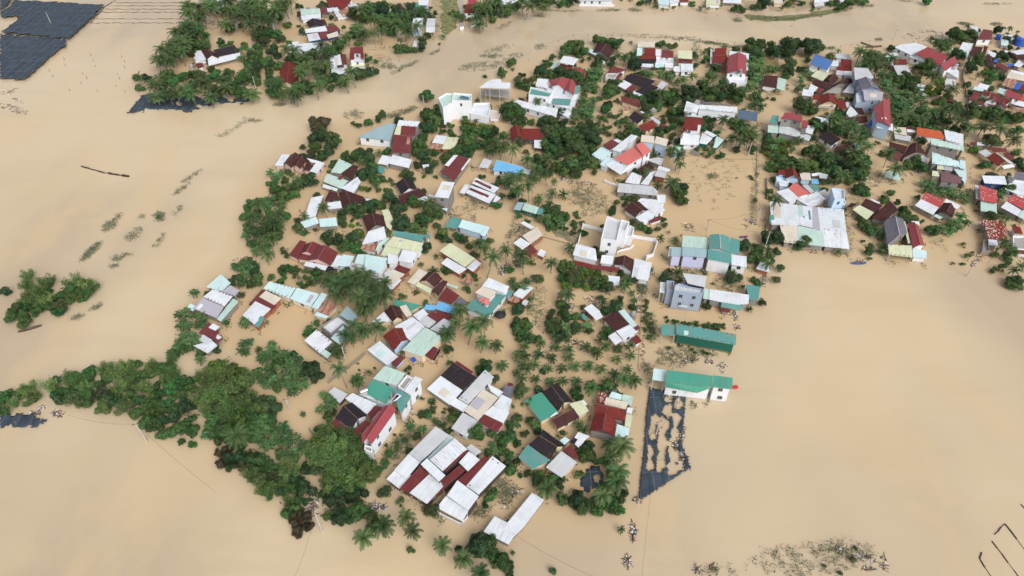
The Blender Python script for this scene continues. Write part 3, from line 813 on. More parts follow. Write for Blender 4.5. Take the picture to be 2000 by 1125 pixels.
s D 3.0 1.0 907,692 1005,747 1110,672 1045,602
s W 2.6 .3 752,852 930,877 960,772 842,725
s W 2.6 .3 942,872 1040,882 1140,702 1062,732
s G 2.6 .3 1002,572 1190,642 1235,562 1152,545
H brick base awning house|pale grey awning house on a brick base beside a palm|R
s G 3.6 .2 1112,772 1240,797 1270,712 1152,685
l W 3.9 .2 1152,690 1295,722 1307,690 1167,647
H long stained wall house|long grey roof house with black stained wall|Z
s G 3.4 .4 657,967 1145,1012 1160,962 1085,895 682,860
s R 3.0 .2 1082,962 1155,972 1152,937 1087,925
T 1060 380 6.25
H dark verandah house|dark tiled verandah house with big white tin roofs|W
s D 3.0 .9 992,182 1130,277 1215,187 1082,87
s D 3.0 .6 1217,187 1285,187 1180,87 1092,87
s W 3.0 .4 1132,280 1210,347 1380,252 1290,187
s W 3.2 .3 1382,252 1495,187 1392,62 1202,42 1157,82 1290,180
s W 3.2 .2 1402,100 1497,102 1500,2 1397,0
s R 2.0 .2 1287,322 1330,347 1460,302 1432,255
H white modernist villa|tall white modernist villa inside a walled flooded yard|W
f G 6.0 0 712,542 905,562 962,322 785,260
f G 6.3 0 928,422 1012,450 1060,332 962,302
f G 4.4 0 1012,497 1088,517 1120,402 1062,370
H white slab south house|white slab roof with brown gable and red tile edge below the villa|W
s W 3.4 .3 367,737 665,812 645,662 412,597
s W 3.0 .3 702,837 850,857 870,747 722,737
g D 3.0 1.2 867,852 880,767 1002,738 985,858
l F 2.4 .3 357,852 600,902 610,855 362,797
l R 2.5 .3 602,905 920,940 940,892 612,855
H square tin roof house|square white tin roof house on the flooded road|W
s W 3.0 .3 1082,1012 1285,1057 1335,832 1127,778
H torn tent canopy|torn white tent canopy on thin poles|W
c W 2.0 .5 785,1122 932,1102 942,1002 802,985
T 540 340 6.25
H brown L roof house|brown tiled L shaped house round a white roofed court|Z
s D 3.0 1.0 582,332 770,312 740,227 642,210
s D 3.0 1.1 812,407 757,230 837,195 900,347
s D 3.0 1.1 1060,275 1105,362 902,347 840,197
s W 2.8 .4 362,472 500,442 575,257 422,290
s W 2.6 .2 622,432 800,412 780,327 622,352
s W 2.4 .2 357,552 480,512 502,442 362,472
l W 2.6 .1 1107,352 1160,370 1192,322 1087,292
H pale corner sheds|pair of pale aqua low sheds at the lane corner|Z
s A 2.8 .3 345,657 520,597 482,520 292,585
s A 2.8 .3 532,645 750,632 725,527 517,547
H dark hip with cream side|dark hipped house with long cream side roof|Z
g D 3.0 1.3 1112,702 1042,520 1168,468 1212,622
s Y 2.8 .2 1342,642 1400,690 1425,562 1372,425 1282,440
H joined metal roof factory|joined white cream and green metal roofs of a large workshop|W
s W 3.4 .3 1042,860 1345,792 1312,640 1122,700
s H 3.0 .2 1022,912 1200,947 1240,842 1062,862
s M 3.4 .3 1202,947 1390,782 1330,782 1240,852
s Y 4.0 .5 1322,870 1735,952 1795,842 1422,760
s Y 3.8 .2 1272,992 1470,1012 1520,902 1332,872
s W 3.8 .3 1477,1057 1650,1092 1725,952 1542,920
s T 3.2 .4 1412,742 1780,832 1805,742 1432,690
s T 3.5 .2 1802,765 1850,792 1875,742 1822,715
H triple maroon gable house|triple maroon gabled house by the lane|P
s R 3.0 .8 152,987 250,1030 365,832 287,807
g R 3.2 1.2 292,967 355,855 442,820 370,942
s R 2.6 .3 247,1037 440,1057 465,1007 292,967
g R 3.2 1.3 650,1112 755,958 605,868 502,1037
T 580 500 6.25
H pale blue courtyard house|pale blue roofed house with sunken courtyard|W
s W 3.4 .3 415,127 500,137 592,2 492,-10
s A 3.7 .3 497,122 640,132 702,2 562,-20
s A 4.6 .3 817,172 1010,214 1105,27 842,-20
s A 4.4 .05 702,92 820,107 850,-20 742,-20
f Z 3.0 0 642,150 810,172 830,112 662,82
s W 4.0 .2 1107,92 1230,97 1237,2 1112,-30
H white skirt shed|small white tin shed under the maroon gables with navy tarpaulin|Z
s W 2.4 .2 82,117 345,177 375,122 112,65
l K 1.8 .2 352,187 500,167 490,137 382,122
H beige roof house|beige roofed house with maroon back and white front strip|R
s X 3.2 .3 962,317 1100,377 1320,222 1127,145
s R 2.8 .2 1192,157 1320,217 1390,167 1237,105
s W 2.6 .2 1102,382 1152,422 1275,292 1212,250
T 780 500 6.25
H cream and dark gable house|cream sheet and dark gable house with white front gable|X
s X 3.2 .4 97,317 187,352 345,202 242,155
g D 3.1 1.2 247,305 345,195 432,193 330,297
s D 3.0 .8 475,492 592,312 535,292 405,410
s Y 2.6 .3 192,362 370,457 405,402 232,320
s R 2.6 .4 482,532 640,587 735,482 572,375
l M 3.1 .1 572,352 700,402 730,377 587,332
s V 2.4 .2 672,572 760,612 830,560 740,490
H blue plastic shacks|shacks under crumpled blue plastic and maroon tin|Z
s S 2.6 .2 297,652 425,662 452,602 322,590
s S 2.6 .3 432,642 560,682 620,602 482,550
s S 2.5 .2 562,682 690,717 740,632 612,592
s R 2.5 .3 342,727 500,817 560,740 412,680
s R 2.6 .3 510,790 650,762 640,722 482,677
T 580 500 6.25
H spotted green tin house|rust brown hip roof house with spotted emerald tin behind|X
s E 2.8 .3 1167,592 1400,667 1520,602 1202,530
g D 3.2 1.2 1165,802 1065,670 1152,602 1225,747
s X 3.0 .3 1332,742 1408,717 1332,592 1252,615
s W 2.8 .4 912,807 1130,802 1160,800 1062,680
H bright white hub roof|bright white roof at the hub of several grey roofs|Z
s W 3.8 .3 1187,862 1390,1042 1560,862 1412,742
s G 3.0 .3 1482,812 1610,882 1700,802 1572,720
s G 2.8 .3 1622,892 1770,952 1895,812 1792,760
s W 2.8 .2 1412,722 1500,802 1600,712 1542,640
s R 2.8 .3 1572,722 1750,822 1900,742 1802,690 1702,690
T 560 600 5.556
H rust tile blue gable house|rust tiled house with blue gable and white front slab|S
g F 3.4 1.2 1165,470 1042,312 1160,228 1245,370
s W 2.8 .4 872,462 1090,632 1205,537 1012,365
s R 2.4 .2 1132,602 1190,652 1290,542 1232,520
H pale green hub roof|broad pale green roof with a maroon patch at its corner|X
s M 4.0 .4 1250,464 1475,537 1690,322 1502,215
s R 3.4 .2 1492,517 1580,577 1640,452 1562,400
l K 2.4 .2 1602,582 1670,462 1650,452 1587,567
l B 1.8 .5 1337,560 1370,602 1410,572 1382,535
T 340 500 5.556
H white L grove house|white L shaped house with blue grey roofs under tall palms|Z
f W 3.8 0 1592,762 1700,845 1832,737 1880,767 1915,742 1772,637
s I 3.3 .3 1792,640 1915,720 2000,652 1880,542
s W 3.2 .4 1412,917 1580,1055 1715,932 1547,797
s M 3.1 .2 1587,1057 1660,1110 1710,1062 1632,1012
s A 3.2 .2 1700,890 1790,960 1900,832 1832,752
H white riverside tin house|white riverside tin house with green lane side roof|Z
s A 3.4 .3 347,337 515,382 615,292 507,195
s W 3.7 .3 317,442 540,547 635,437 427,355
s L 3.4 .3 205,570 460,672 540,552 312,452
s L 3.1 .3 517,387 650,432 710,377 612,317
s M 3.0 .2 462,682 505,712 700,492 640,460
s A 2.8 .2 137,562 205,600 240,542 177,515
H patchwork river shack|patchwork shack of maroon and white tin on the river bank|Z
s R 2.6 .3 267,832 440,902 490,812 380,720
l W 3.0 .1 372,777 450,812 495,767 422,730
s W 2.4 .3 207,972 362,1057 470,972 412,917 322,942
s G 2.6 .2 262,907 350,962 410,907 312,850
s R 2.3 .2 432,912 470,952 530,892 482,850
l W 2.5 .1 442,882 480,907 520,882 472,850
H maroon white teal shed|long brick shed roofed in maroon white and teal sheets|R
s R 3.0 .2 807,527 900,562 1000,382 952,360
s R 3.0 .1 902,562 1055,590 1110,535 922,442
s X 3.2 .3 922,442 1085,532 1165,457 997,375
s W 3.0 .2 742,642 870,742 1050,572 882,490
s T 2.9 .2 857,747 915,777 985,672 942,645
H aqua roof row|long row of pale aqua roofs round a flooded field|X
s A 3.4 .4 967,352 1245,462 1320,347 1037,275
s A 3.6 .4 1257,462 1480,552 1575,412 1337,345
s A 3.4 .2 1487,557 1560,577 1665,417 1602,395
s H 3.0 .2 1547,602 1672,650 1775,527 1652,475
s A 2.8 .1 1517,642 1645,677 1680,655 1552,605
T 780 380 6.25
H light blue walled house|light blue walled house with teal front roof|S
c T 3.2 .3 557,392 705,420 765,302 632,270
s A 3.8 .4 717,397 990,477 1050,382 767,305
s A 3.4 .3 987,492 1045,512 1100,397 1052,378
H long cream roof house|long cream green roof house with white lean-to|R
s Y 3.4 .5 487,687 800,887 930,782 622,590
s W 2.8 .3 507,837 730,972 822,907 582,770
s W 3.0 .2 817,892 900,942 1000,842 932,790
s O 2.4 .1 932,797 980,832 1000,812 957,780
H tiny striped junction shed|tiny shed with maroon striped roof by the lane junction|Z
s H 2.4 .2 742,1057 850,1085 905,1032 832,985
H cream pond side house|white and cream roofs with maroon annex beside the pond|R
s W 3.0 .3 1392,592 1500,672 1600,602 1482,525
s X 3.4 .4 1497,502 1600,602 1750,492 1682,395
l W 2.8 .2 1477,347 1600,420 1650,397 1522,325
s R 2.6 .2 1532,672 1600,732 1690,692 1622,620
s W 2.4 .3 1682,732 1760,767 1790,692 1722,665
T 780 500 6.25
H teal coral porch villa|teal roofed villa with small coral porch gable|W
s W 4.4 .3 1007,367 1280,452 1345,372 1092,265
s X 4.4 .3 922,447 1110,532 1190,432 1012,370
s T 3.8 .05 807,637 1080,754 1300,482 1240,432 1110,562 902,522
s C 4.3 .6 962,550 1012,560 1062,515 1002,508
s C 4.3 .6 1072,607 1110,572 1062,515 1014,560
s T 3.2 .2 1302,482 1350,502 1395,432 1342,402
H narrow striped shed|narrow white tin shed with maroon striped end|R
s W 3.0 .2 1387,472 1500,522 1635,387 1512,350
s H 2.6 .2 1327,542 1450,582 1485,522 1402,480
s G 2.4 .2 1477,582 1540,612 1580,552 1532,530
T 980 530 6.25
H white hut pair|white roofed hut with tiny teal shed at its foot|R
s W 3.0 .3 1002,452 1110,550 1205,492 1097,395
c W 2.8 .2 1112,552 1150,602 1235,552 1202,500
s T 2.0 .2 962,532 1000,592 1060,592 1002,510
H rust tile columned house|rust speckled tile house with white columns and twin white roofs|W
s D 3.2 1.0 1232,574 1378,730 1555,642 1402,482
s A 3.0 .2 1422,484 1590,682 1655,657 1497,462
s W 3.6 .3 1395,732 1480,832 1655,742 1557,650
c W 3.0 .3 1297,792 1385,897 1480,842 1382,740
s R 2.4 .3 1572,832 1640,892 1710,852 1652,770
s R 2.6 .1 1607,692 1650,722 1690,682 1657,655
T 1240 430 6.25
H lilac wall longhouse|lilac walled longhouse with blue green roof|Q
s I 4.6 .4 442,437 574,437 574,332 447,325
s I 4.8 .4 577,434 870,457 885,357 582,325
l W 4.2 .3 405,439 440,439 448,327 420,322
H pale mint flat house|pale mint roofed block behind the lilac longhouse|W
s M 4.4 .4 572,325 885,352 890,207 592,185
H twin teal white house|twin teal roofed house with white walls and terrace|W
g T 5.0 .7 905,342 912,177 1035,165 1045,347
s T 4.4 .3 1147,387 1275,417 1280,242 1167,210
s T 4.9 .5 885,472 1175,527 1175,402 892,352
s W 4.2 .3 1180,542 1365,577 1365,442 1178,422
l T 3.7 .15 1162,547 1365,590 1365,577 1177,532
H steel blue tall house|steel blue tall house with roof terrace and white canopy|B
s G 6.2 .3 645,772 855,822 875,682 582,645
f Z 5.2 0 392,845 470,862 482,742 387,735
f G 6.2 0 478,860 830,900 845,835 640,800 540,770 490,790
c W 4.4 .3 300,882 365,887 380,762 312,755
l K 6.35 .05 650,802 840,837 840,817 655,782
H white factory annex|long white roofed annex with teal end roof and brown lean-to|Z
s M 3.8 .2 832,955 900,967 905,842 850,830
s W 3.8 .1 905,968 1220,1035 1390,1020 1395,910 912,840
s T 3.6 .3 1397,967 1505,987 1530,812 1352,780
s R 2.0 .2 1052,1110 1160,1125 1165,1062 1057,1045
l T 2.4 1.1 1050,1060 1290,1100 1330,1045 1060,1000
l G 2.4 .2 530,1052 650,1070 655,977 532,960
T 1200 600 6.25
H teal metal hall|long dark teal metal hall standing alone in the flood|T
s T 4.3 .5 752,332 1480,462 1490,332 767,200
c T 4.0 .4 572,342 740,347 758,217 577,205
H emerald hall|white walled emerald roofed hall beside the torn black net|W
s E 5.2 .3 627,907 1190,972 1205,837 642,765
s E 5.2 .3 1197,972 1435,1002 1445,862 1212,830
c A 4.6 .2 462,885 617,907 635,767 482,745
l E 4.4 1.45 615,972 1010,1045 1190,980 628,910
T 560 600 5.556
H green white lane villa|green and white roofed villa above the sunken lane|W
s M 4.8 .4 935,777 1190,852 1290,717 1067,635
s W 5.0 .2 1272,912 1345,955 1475,782 1392,745
f Z 4.9 0 1202,857 1270,902 1370,767 1302,732
T 560 740 6.25
s E 4.8 .3 935,165 1215,305 1300,112 1050,8
s T 4.8 .3 1362,372 1410,412 1520,207 1302,112
l W 5.5 .3 1252,290 1335,262 1400,205 1345,175
l K 5.7 .3 1275,280 1325,250 1375,205 1345,190
l A 4.2 .2 882,192 1210,312 1215,292 942,165
k 945,160 5.0
H long crimson white house|long crimson roof house with tall white lane wall|W
s P 5.2 .9 1037,797 1338,377 1262,307 977,722
s P 5.2 .9 915,690 925,790 975,722 1262,307 1190,330
f Z 4.4 0 945,860 1040,900 1045,830 950,800
H black gable lane house|black tiled gable house with white and maroon lean-tos|W
s K 3.8 1.3 592,477 800,609 868,487 692,325
s K 3.8 1.3 985,440 797,287 692,325 868,487
s W 3.4 .4 975,432 712,237 802,172 1105,305
s R 3.6 .6 987,437 1030,500 1165,347 1072,325
s R 3.2 .5 762,672 890,692 1020,540 962,500
s R 2.8 .2 542,547 690,702 760,627 602,482
H checkered tin lean-to|checkered grey tin lean-to on the lane edge|D
s G 2.5 .2 507,162 645,300 745,187 582,100
T 700 700 5
H white front black house|black roof house with broad white front roof|Z
s K 3.4 .8 805,167 1020,307 1158,187 927,42
s W 3.0 .4 667,297 890,452 1018,312 805,170
s W 2.8 .2 892,447 1025,525 1075,457 952,387
s R 2.8 .3 1092,150 1125,132 965,25 937,40
H grey strip roof workshop|cluster of long grey and white strip roofs|W
s G 3.6 .4 975,392 1072,447 1325,182 1237,110
s G 3.2 .1 1237,105 1270,125 1310,90 1250,68
s W 3.4 .3 1292,322 1370,377 1415,327 1262,247
s X 3.2 .4 1032,512 1165,607 1365,382 1217,300
s G 3.2 .3 907,682 1060,772 1165,610 1020,527
s W 3.0 .2 1222,542 1415,632 1475,525 1312,462
s W 3.0 .2 1317,460 1465,530 1500,402 1402,352
s R 2.6 .3 1172,622 1355,725 1415,637 1237,547
s V 2.6 .2 1407,347 1495,387 1525,272 1422,265
s R 2.4 .1 1452,270 1520,282 1502,242 1462,235
T 980 730 5.556
H emerald front black house|black roof house with bright emerald front roof|X
s E 3.0 .5 247,287 425,522 612,415 427,197
s K 3.4 1.0 440,197 612,407 672,312 540,130
s K 3.4 1.0 770,300 605,95 540,130 672,312
s D 3.0 .9 602,602 838,472 782,377 555,492
l W 3.6 .1 527,475 615,430 600,407 522,465
s Y 3.0 .3 842,462 945,402 870,287 732,325
l W 2.4 .2 907,347 930,332 890,287 862,290
H red hip pastel side house|red tiled house with concrete gable and pastel side roofs|Z
g F 3.8 1.4 952,620 1002,442 1128,432 1092,608
s F 3.8 .9 1000,434 1330,514 1348,392 1017,322
s Q 3.0 .3 1037,320 1110,325 1160,237 1062,180
s X 3.2 .3 1112,332 1345,387 1375,312 1132,255
s A 3.0 .3 1157,257 1295,287 1305,227 1197,190
s M 3.0 .2 1300,287 1405,350 1430,247 1312,222
s W 2.8 .1 1352,422 1410,440 1425,372 1367,365
s Y 2.8 .2 1332,572 1395,582 1420,457 1352,430
s A 3.0 .2 1222,692 1370,692 1390,592 1252,545
H spotted teal front house|black tiled house with white spotted teal front roof|X
s T 3.0 .4 177,902 332,1032 525,942 287,770
s K 3.2 1.0 288,770 530,927 602,792 407,670
s K 3.2 1.0 690,782 447,602 407,670 602,792
s G 3.0 .5 477,1014 650,1127 818,960 647,838
H gable side sheds|little white and maroon sheds beside the concrete gable|Z
s R 2.6 .3 667,832 800,925 835,907 747,765
s W 3.0 .3 787,692 880,742 955,677 832,630
s K 2.8 .1 737,742 790,762 825,692 792,670
s W 2.6 .2 792,762 830,802 890,742 832,700
s A 2.4 .2 627,722 680,770 740,717 687,685
T 740 820 5.556
H sprawling sheet roof compound|sprawling compound of white and maroon sheet roofs with front verandahs|D
s G 4.0 .3 330,362 450,460 765,167 617,70
s A 3.6 .1 522,417 560,427 820,197 772,165
s W 3.6 .3 162,547 295,642 448,460 327,365
s W 3.0 .3 82,642 220,747 350,602 165,552
s W 4.4 .3 552,432 690,557 920,342 960,320 822,197
s R 4.2 .2 690,560 722,552 972,340 945,322
s W 4.2 .3 867,462 965,557 1095,432 977,342
s W 4.6 .3 452,482 650,672 722,602 522,415
s R 3.6 .3 227,747 330,790 540,577 447,497
s W 3.6 .3 332,792 520,912 715,702 547,587
s R 4.0 .2 672,667 710,742 940,547 872,490
l R 3.5 .1 522,914 545,892 712,745 705,710
s R 3.8 .2 852,652 945,717 1195,432 1152,390
s W 3.8 .3 947,717 1082,812 1380,502 1232,390
s W 4.2 .2 737,822 968,985 1085,827 852,655
c W 3.4 .3 627,952 905,1102 970,987 727,825
s G 3.4 .2 947,302 1042,397 1110,342 1002,262
T 820 900 5
H white bolted long shed|long white bolted roof shed nearest the bottom trees|Z
s W 3.0 .1 855,602 812,660 925,735 1020,640 1215,380 1095,312
s W 2.9 .1 622,692 865,817 920,735 812,660 852,602 730,540
T 1240 430 6.25
H hut by rubble|white tin hut by a rubble bank under a palm|R
s W 2.6 .3 1480,592 1640,637 1652,482 1557,470
T 1840 60 5
H low edge wall house|white roof house beside the tall thin areca palms|B
s W 2.6 .3 612,88 708,84 704,42 618,38
s A 2.4 .2 575,140 645,150 650,92 580,82
T 820 80 5
H red house in tree mass|dark red tiled house with front gable hidden in the big tree mass|D
g F 3.4 1.3 905,968 878,862 935,816 962,925
s F 3.4 .9 990,962 1170,960 1172,858 992,856
s R 3.0 .2 1172,962 1206,955 1224,897 1176,890
s W 2.4 .3 1116,1042 1190,1050 1196,968 1116,962
T 820 240 6.25
H crumpled tin hut|small crumpled white tin hut among bushes|D
s W 1.8 .3 62,592 148,552 102,502 25,512
T 1440 200 6.25
H green sheet hut|green plastic sheet hut under a palm|D
c M 2.2 .3 1802,905 1990,960 1995,860 1800,830
T 540 0 5
H white river step kiosk|tiny white kiosk at the river steps below the landing|W
s W 2.0 .2 1325,470 1360,480 1380,400 1345,395
T 620 460 5
H rubble yard shack|patchwork shack of maroon and white scraps by the lane|Z
s R 2.2 .2 690,260 760,290 790,250 720,225'''
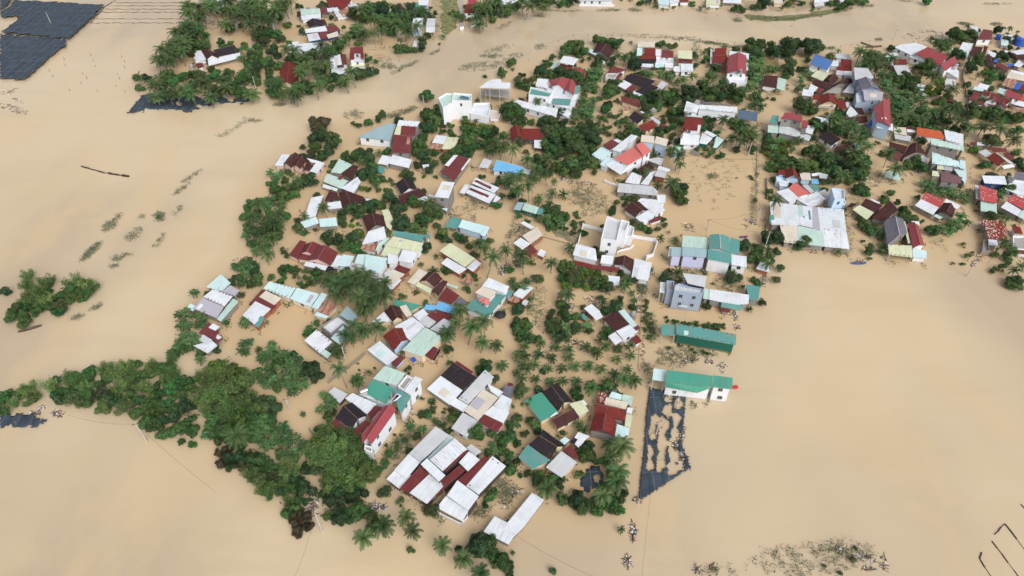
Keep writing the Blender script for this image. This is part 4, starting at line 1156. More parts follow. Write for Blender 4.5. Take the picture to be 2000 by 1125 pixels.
DATA_V = '''T 0 0 1
F palm 12 372,8 402,12 398,42 352,112 328,132 302,120 318,92 345,58
F palm+tree 14 296,150 330,140 400,138 500,140 498,178 400,185 300,182
dark 263,150,9 285,150,10 272,170,9 300,165,10 318,172,9
palm 270,155,11
F palm 13 402,0 572,0 560,22 540,38 500,45 440,38 410,18
F tree+dark 12 382,62 405,66 405,96 385,112 362,100 350,112
F dark+tree 13 490,44 538,58 548,80 522,130 500,160 476,142 492,100 498,72
tree 449,56,10 470,50,6 432,85,9 452,83,7 478,90,8
F ban+tree 11 458,95 500,98 510,125 480,130
F tree+dark+palm 12 518,150 530,120 545,125 548,170 620,158 700,132 712,146 640,172 560,188 524,182
F palm+tree 13 560,98 655,96 655,108 630,150 600,128 590,170 582,135 560,120
F palm+dark 13 690,10 822,8 818,58 760,58 700,52 690,30
palm 678,68,14 713,70,11 729,72,10 746,68,12 640,104,12 618,108,12 645,100,11 583,165,15
dark 700,82,9 721,138,12 735,140,7
tree 660,90,15 655,105,12 640,95,12 690,60,9
tree 545,35,8 560,45,8 553,75,9 564,84,8
areca 779,75,8 775,88,7
yel 671,52,5 562,50,7
F dark+palm 12 915,4 962,0 1070,0 1072,10 1000,22 960,38 936,46 928,22
F dark+tree 10 770,90 800,88 828,78 820,98 790,100
tree 838,28,6 800,35,9
dark 1490,8,13 1478,12,10
tree 1436,16,9 1450,18,8 1538,8,8 1812,0,10
F tree+dark 9 1050,2 1120,2 1120,10 1060,10
F tree 9 1630,0 1690,0 1680,10 1640,14
T 820 80 5
tree 60,530,17 1430,80,14 1480,40,14 1540,60,16 1400,130,10 1590,110,12
dark 250,640,15 160,690,14 60,700,12 130,800,16 60,850,14 250,730,12 440,740,8 900,700,20 980,740,14 820,680,10
yel 470,830,16 630,840,15
tree 480,870,14 640,880,13 540,900,13 100,760,12 830,640,9
tree 1100,385,9 970,380,10 1040,440,10 970,430,9 1030,400,8
dark 1170,300,12 1260,320,13 1340,320,14 1420,310,14 1480,340,14 1540,370,14 1000,330,7
tree 1230,240,7 1300,160,8 1230,200,7
ban 1660,330,12 1720,330,12 1650,380,12 1710,390,12 1760,340,12 1700,440,10 1640,450,10 1600,470,8 1750,290,10
tree 1730,210,11 1860,480,14 1830,650,12 1870,510,12
dark 1750,560,6
ban 1610,590,9 1700,590,9 1650,640,8 1680,690,9 1520,700,12 1580,700,12 1640,730,12 1530,760,12
dark 880,220,9 905,200,8 810,320,10 800,290,7
shrub 630,345 640,350,5 905,280,5
palm 1160,620,9
F dark+tree 14 1210,770 1330,760 1480,770 1560,800 1640,790 1740,860 1740,960 1640,1000 1660,1060 1500,1040 1300,1090 1200,1060 1240,950 1320,880 1220,830
dark 1000,800,10 1090,790,8 1380,700,11 1320,690,8
tree 1180,800,9
F dark+tree 12 650,900 740,880 870,930 880,1010 820,1060 640,1060 640,960
F dark+tree 12 390,960 560,940 610,1010 560,1060 420,1080 340,1060
T 0 0 1
F dark+tree 14 1040,255 1100,255 1165,245 1168,290 1150,330 1100,345 1060,340 1045,310 1060,285
F dark+tree 12 820,255 830,285 845,320 832,330 812,300
F dark+tree 11 885,295 915,290 912,310 888,312
palm 956,296,12 980,296,13 1002,301,13 1030,309,14 1070,320,14 1047,330,14 996,342,17 1018,347,13 1041,352,11 1066,346,10 1007,379,15 1033,379,13 1084,365,8
young 1052,389,10 1076,382,11 1100,382,10 1073,400,9 1052,398,8
ban 991,360,12 1042,348,11
dark 868,307,15 916,277,14 903,294,12 895,268,12 882,268,10
tree 971,401,9 975,355,8 1020,395,9 955,388,7
F ban+tree+dark 11 1060,400 1085,395 1100,410 1095,440 1075,445 1058,425
F shrub+tree 10 1095,415 1120,410 1142,425 1142,455 1110,460 1088,445
F shrub 9 860,240 880,240 890,262 862,262
T 1120 60 5
dark 600,330,14 570,300,10
palm 440,265,11 505,262,11
tree 240,95,12 380,120,11 300,80,9 455,100,8 850,120,10 990,140,7 240,280,11 710,420,10
ban 770,430,9 830,430,9 890,430,9 860,390,7 930,440,10 960,470,9 1000,500,9
palm 1075,450,12 1160,440,12 1300,480,13 1370,460,13 1330,430,10
dark 1390,370,11 1350,410,8
F dark+tree 13 1100,540 1280,520 1500,560 1660,570 1660,640 1500,680 1340,700 1060,680 1040,580
F dark+tree 12 740,620 880,570 1010,600 1020,700 940,760 800,730
palm 860,630,12 1640,570,13
tree 720,760,14 690,660,10 820,690,12
F dark+tree 12 930,790 1060,800 1060,930 960,930
palm 1460,850,13 1720,1020,14 1620,1060,14 1570,1030,12
F dark+tree 11 1270,850 1380,870 1370,960 1270,960
F dark+tree 11 1550,880 1700,900 1690,980 1560,970
F ban 9 1700,270 1840,280 1860,480 1740,560 1700,400
F dark+tree 12 1680,130 1830,110 1840,260 1700,240
dark 1970,210,13 1900,200,9 350,600,14 340,560,10 330,740,11 310,770,9
ban 120,520,9 60,700,12 190,690,12 170,760,10 100,760,10 1620,700,8 1700,570,8
tree 1960,660,5 270,660,5 870,830,6
ban 190,400,12 150,450,12 260,430,12 210,490,12 240,370,10 130,560,8
shrub 410,910,6 320,890,6 290,930,5 280,850,6 230,990,10 330,1010,8 370,830,5 300,960,5 460,820,6
dark 560,960,10 610,980,12 500,1010,10 840,970,9 910,970,8 970,1010,8 1020,1080,8 940,800,8
palm 1740,680,7
ban 1760,610,7 1800,640,8 1770,720,8
F ban+dark 10 1870,980 1900,980 1960,1060 1980,1110 1890,1120 1860,1040
T 1440 60 5.882
tree 620,190,21 690,160,14
dark 860,190,21 940,180,13 800,170,14 470,250,12 560,280,9
brn 545,130,9
tree 590,370,13 600,480,11 570,420,11 560,520,8 375,170,9 200,170,12 240,210,12 250,120,6
ban 400,430,8 350,440,8 450,440,8 200,420,13 160,480,12 240,530,12 190,580,12 140,380,10 260,460,11
F palm 12 1380,210 1560,220 1690,280 1790,420 1740,500 1560,400 1460,420 1400,320
F ban 9 1640,520 1820,620 1980,720 1980,900 1860,960 1760,900 1720,720 1640,600
F dark+tree 11 1790,480 1960,500 2000,620 1960,700 1850,610
ban 770,470,8 740,560,9 760,640,8 720,600,8 830,510,7
tree 780,870,17 700,880,15 850,900,14 730,800,9 700,680,8
tree 1150,980,14 1140,1030,12
shrub 425,790,5 1310,800,8 1260,790,7 230,790,7 250,740,6 350,780,5
tree 1060,300,8 1080,280,6 820,330,7
F ban 9 900,1050 1200,1080 1380,1110 1480,1120 1500,1180 1300,1180 1000,1150
T 0 0 1
F dark+tree+palm 12 1745,225 1790,215 1880,212 1886,245 1850,258 1800,255 1758,245
F ban 10 1740,190 1800,178 1812,200 1790,225 1748,222
palm 1856,175,15 1826,145,16 1898,245,15 1924,240,16 1946,252,18 1976,272,16
tree 1840,91,16 1805,136,17 1815,130,12 1756,156,12 1787,154,12 1770,145,10 1778,168,12
dark 1859,66,14 1891,63,17 1880,75,12 1873,108,13 1865,104,9 1910,120,15 1895,132,13 1958,110,11 1984,75,8 1966,78,8
yel 1823,175,16 1927,139,9 1836,158,10 1903,291,10 1871,204,9
tree 1940,145,11 1930,155,10 1838,195,12 1852,190,10 1825,200,7 1894,180,7 1890,165,8 1990,80,8 1836,80,9 1820,75,7
areca 1964,43,7 1973,55,7 1986,63,5
areca 1935,205,4 1912,198,4 1945,200,4 1968,205,4 1976,203,5
F dark+tree 12 1895,205 1960,210 1985,228 1985,240 1930,235 1900,228
tree 1940,278,17 1928,270,12 1994,230,11 1985,255,12 1970,230,11
palm 1733,308,14 1750,333,15
tree 1798,324,14 1772,322,11 1790,312,9 1725,300,8
ban 1748,250,9 1756,262,8
areca
F dark+ban+palm 12 1590,240 1640,240 1700,262 1690,285 1640,262 1600,255
F ban+yel+tree 9 1494,275 1545,272 1548,298 1520,312 1494,305
dark 1584,296,13 1600,296,12 1572,298,9
palm 1565,318,14 1616,306,15 1664,300,14 1690,290,12 1638,347,15
F dark+tree 14 1520,312 1600,312 1690,290 1700,345 1664,352 1600,338 1540,332
tree 1507,322,12 1518,330,8 1678,368,13 1690,375,10
palm 1472,264,14 1450,277,13 1462,288,10
dark 1470,290,9 1440,290,9 1452,258,9
palm 1512,404,13
dark 1506,460,16 1518,465,14 1500,470,12 1570,470,15 1560,478,12 1582,475,10
tree 1478,494,15 1470,505,12 1488,510,12 1482,485,10
dark 1518,490,9 1508,498,9 1504,510,9
tree 1474,546,8 1480,552,8
palm 1502,520,12 1497,500,10
tree 1686,439,13 1695,448,9 1705,442,8 1680,425,8
ban 1712,449,10 1720,460,9 1700,455,9 1724,480,9 1726,492,8
tree 1741,376,8 1752,396,7 1730,385,8 1697,490,10 1702,480,7 1690,370,9 1675,375,8 1502,375,8 1510,350,6
dark 1728,389,10 1503,385,6
F ban 8 1798,355 1840,362 1892,382 1888,396 1840,382 1800,372
tree 1773,422,17 1765,428,12 1785,430,9 1792,385,6
dark 1822,448,14
ban 1875,424,13 1868,432,13 1884,434,12 1872,446,10 1850,440,12 1856,452,10 1842,448,10
shrub 1880,479,8 1890,501,9 1898,495,6 1881,517,7 1860,515,5 1802,434,7 1868,334,6 1858,330,5 1980,440,5 1998,420,6
dark 1972,370,12 1962,372,10 1855,335,6
ban 1954,386,10 1954,374,8
palm 1964,487,12 1950,484,9 1975,495,11
tree 1981,490,11 1968,500,10 1942,498,7
areca 1941,498,5
young 1978,537,11 1990,523,11
tree 1990,552,13 1975,548,11 1985,558,12 1968,556,9
shrub 1953,524,10 1945,528,9 1962,518,9 1970,514,8 1936,532,8
shrub 1690,420,6 1735,470,5 1686,472,6 1698,505,6
dark 1762,412,10
brn 624,243,20 634,235,14 614,252,13
dark 617,270,17 632,262,17 645,285,16 650,270,13 632,300,15 655,278,12
tree 615,285,14 610,297,11 622,306,11
palm 653,272,14
tree 592,288,7
F ban+tree 10 522,340 560,332 600,348 590,372 560,400 530,392
dark 606,352,15 590,360,10
F ban+palm+tree 12 482,400 520,385 558,400 562,425 540,470 520,500 500,505 482,478 478,430
ban 535,360,10 545,345,10 505,420,9
palm 548,430,14 530,445,13 632,410,12
tree 520,480,10 545,455,10 505,390,6
yel 674,300,10 710,367,8
tree 678,308,12 694,306,14 705,300,12
dark 716,300,14 722,312,13 718,335,17 708,340,12 732,350,12 728,328,13
tree 745,222,9 741,232,9 719,238,10
dark 838,225,17 850,238,15 845,250,12 790,337,12 819,322,10 840,330,10 828,318,8
tree 818,281,13 806,290,9 847,322,10 812,300,8 850,300,9 700,245,7 690,240,5 720,370,6
tree 732,351,11 745,348,9 755,370,6 762,373,6 740,372,6
dark 689,410,14 706,412,14 721,404,13 737,396,14 680,402,9 668,430,13 698,420,9 727,412,8
tree 745,402,9 752,392,9
dark 759,388,12 775,408,14 782,425,13 770,395,10 790,405,10
tree 802,392,13 812,398,12 795,388,10
dark 775,438,12 790,440,16 805,445,12 782,446,10
tree 844,410,19 835,420,14 855,418,12 823,425,12 830,430,12
dark 820,428,13 812,445,10
F tree+dark 11 615,460 650,455 700,452 708,480 700,490 665,484 640,470
shrub 690,430,7 700,440,7 700,450,7 600,455,7 615,450,6
tree 580,447,11 592,455,6 554,492,6 560,500,5 550,485,5
yel 687,440,6
dark 865,455,12 872,468,10 858,462,8
palm 929,482,12 948,492,13 956,520,16 986,498,14 1017,514,16 1074,519,13
tree 897,462,12 907,470,10 915,480,9 875,530,9 868,525,7 927,538,6 929,545,6
young 852,503,6
ban 823,517,7
F ban+dark 10 1060,400 1080,410 1098,420 1092,440 1070,440
F tree+yel 11 1096,515 1125,515 1150,520 1182,545 1184,560 1150,565 1105,560 1092,535
tree 1212,535,8 1239,548,9 1199,409,9 1205,395,7 1222,385,6 1195,415,8 1297,428,8 1300,440,7 1256,443,10 1270,450,9 1285,448,7 1240,445,7
dark 1212,530,6 1329,385,14 1322,378,12 1336,392,9
palm 1322,312,14 1313,354,18 1318,298,12 1330,325,10
palm 1260,345,7
dark 1330,362,14 1337,370,11 1322,372,10
dark 1241,257,9 1225,263,10 1255,262,7 1262,252,7 1290,258,8 1303,252,7 1312,270,5 1308,280,5
F tree+shrub 9 1370,288 1398,292 1412,300 1400,312 1372,302
tree 1327,288,9 1348,285,8 1360,290,7
F dark+shrub 8 1162,300 1175,300 1178,330 1160,338
F dark+ban+tree 12 448,520 480,508 502,512 512,532 495,560 462,562 450,545
ban 383,572,11 478,515,11 492,528,10
F ban 11 344,612 372,600 402,612 400,640 372,690 332,700 330,682 352,655
dark 362,680,11 345,690,10 390,690,10 400,688,8 424,682,9
ban 480,637,12 480,675,13 474,688,12 490,665,10 474,625,10 531,673,9 545,692,13 535,700,10
tree 552,547,10 529,541,8 556,525,12 617,534,11 545,525,6 470,575,8 440,630,7 545,555,9 592,558,7 580,528,5 570,530,6
F palm 17 640,540 690,532 735,560 745,585 705,605 660,590 642,570
tree 678,530,13 690,545,8 606,644,12 598,650,9 618,630,8
palm 708,649,19 735,647,17 674,662,15 714,612,15 724,602,13 750,564,14 661,686,14 700,650,12 690,665,12
palm 875,652,17 874,654,15 898,614,18 919,647,19 948,644,19 940,672,15 969,675,14 884,640,12
dark 1012,604,14
F dark+tree 11 1003,625 1030,622 1036,660 1015,668 1005,650
tree 1020,650,11 1010,640,10
F tree+ban+dark 12 1070,600 1100,608 1150,620 1155,648 1110,662 1066,655
palm 1106,573,16
dark 1097,592,12 1105,600,8 1142,612,6 1138,600,6
ban 1010,560,12 1020,568,11 1030,552,10 1000,550,9 1033,600,6 1035,585,8
tree 1205,592,12 1212,585,8 1236,600,8 1258,620,5
ban 1236,589,8 1234,575,7
yel 1206,596,8 1232,598,6
young 1025,680,11 1025,697,12 1055,672,11 1053,692,12 1085,662,10 1087,680,11 1078,698,11 1110,682,12 1112,698,12 1142,680,12 1168,697,11 1183,680,11 1206,706,11 1231,698,11
young 1020,715,12 1045,714,12 1070,718,11 1097,722,12 1122,716,12 1148,718,12 1172,722,12 1200,730,12 1226,724,10 1020,742,12 1046,742,11 1075,746,12 1100,748,12 1127,745,12 1155,752,13 1185,747,10 1028,727,11 1008,700,10 1010,728,10
palm 1237,738,17 1220,742,13 1153,762,14
dark 1015,690,9 1040,660,8 1050,660,8 1060,725,7
tree 1127,770,12 1120,765,9 1189,753,14 1175,757,11 1198,756,9 1130,757,6
palm
dark 1045,831,13 1036,822,10 1050,842,9
areca 1003,797,6 1018,809,6 1027,811,6 1040,800,6
tree 1021,849,8 1011,866,8 1008,860,6 1030,845,6
F tree+ban 11 955,850 1005,812 1020,825 1005,850 965,885
F tree+dark 12 950,880 990,880 1010,895 1008,925 975,920
dark 1148,885,20 1140,878,12 1158,895,12 1152,870,10
palm 1218,876,25 1209,913,24 1206,940,24 1072,954,21 1172,972,18 1190,895,14
F dark+tree 14 1035,920 1075,918 1100,935 1095,955 1045,950
F dark+tree 14 1085,965 1120,962 1160,975 1222,962 1222,998 1180,1002 1120,992 1088,985
dark 1180,900,12 1192,925,12 1180,950,12 1215,960,12
tree 996,914,14 1016,928,5 1030,925,8 1060,900,6 1100,845,6
tree 931,843,17 925,838,12 938,850,12
dark 954,975,10 960,965,10 966,958,8 948,985,7
cycad 844,785,10
tree 828,806,11 835,812,9 848,800,9 886,808,8 895,812,8 880,800,6 858,825,6 850,822,6
ban 804,835,11 824,838,11
tree 814,852,9 800,880,9 750,905,11 760,885,9 742,918,9 775,875,6 790,860,6
shrub 865,805,6 865,830,5 870,800,5 825,780,6 985,765,6 720,728,6 702,724,4 732,720,4 775,865,7 785,850,6 770,850,5 755,870,6 700,710,4
palm
palm 672,738,15 699,749,14
F ban+tree 12 512,690 545,680 560,700 562,750 540,765 515,750 500,728
dark 614,722,17 606,712,14 620,735,13 600,730,12
F ban 11 560,690 590,700 596,745 585,770 566,775 556,740
ban 639,787,15 628,800,12 650,795,12 633,775,10
tree 640,812,12 650,805,9
ban 590,812,7
tree 571,690,9
palm 661,700,10
young
F tree+bam+dark 14 0,765 60,752 75,775 50,795 0,798
bam 48,760,12
F bam+tree+rnd 16 95,745 140,722 230,712 290,708 340,722 372,750 385,790 330,800 260,780 180,775 110,772
F dark+tree 17 110,770 250,775 320,790 385,800 385,838 340,852 285,828 255,800 180,790 120,788
bam 240,715,14 290,712,15 140,735,12 320,730,14 130,730,12 265,730,15
F bam+yel+bam+tree 16 378,728 435,706 474,724 490,765 508,782 490,815 450,830 400,810 385,760
F dark+tree 16 500,775 535,782 545,805 520,845 470,862 410,860 395,835 430,820 480,830
bam 420,715,16 400,730,15 440,730,16 460,750,16 430,760,16 470,780,15 450,800,15 408,772,14 485,735,12 440,785,14
F dark+brn 15 418,875 460,870 500,885 505,915 450,912 425,900
palm 460,853,23
F ban 13 500,815 545,830 598,858 602,885 560,895 505,872
ban 400,850,10 420,855,11 590,870,12 570,885,12
F tree+dark+bam 17 490,895 560,882 600,905 602,960 560,988 515,962 488,935
F bam+tree+yel+bam 16 612,860 660,836 708,866 720,920 695,950 645,960 612,915
bam 640,860,17 680,850,17 700,880,18 660,900,18 630,890,16 715,925,16 690,930,17 650,930,15 605,880,12 728,918,12 660,870,18 630,865,14
F dark+tree 16 622,950 660,945 705,940 698,1000 660,1024 635,1015
F dark+brn+tree 13 552,985 602,975 606,1030 580,1045 560,1015
F tree+dark 13 610,850 660,850 640,830 625,835
bam 640,835,13 622,845,12
palm 710,1056,21 754,1028,22 796,1014,17 814,1040,17 864,1065,18 904,1092,21 944,1120,19
tree 802,1074,8 724,1008,14 716,1000,10 702,1000,10 735,1020,10
dark 726,1030,12 942,1066,24 925,1075,17 958,1052,16 930,1055,14 976,1092,20 990,1100,14 960,1085,16 895,1070,8 700,1010,9
tree 1080,1116,8 1001,1080,5
young 1212,1038,8
F tree+bam+rnd 14 22,600 58,575 88,560 102,578 85,610 42,632 18,625
F tree+rnd+tree 13 92,595 125,560 165,545 182,560 166,582 112,612 90,610
bam 48,532,10 88,545,12 140,543,13 75,560,13 165,553,13 60,575,14 50,550,11 155,570,12
dark 10,570,10 18,572,6
tree 380,838,10 400,845,9 355,865,8 375,868,8 330,845,8
shrub 374,866,6 452,900,8 310,424,7
tree 1664,1090,7 1610,1105,5 1672,1070,5 1640,1120,6
shrub 830,345,7
F shrub 12 1163,225 1232,228 1232,262 1190,268 1165,255
F shrub 13 560,520 620,520 625,555 580,560
F shrub 11 1020,395 1040,420 1030,440 1010,420
F shrub 12 860,830 885,815 900,835 870,850
F shrub+tree 9 1225,370 1245,375 1240,400 1215,400
F shrub 10 1265,585 1275,660 1262,660 1255,600
F shrub 9 1295,285 1300,300 1320,290
F shrub 9 1375,632 1420,640 1410,645 1310,630
tree 1402,636,9 1375,636,6 1395,640,7 1360,634,5
shrub 1300,620,6 1305,628,6 1315,626,5 1305,680,7 1350,683,7 1328,675,6 1382,692,6 1375,688,6 1358,690,5
shrub 1425,525,8 1375,545,7 1385,570,6 1372,530,5 1378,535,5 1393,555,5 1452,560,5 1478,500,6
shrub 1465,345,6 1470,350,6 1475,480,8 1473,392,8 1470,300,6
F shrub+ban 10 1470,170 1490,172 1492,215 1474,215
F tree+dark 10 985,1110 1000,1100 1000,1125 985,1125
F tree+dark 12 1180,75 1200,78 1215,95 1190,95'''
# ---------------------------------------------------------------- water
def build_water():
    m, n, b = newmat('silt_water')
    geo = N(n, 'ShaderNodeNewGeometry').outputs['Position']
    mp = N(n, 'ShaderNodeMapping'); mp.inputs['Scale'].default_value = (1, .55, 1); mp.inputs['Rotation'].default_value = (0, 0, .5); n.links.new(geo, mp.inputs[0])
    big = noise(n, .011, 3, mp.outputs[0], .5); wisp = noise(n, .03, 5, mp.outputs[0], .6)
    x = mixc(n, ramp(n, big, .42, .56), WATER_A, WATER_B)
    x = mixc(n, mth(n, 'MULTIPLY', ramp(n, wisp, .50, .60), .6), x, WATER_C)
    sm = N(n, 'ShaderNodeMapping'); sm.inputs['Scale'].default_value = (.016, .06, 1); sm.inputs['Rotation'].default_value = (0, 0, -.62); n.links.new(geo, sm.inputs[0])
    st = noise(n, 1.0, 6, sm.outputs[0], .68)                        # silt drawn out along the current
    x = mixc(n, mth(n, 'MULTIPLY', ramp(n, st, .52, .72), .26), x, (.44, .345, .235))
    x = mixc(n, mth(n, 'MULTIPLY', ramp(n, st, .46, .30), .18), x, (.66, .55, .40))
    fine = noise(n, 2.4, 3, geo, .7)
    x = mixc(n, mth(n, 'MULTIPLY', ramp(n, fine, .3, .8), .12), x, (.28, .19, .10))
    at_ = N(n, 'ShaderNodeAttribute', attribute_name='silt_shade'); stir = noise(n, .07, 5, geo, .65)
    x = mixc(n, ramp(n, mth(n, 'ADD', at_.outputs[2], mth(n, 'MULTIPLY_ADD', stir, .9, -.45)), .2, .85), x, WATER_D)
    n.links.new(x, b.inputs['Base Color']); b.inputs['Roughness'].default_value = .12; b.inputs['IOR'].default_value = 1.33
    rip = noise(n, 1.1, 4, geo, .65)
    bp = N(n, 'ShaderNodeBump'); bp.inputs['Strength'].default_value = .35; bp.inputs['Distance'].default_value = .07
    n.links.new(rip, bp.inputs['Height']); n.links.new(bp.outputs[0], b.inputs['Normal'])
    # one sheet to the horizon; village mask: browner standing silt, with shade between houses painted into the colour
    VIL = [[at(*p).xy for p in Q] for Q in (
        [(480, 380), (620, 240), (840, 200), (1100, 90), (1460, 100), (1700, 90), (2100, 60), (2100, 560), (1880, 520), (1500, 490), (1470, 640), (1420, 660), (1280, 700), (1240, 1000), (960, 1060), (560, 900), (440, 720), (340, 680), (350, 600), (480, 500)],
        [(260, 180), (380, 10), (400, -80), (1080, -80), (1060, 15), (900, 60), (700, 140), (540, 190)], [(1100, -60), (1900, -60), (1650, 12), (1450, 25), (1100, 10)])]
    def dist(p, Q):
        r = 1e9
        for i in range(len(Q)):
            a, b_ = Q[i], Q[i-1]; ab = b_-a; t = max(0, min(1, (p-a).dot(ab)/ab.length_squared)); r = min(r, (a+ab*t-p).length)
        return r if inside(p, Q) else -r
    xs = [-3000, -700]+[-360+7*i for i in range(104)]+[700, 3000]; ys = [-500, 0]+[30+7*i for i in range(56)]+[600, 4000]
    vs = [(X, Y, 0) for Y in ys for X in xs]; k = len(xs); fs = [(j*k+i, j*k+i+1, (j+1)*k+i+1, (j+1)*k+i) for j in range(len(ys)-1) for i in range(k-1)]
    me = bpy.data.meshes.new('water'); me.from_pydata(vs, [], fs); A = me.attributes.new('silt_shade', 'FLOAT', 'POINT')
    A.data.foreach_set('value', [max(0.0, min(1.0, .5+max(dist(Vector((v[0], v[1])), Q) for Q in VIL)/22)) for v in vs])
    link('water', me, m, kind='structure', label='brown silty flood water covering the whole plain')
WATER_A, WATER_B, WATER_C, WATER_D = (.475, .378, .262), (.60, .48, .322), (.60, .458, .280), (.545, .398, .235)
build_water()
# ---------------------------------------------------------------- houses
M_post2 = plain('sandbag', srgb(112, 104, 96))
ROOFPX = []          # roof outlines on the survey photograph, to keep plants from growing through roofs
HOUSES = []          # (short name, centre)
RPOLY = []
def roof_face(mb, P, lowdir=None, thick=.09):
    # P: 3-D points, counter-clockwise from above; u runs along the eave, v up the slope
    e = lowdir if lowdir is not None else max(((P[(i+1) % len(P)]-P[i]) for i in range(len(P))), key=lambda q: q.length)
    u = e.normalized(); nrm = (P[1]-P[0]).cross(P[2]-P[0]).normalized(); v = nrm.cross(u)
    uv = [((p-P[0]).dot(u), (p-P[0]).dot(v)) for p in P]
    mb.face(P, uv); B = [p-Vector((0, 0, thick)) for p in P]
    mb.face(B[::-1], uv[::-1])
    for i in range(len(P)):
        j = (i+1) % len(P); mb.face([P[j], P[i], B[i], B[j]], [uv[j], uv[i], uv[i], uv[j]])
def wall_ring(mb, R, zlow=-1.0):                                   # R: list of (x, y, ztop)
    n = len(R)
    for i in range(n):
        a, b = R[i], R[(i+1) % n]
        mb.face([(a[0], a[1], zlow), (b[0], b[1], zlow), (b[0], b[1], b[2]), (a[0], a[1], a[2])])
    mb.face([(q[0], q[1], q[2]) for q in R])
def windows(root, R, rng, maxn=7):
    cnt = 0
    if root['label'].startswith('long dark teal'): return 99
    for i in range(len(R)):
        a, b = Vector(R[i]), Vector(R[(i+1) % len(R)])
        d = Vector((b.x-a.x, b.y-a.y, 0)); Ln = d.length
        if Ln < 2.6: continue
        d.normalize(); nn = Vector((d.y, -d.x, 0)); mid = (a+b)/2
        tocam = (Vector((0, 0, 0))-Vector((mid.x, mid.y, 0))).normalized()
        if nn.dot(tocam) < .25: continue
        top = min(a.z, b.z)
        if top < 1.9: continue
        rows = [top-1.2] if top < 4.6 else [top-1.4, top-4.0]
        k = max(1, min(4, int(Ln/3.4)))
        for z in rows:
            if z < .5: z = .6
            hh = min(.95, top-z-.25)
            if hh < .4: continue
            for q in range(k):
                if rng.random() < .3 or cnt >= maxn: continue
                w = rng.uniform(.6, .95); c = a+d*(Ln*(q+.5)/k+rng.uniform(-.3, .3)); c.z = z
                mb = MB(); f = .07
                def pl(x0, x1, z0, z1, o0, o1, tgt):
                    A = c+d*x0; B = c+d*x1; q0 = [A+nn*o0, B+nn*o0, B+nn*o1, A+nn*o1]
                    lo = [p+Vector((0, 0, z0)) for p in q0]; hi = [p+Vector((0, 0, z1)) for p in q0]
                    tgt.face(lo[::-1]); tgt.face(hi)
                    for s in range(4): t = (s+1) % 4; tgt.face([lo[s], lo[t], hi[t], hi[s]])
                pl(-w/2-f, -w/2, -f, hh+f, -.05, .06, mb); pl(w/2, w/2+f, -f, hh+f, -.05, .06, mb)
                pl(-w/2, w/2, hh, hh+f, -.05, .055, mb); pl(-w/2, w/2, -f, 0, -.05, .09, mb); pl(-.025, .025, 0, hh, -.05, .045, mb)
                wf = mb.build('window', M_frame, root)
                g = MB(); pl(-w/2, -.026, 0, hh, -.05, .02, g); pl(.026, w/2, 0, hh, -.05, .02, g)
                go = g.build('pane', M_glass, root); go.parent = wf
                cnt += 1
    return cnt
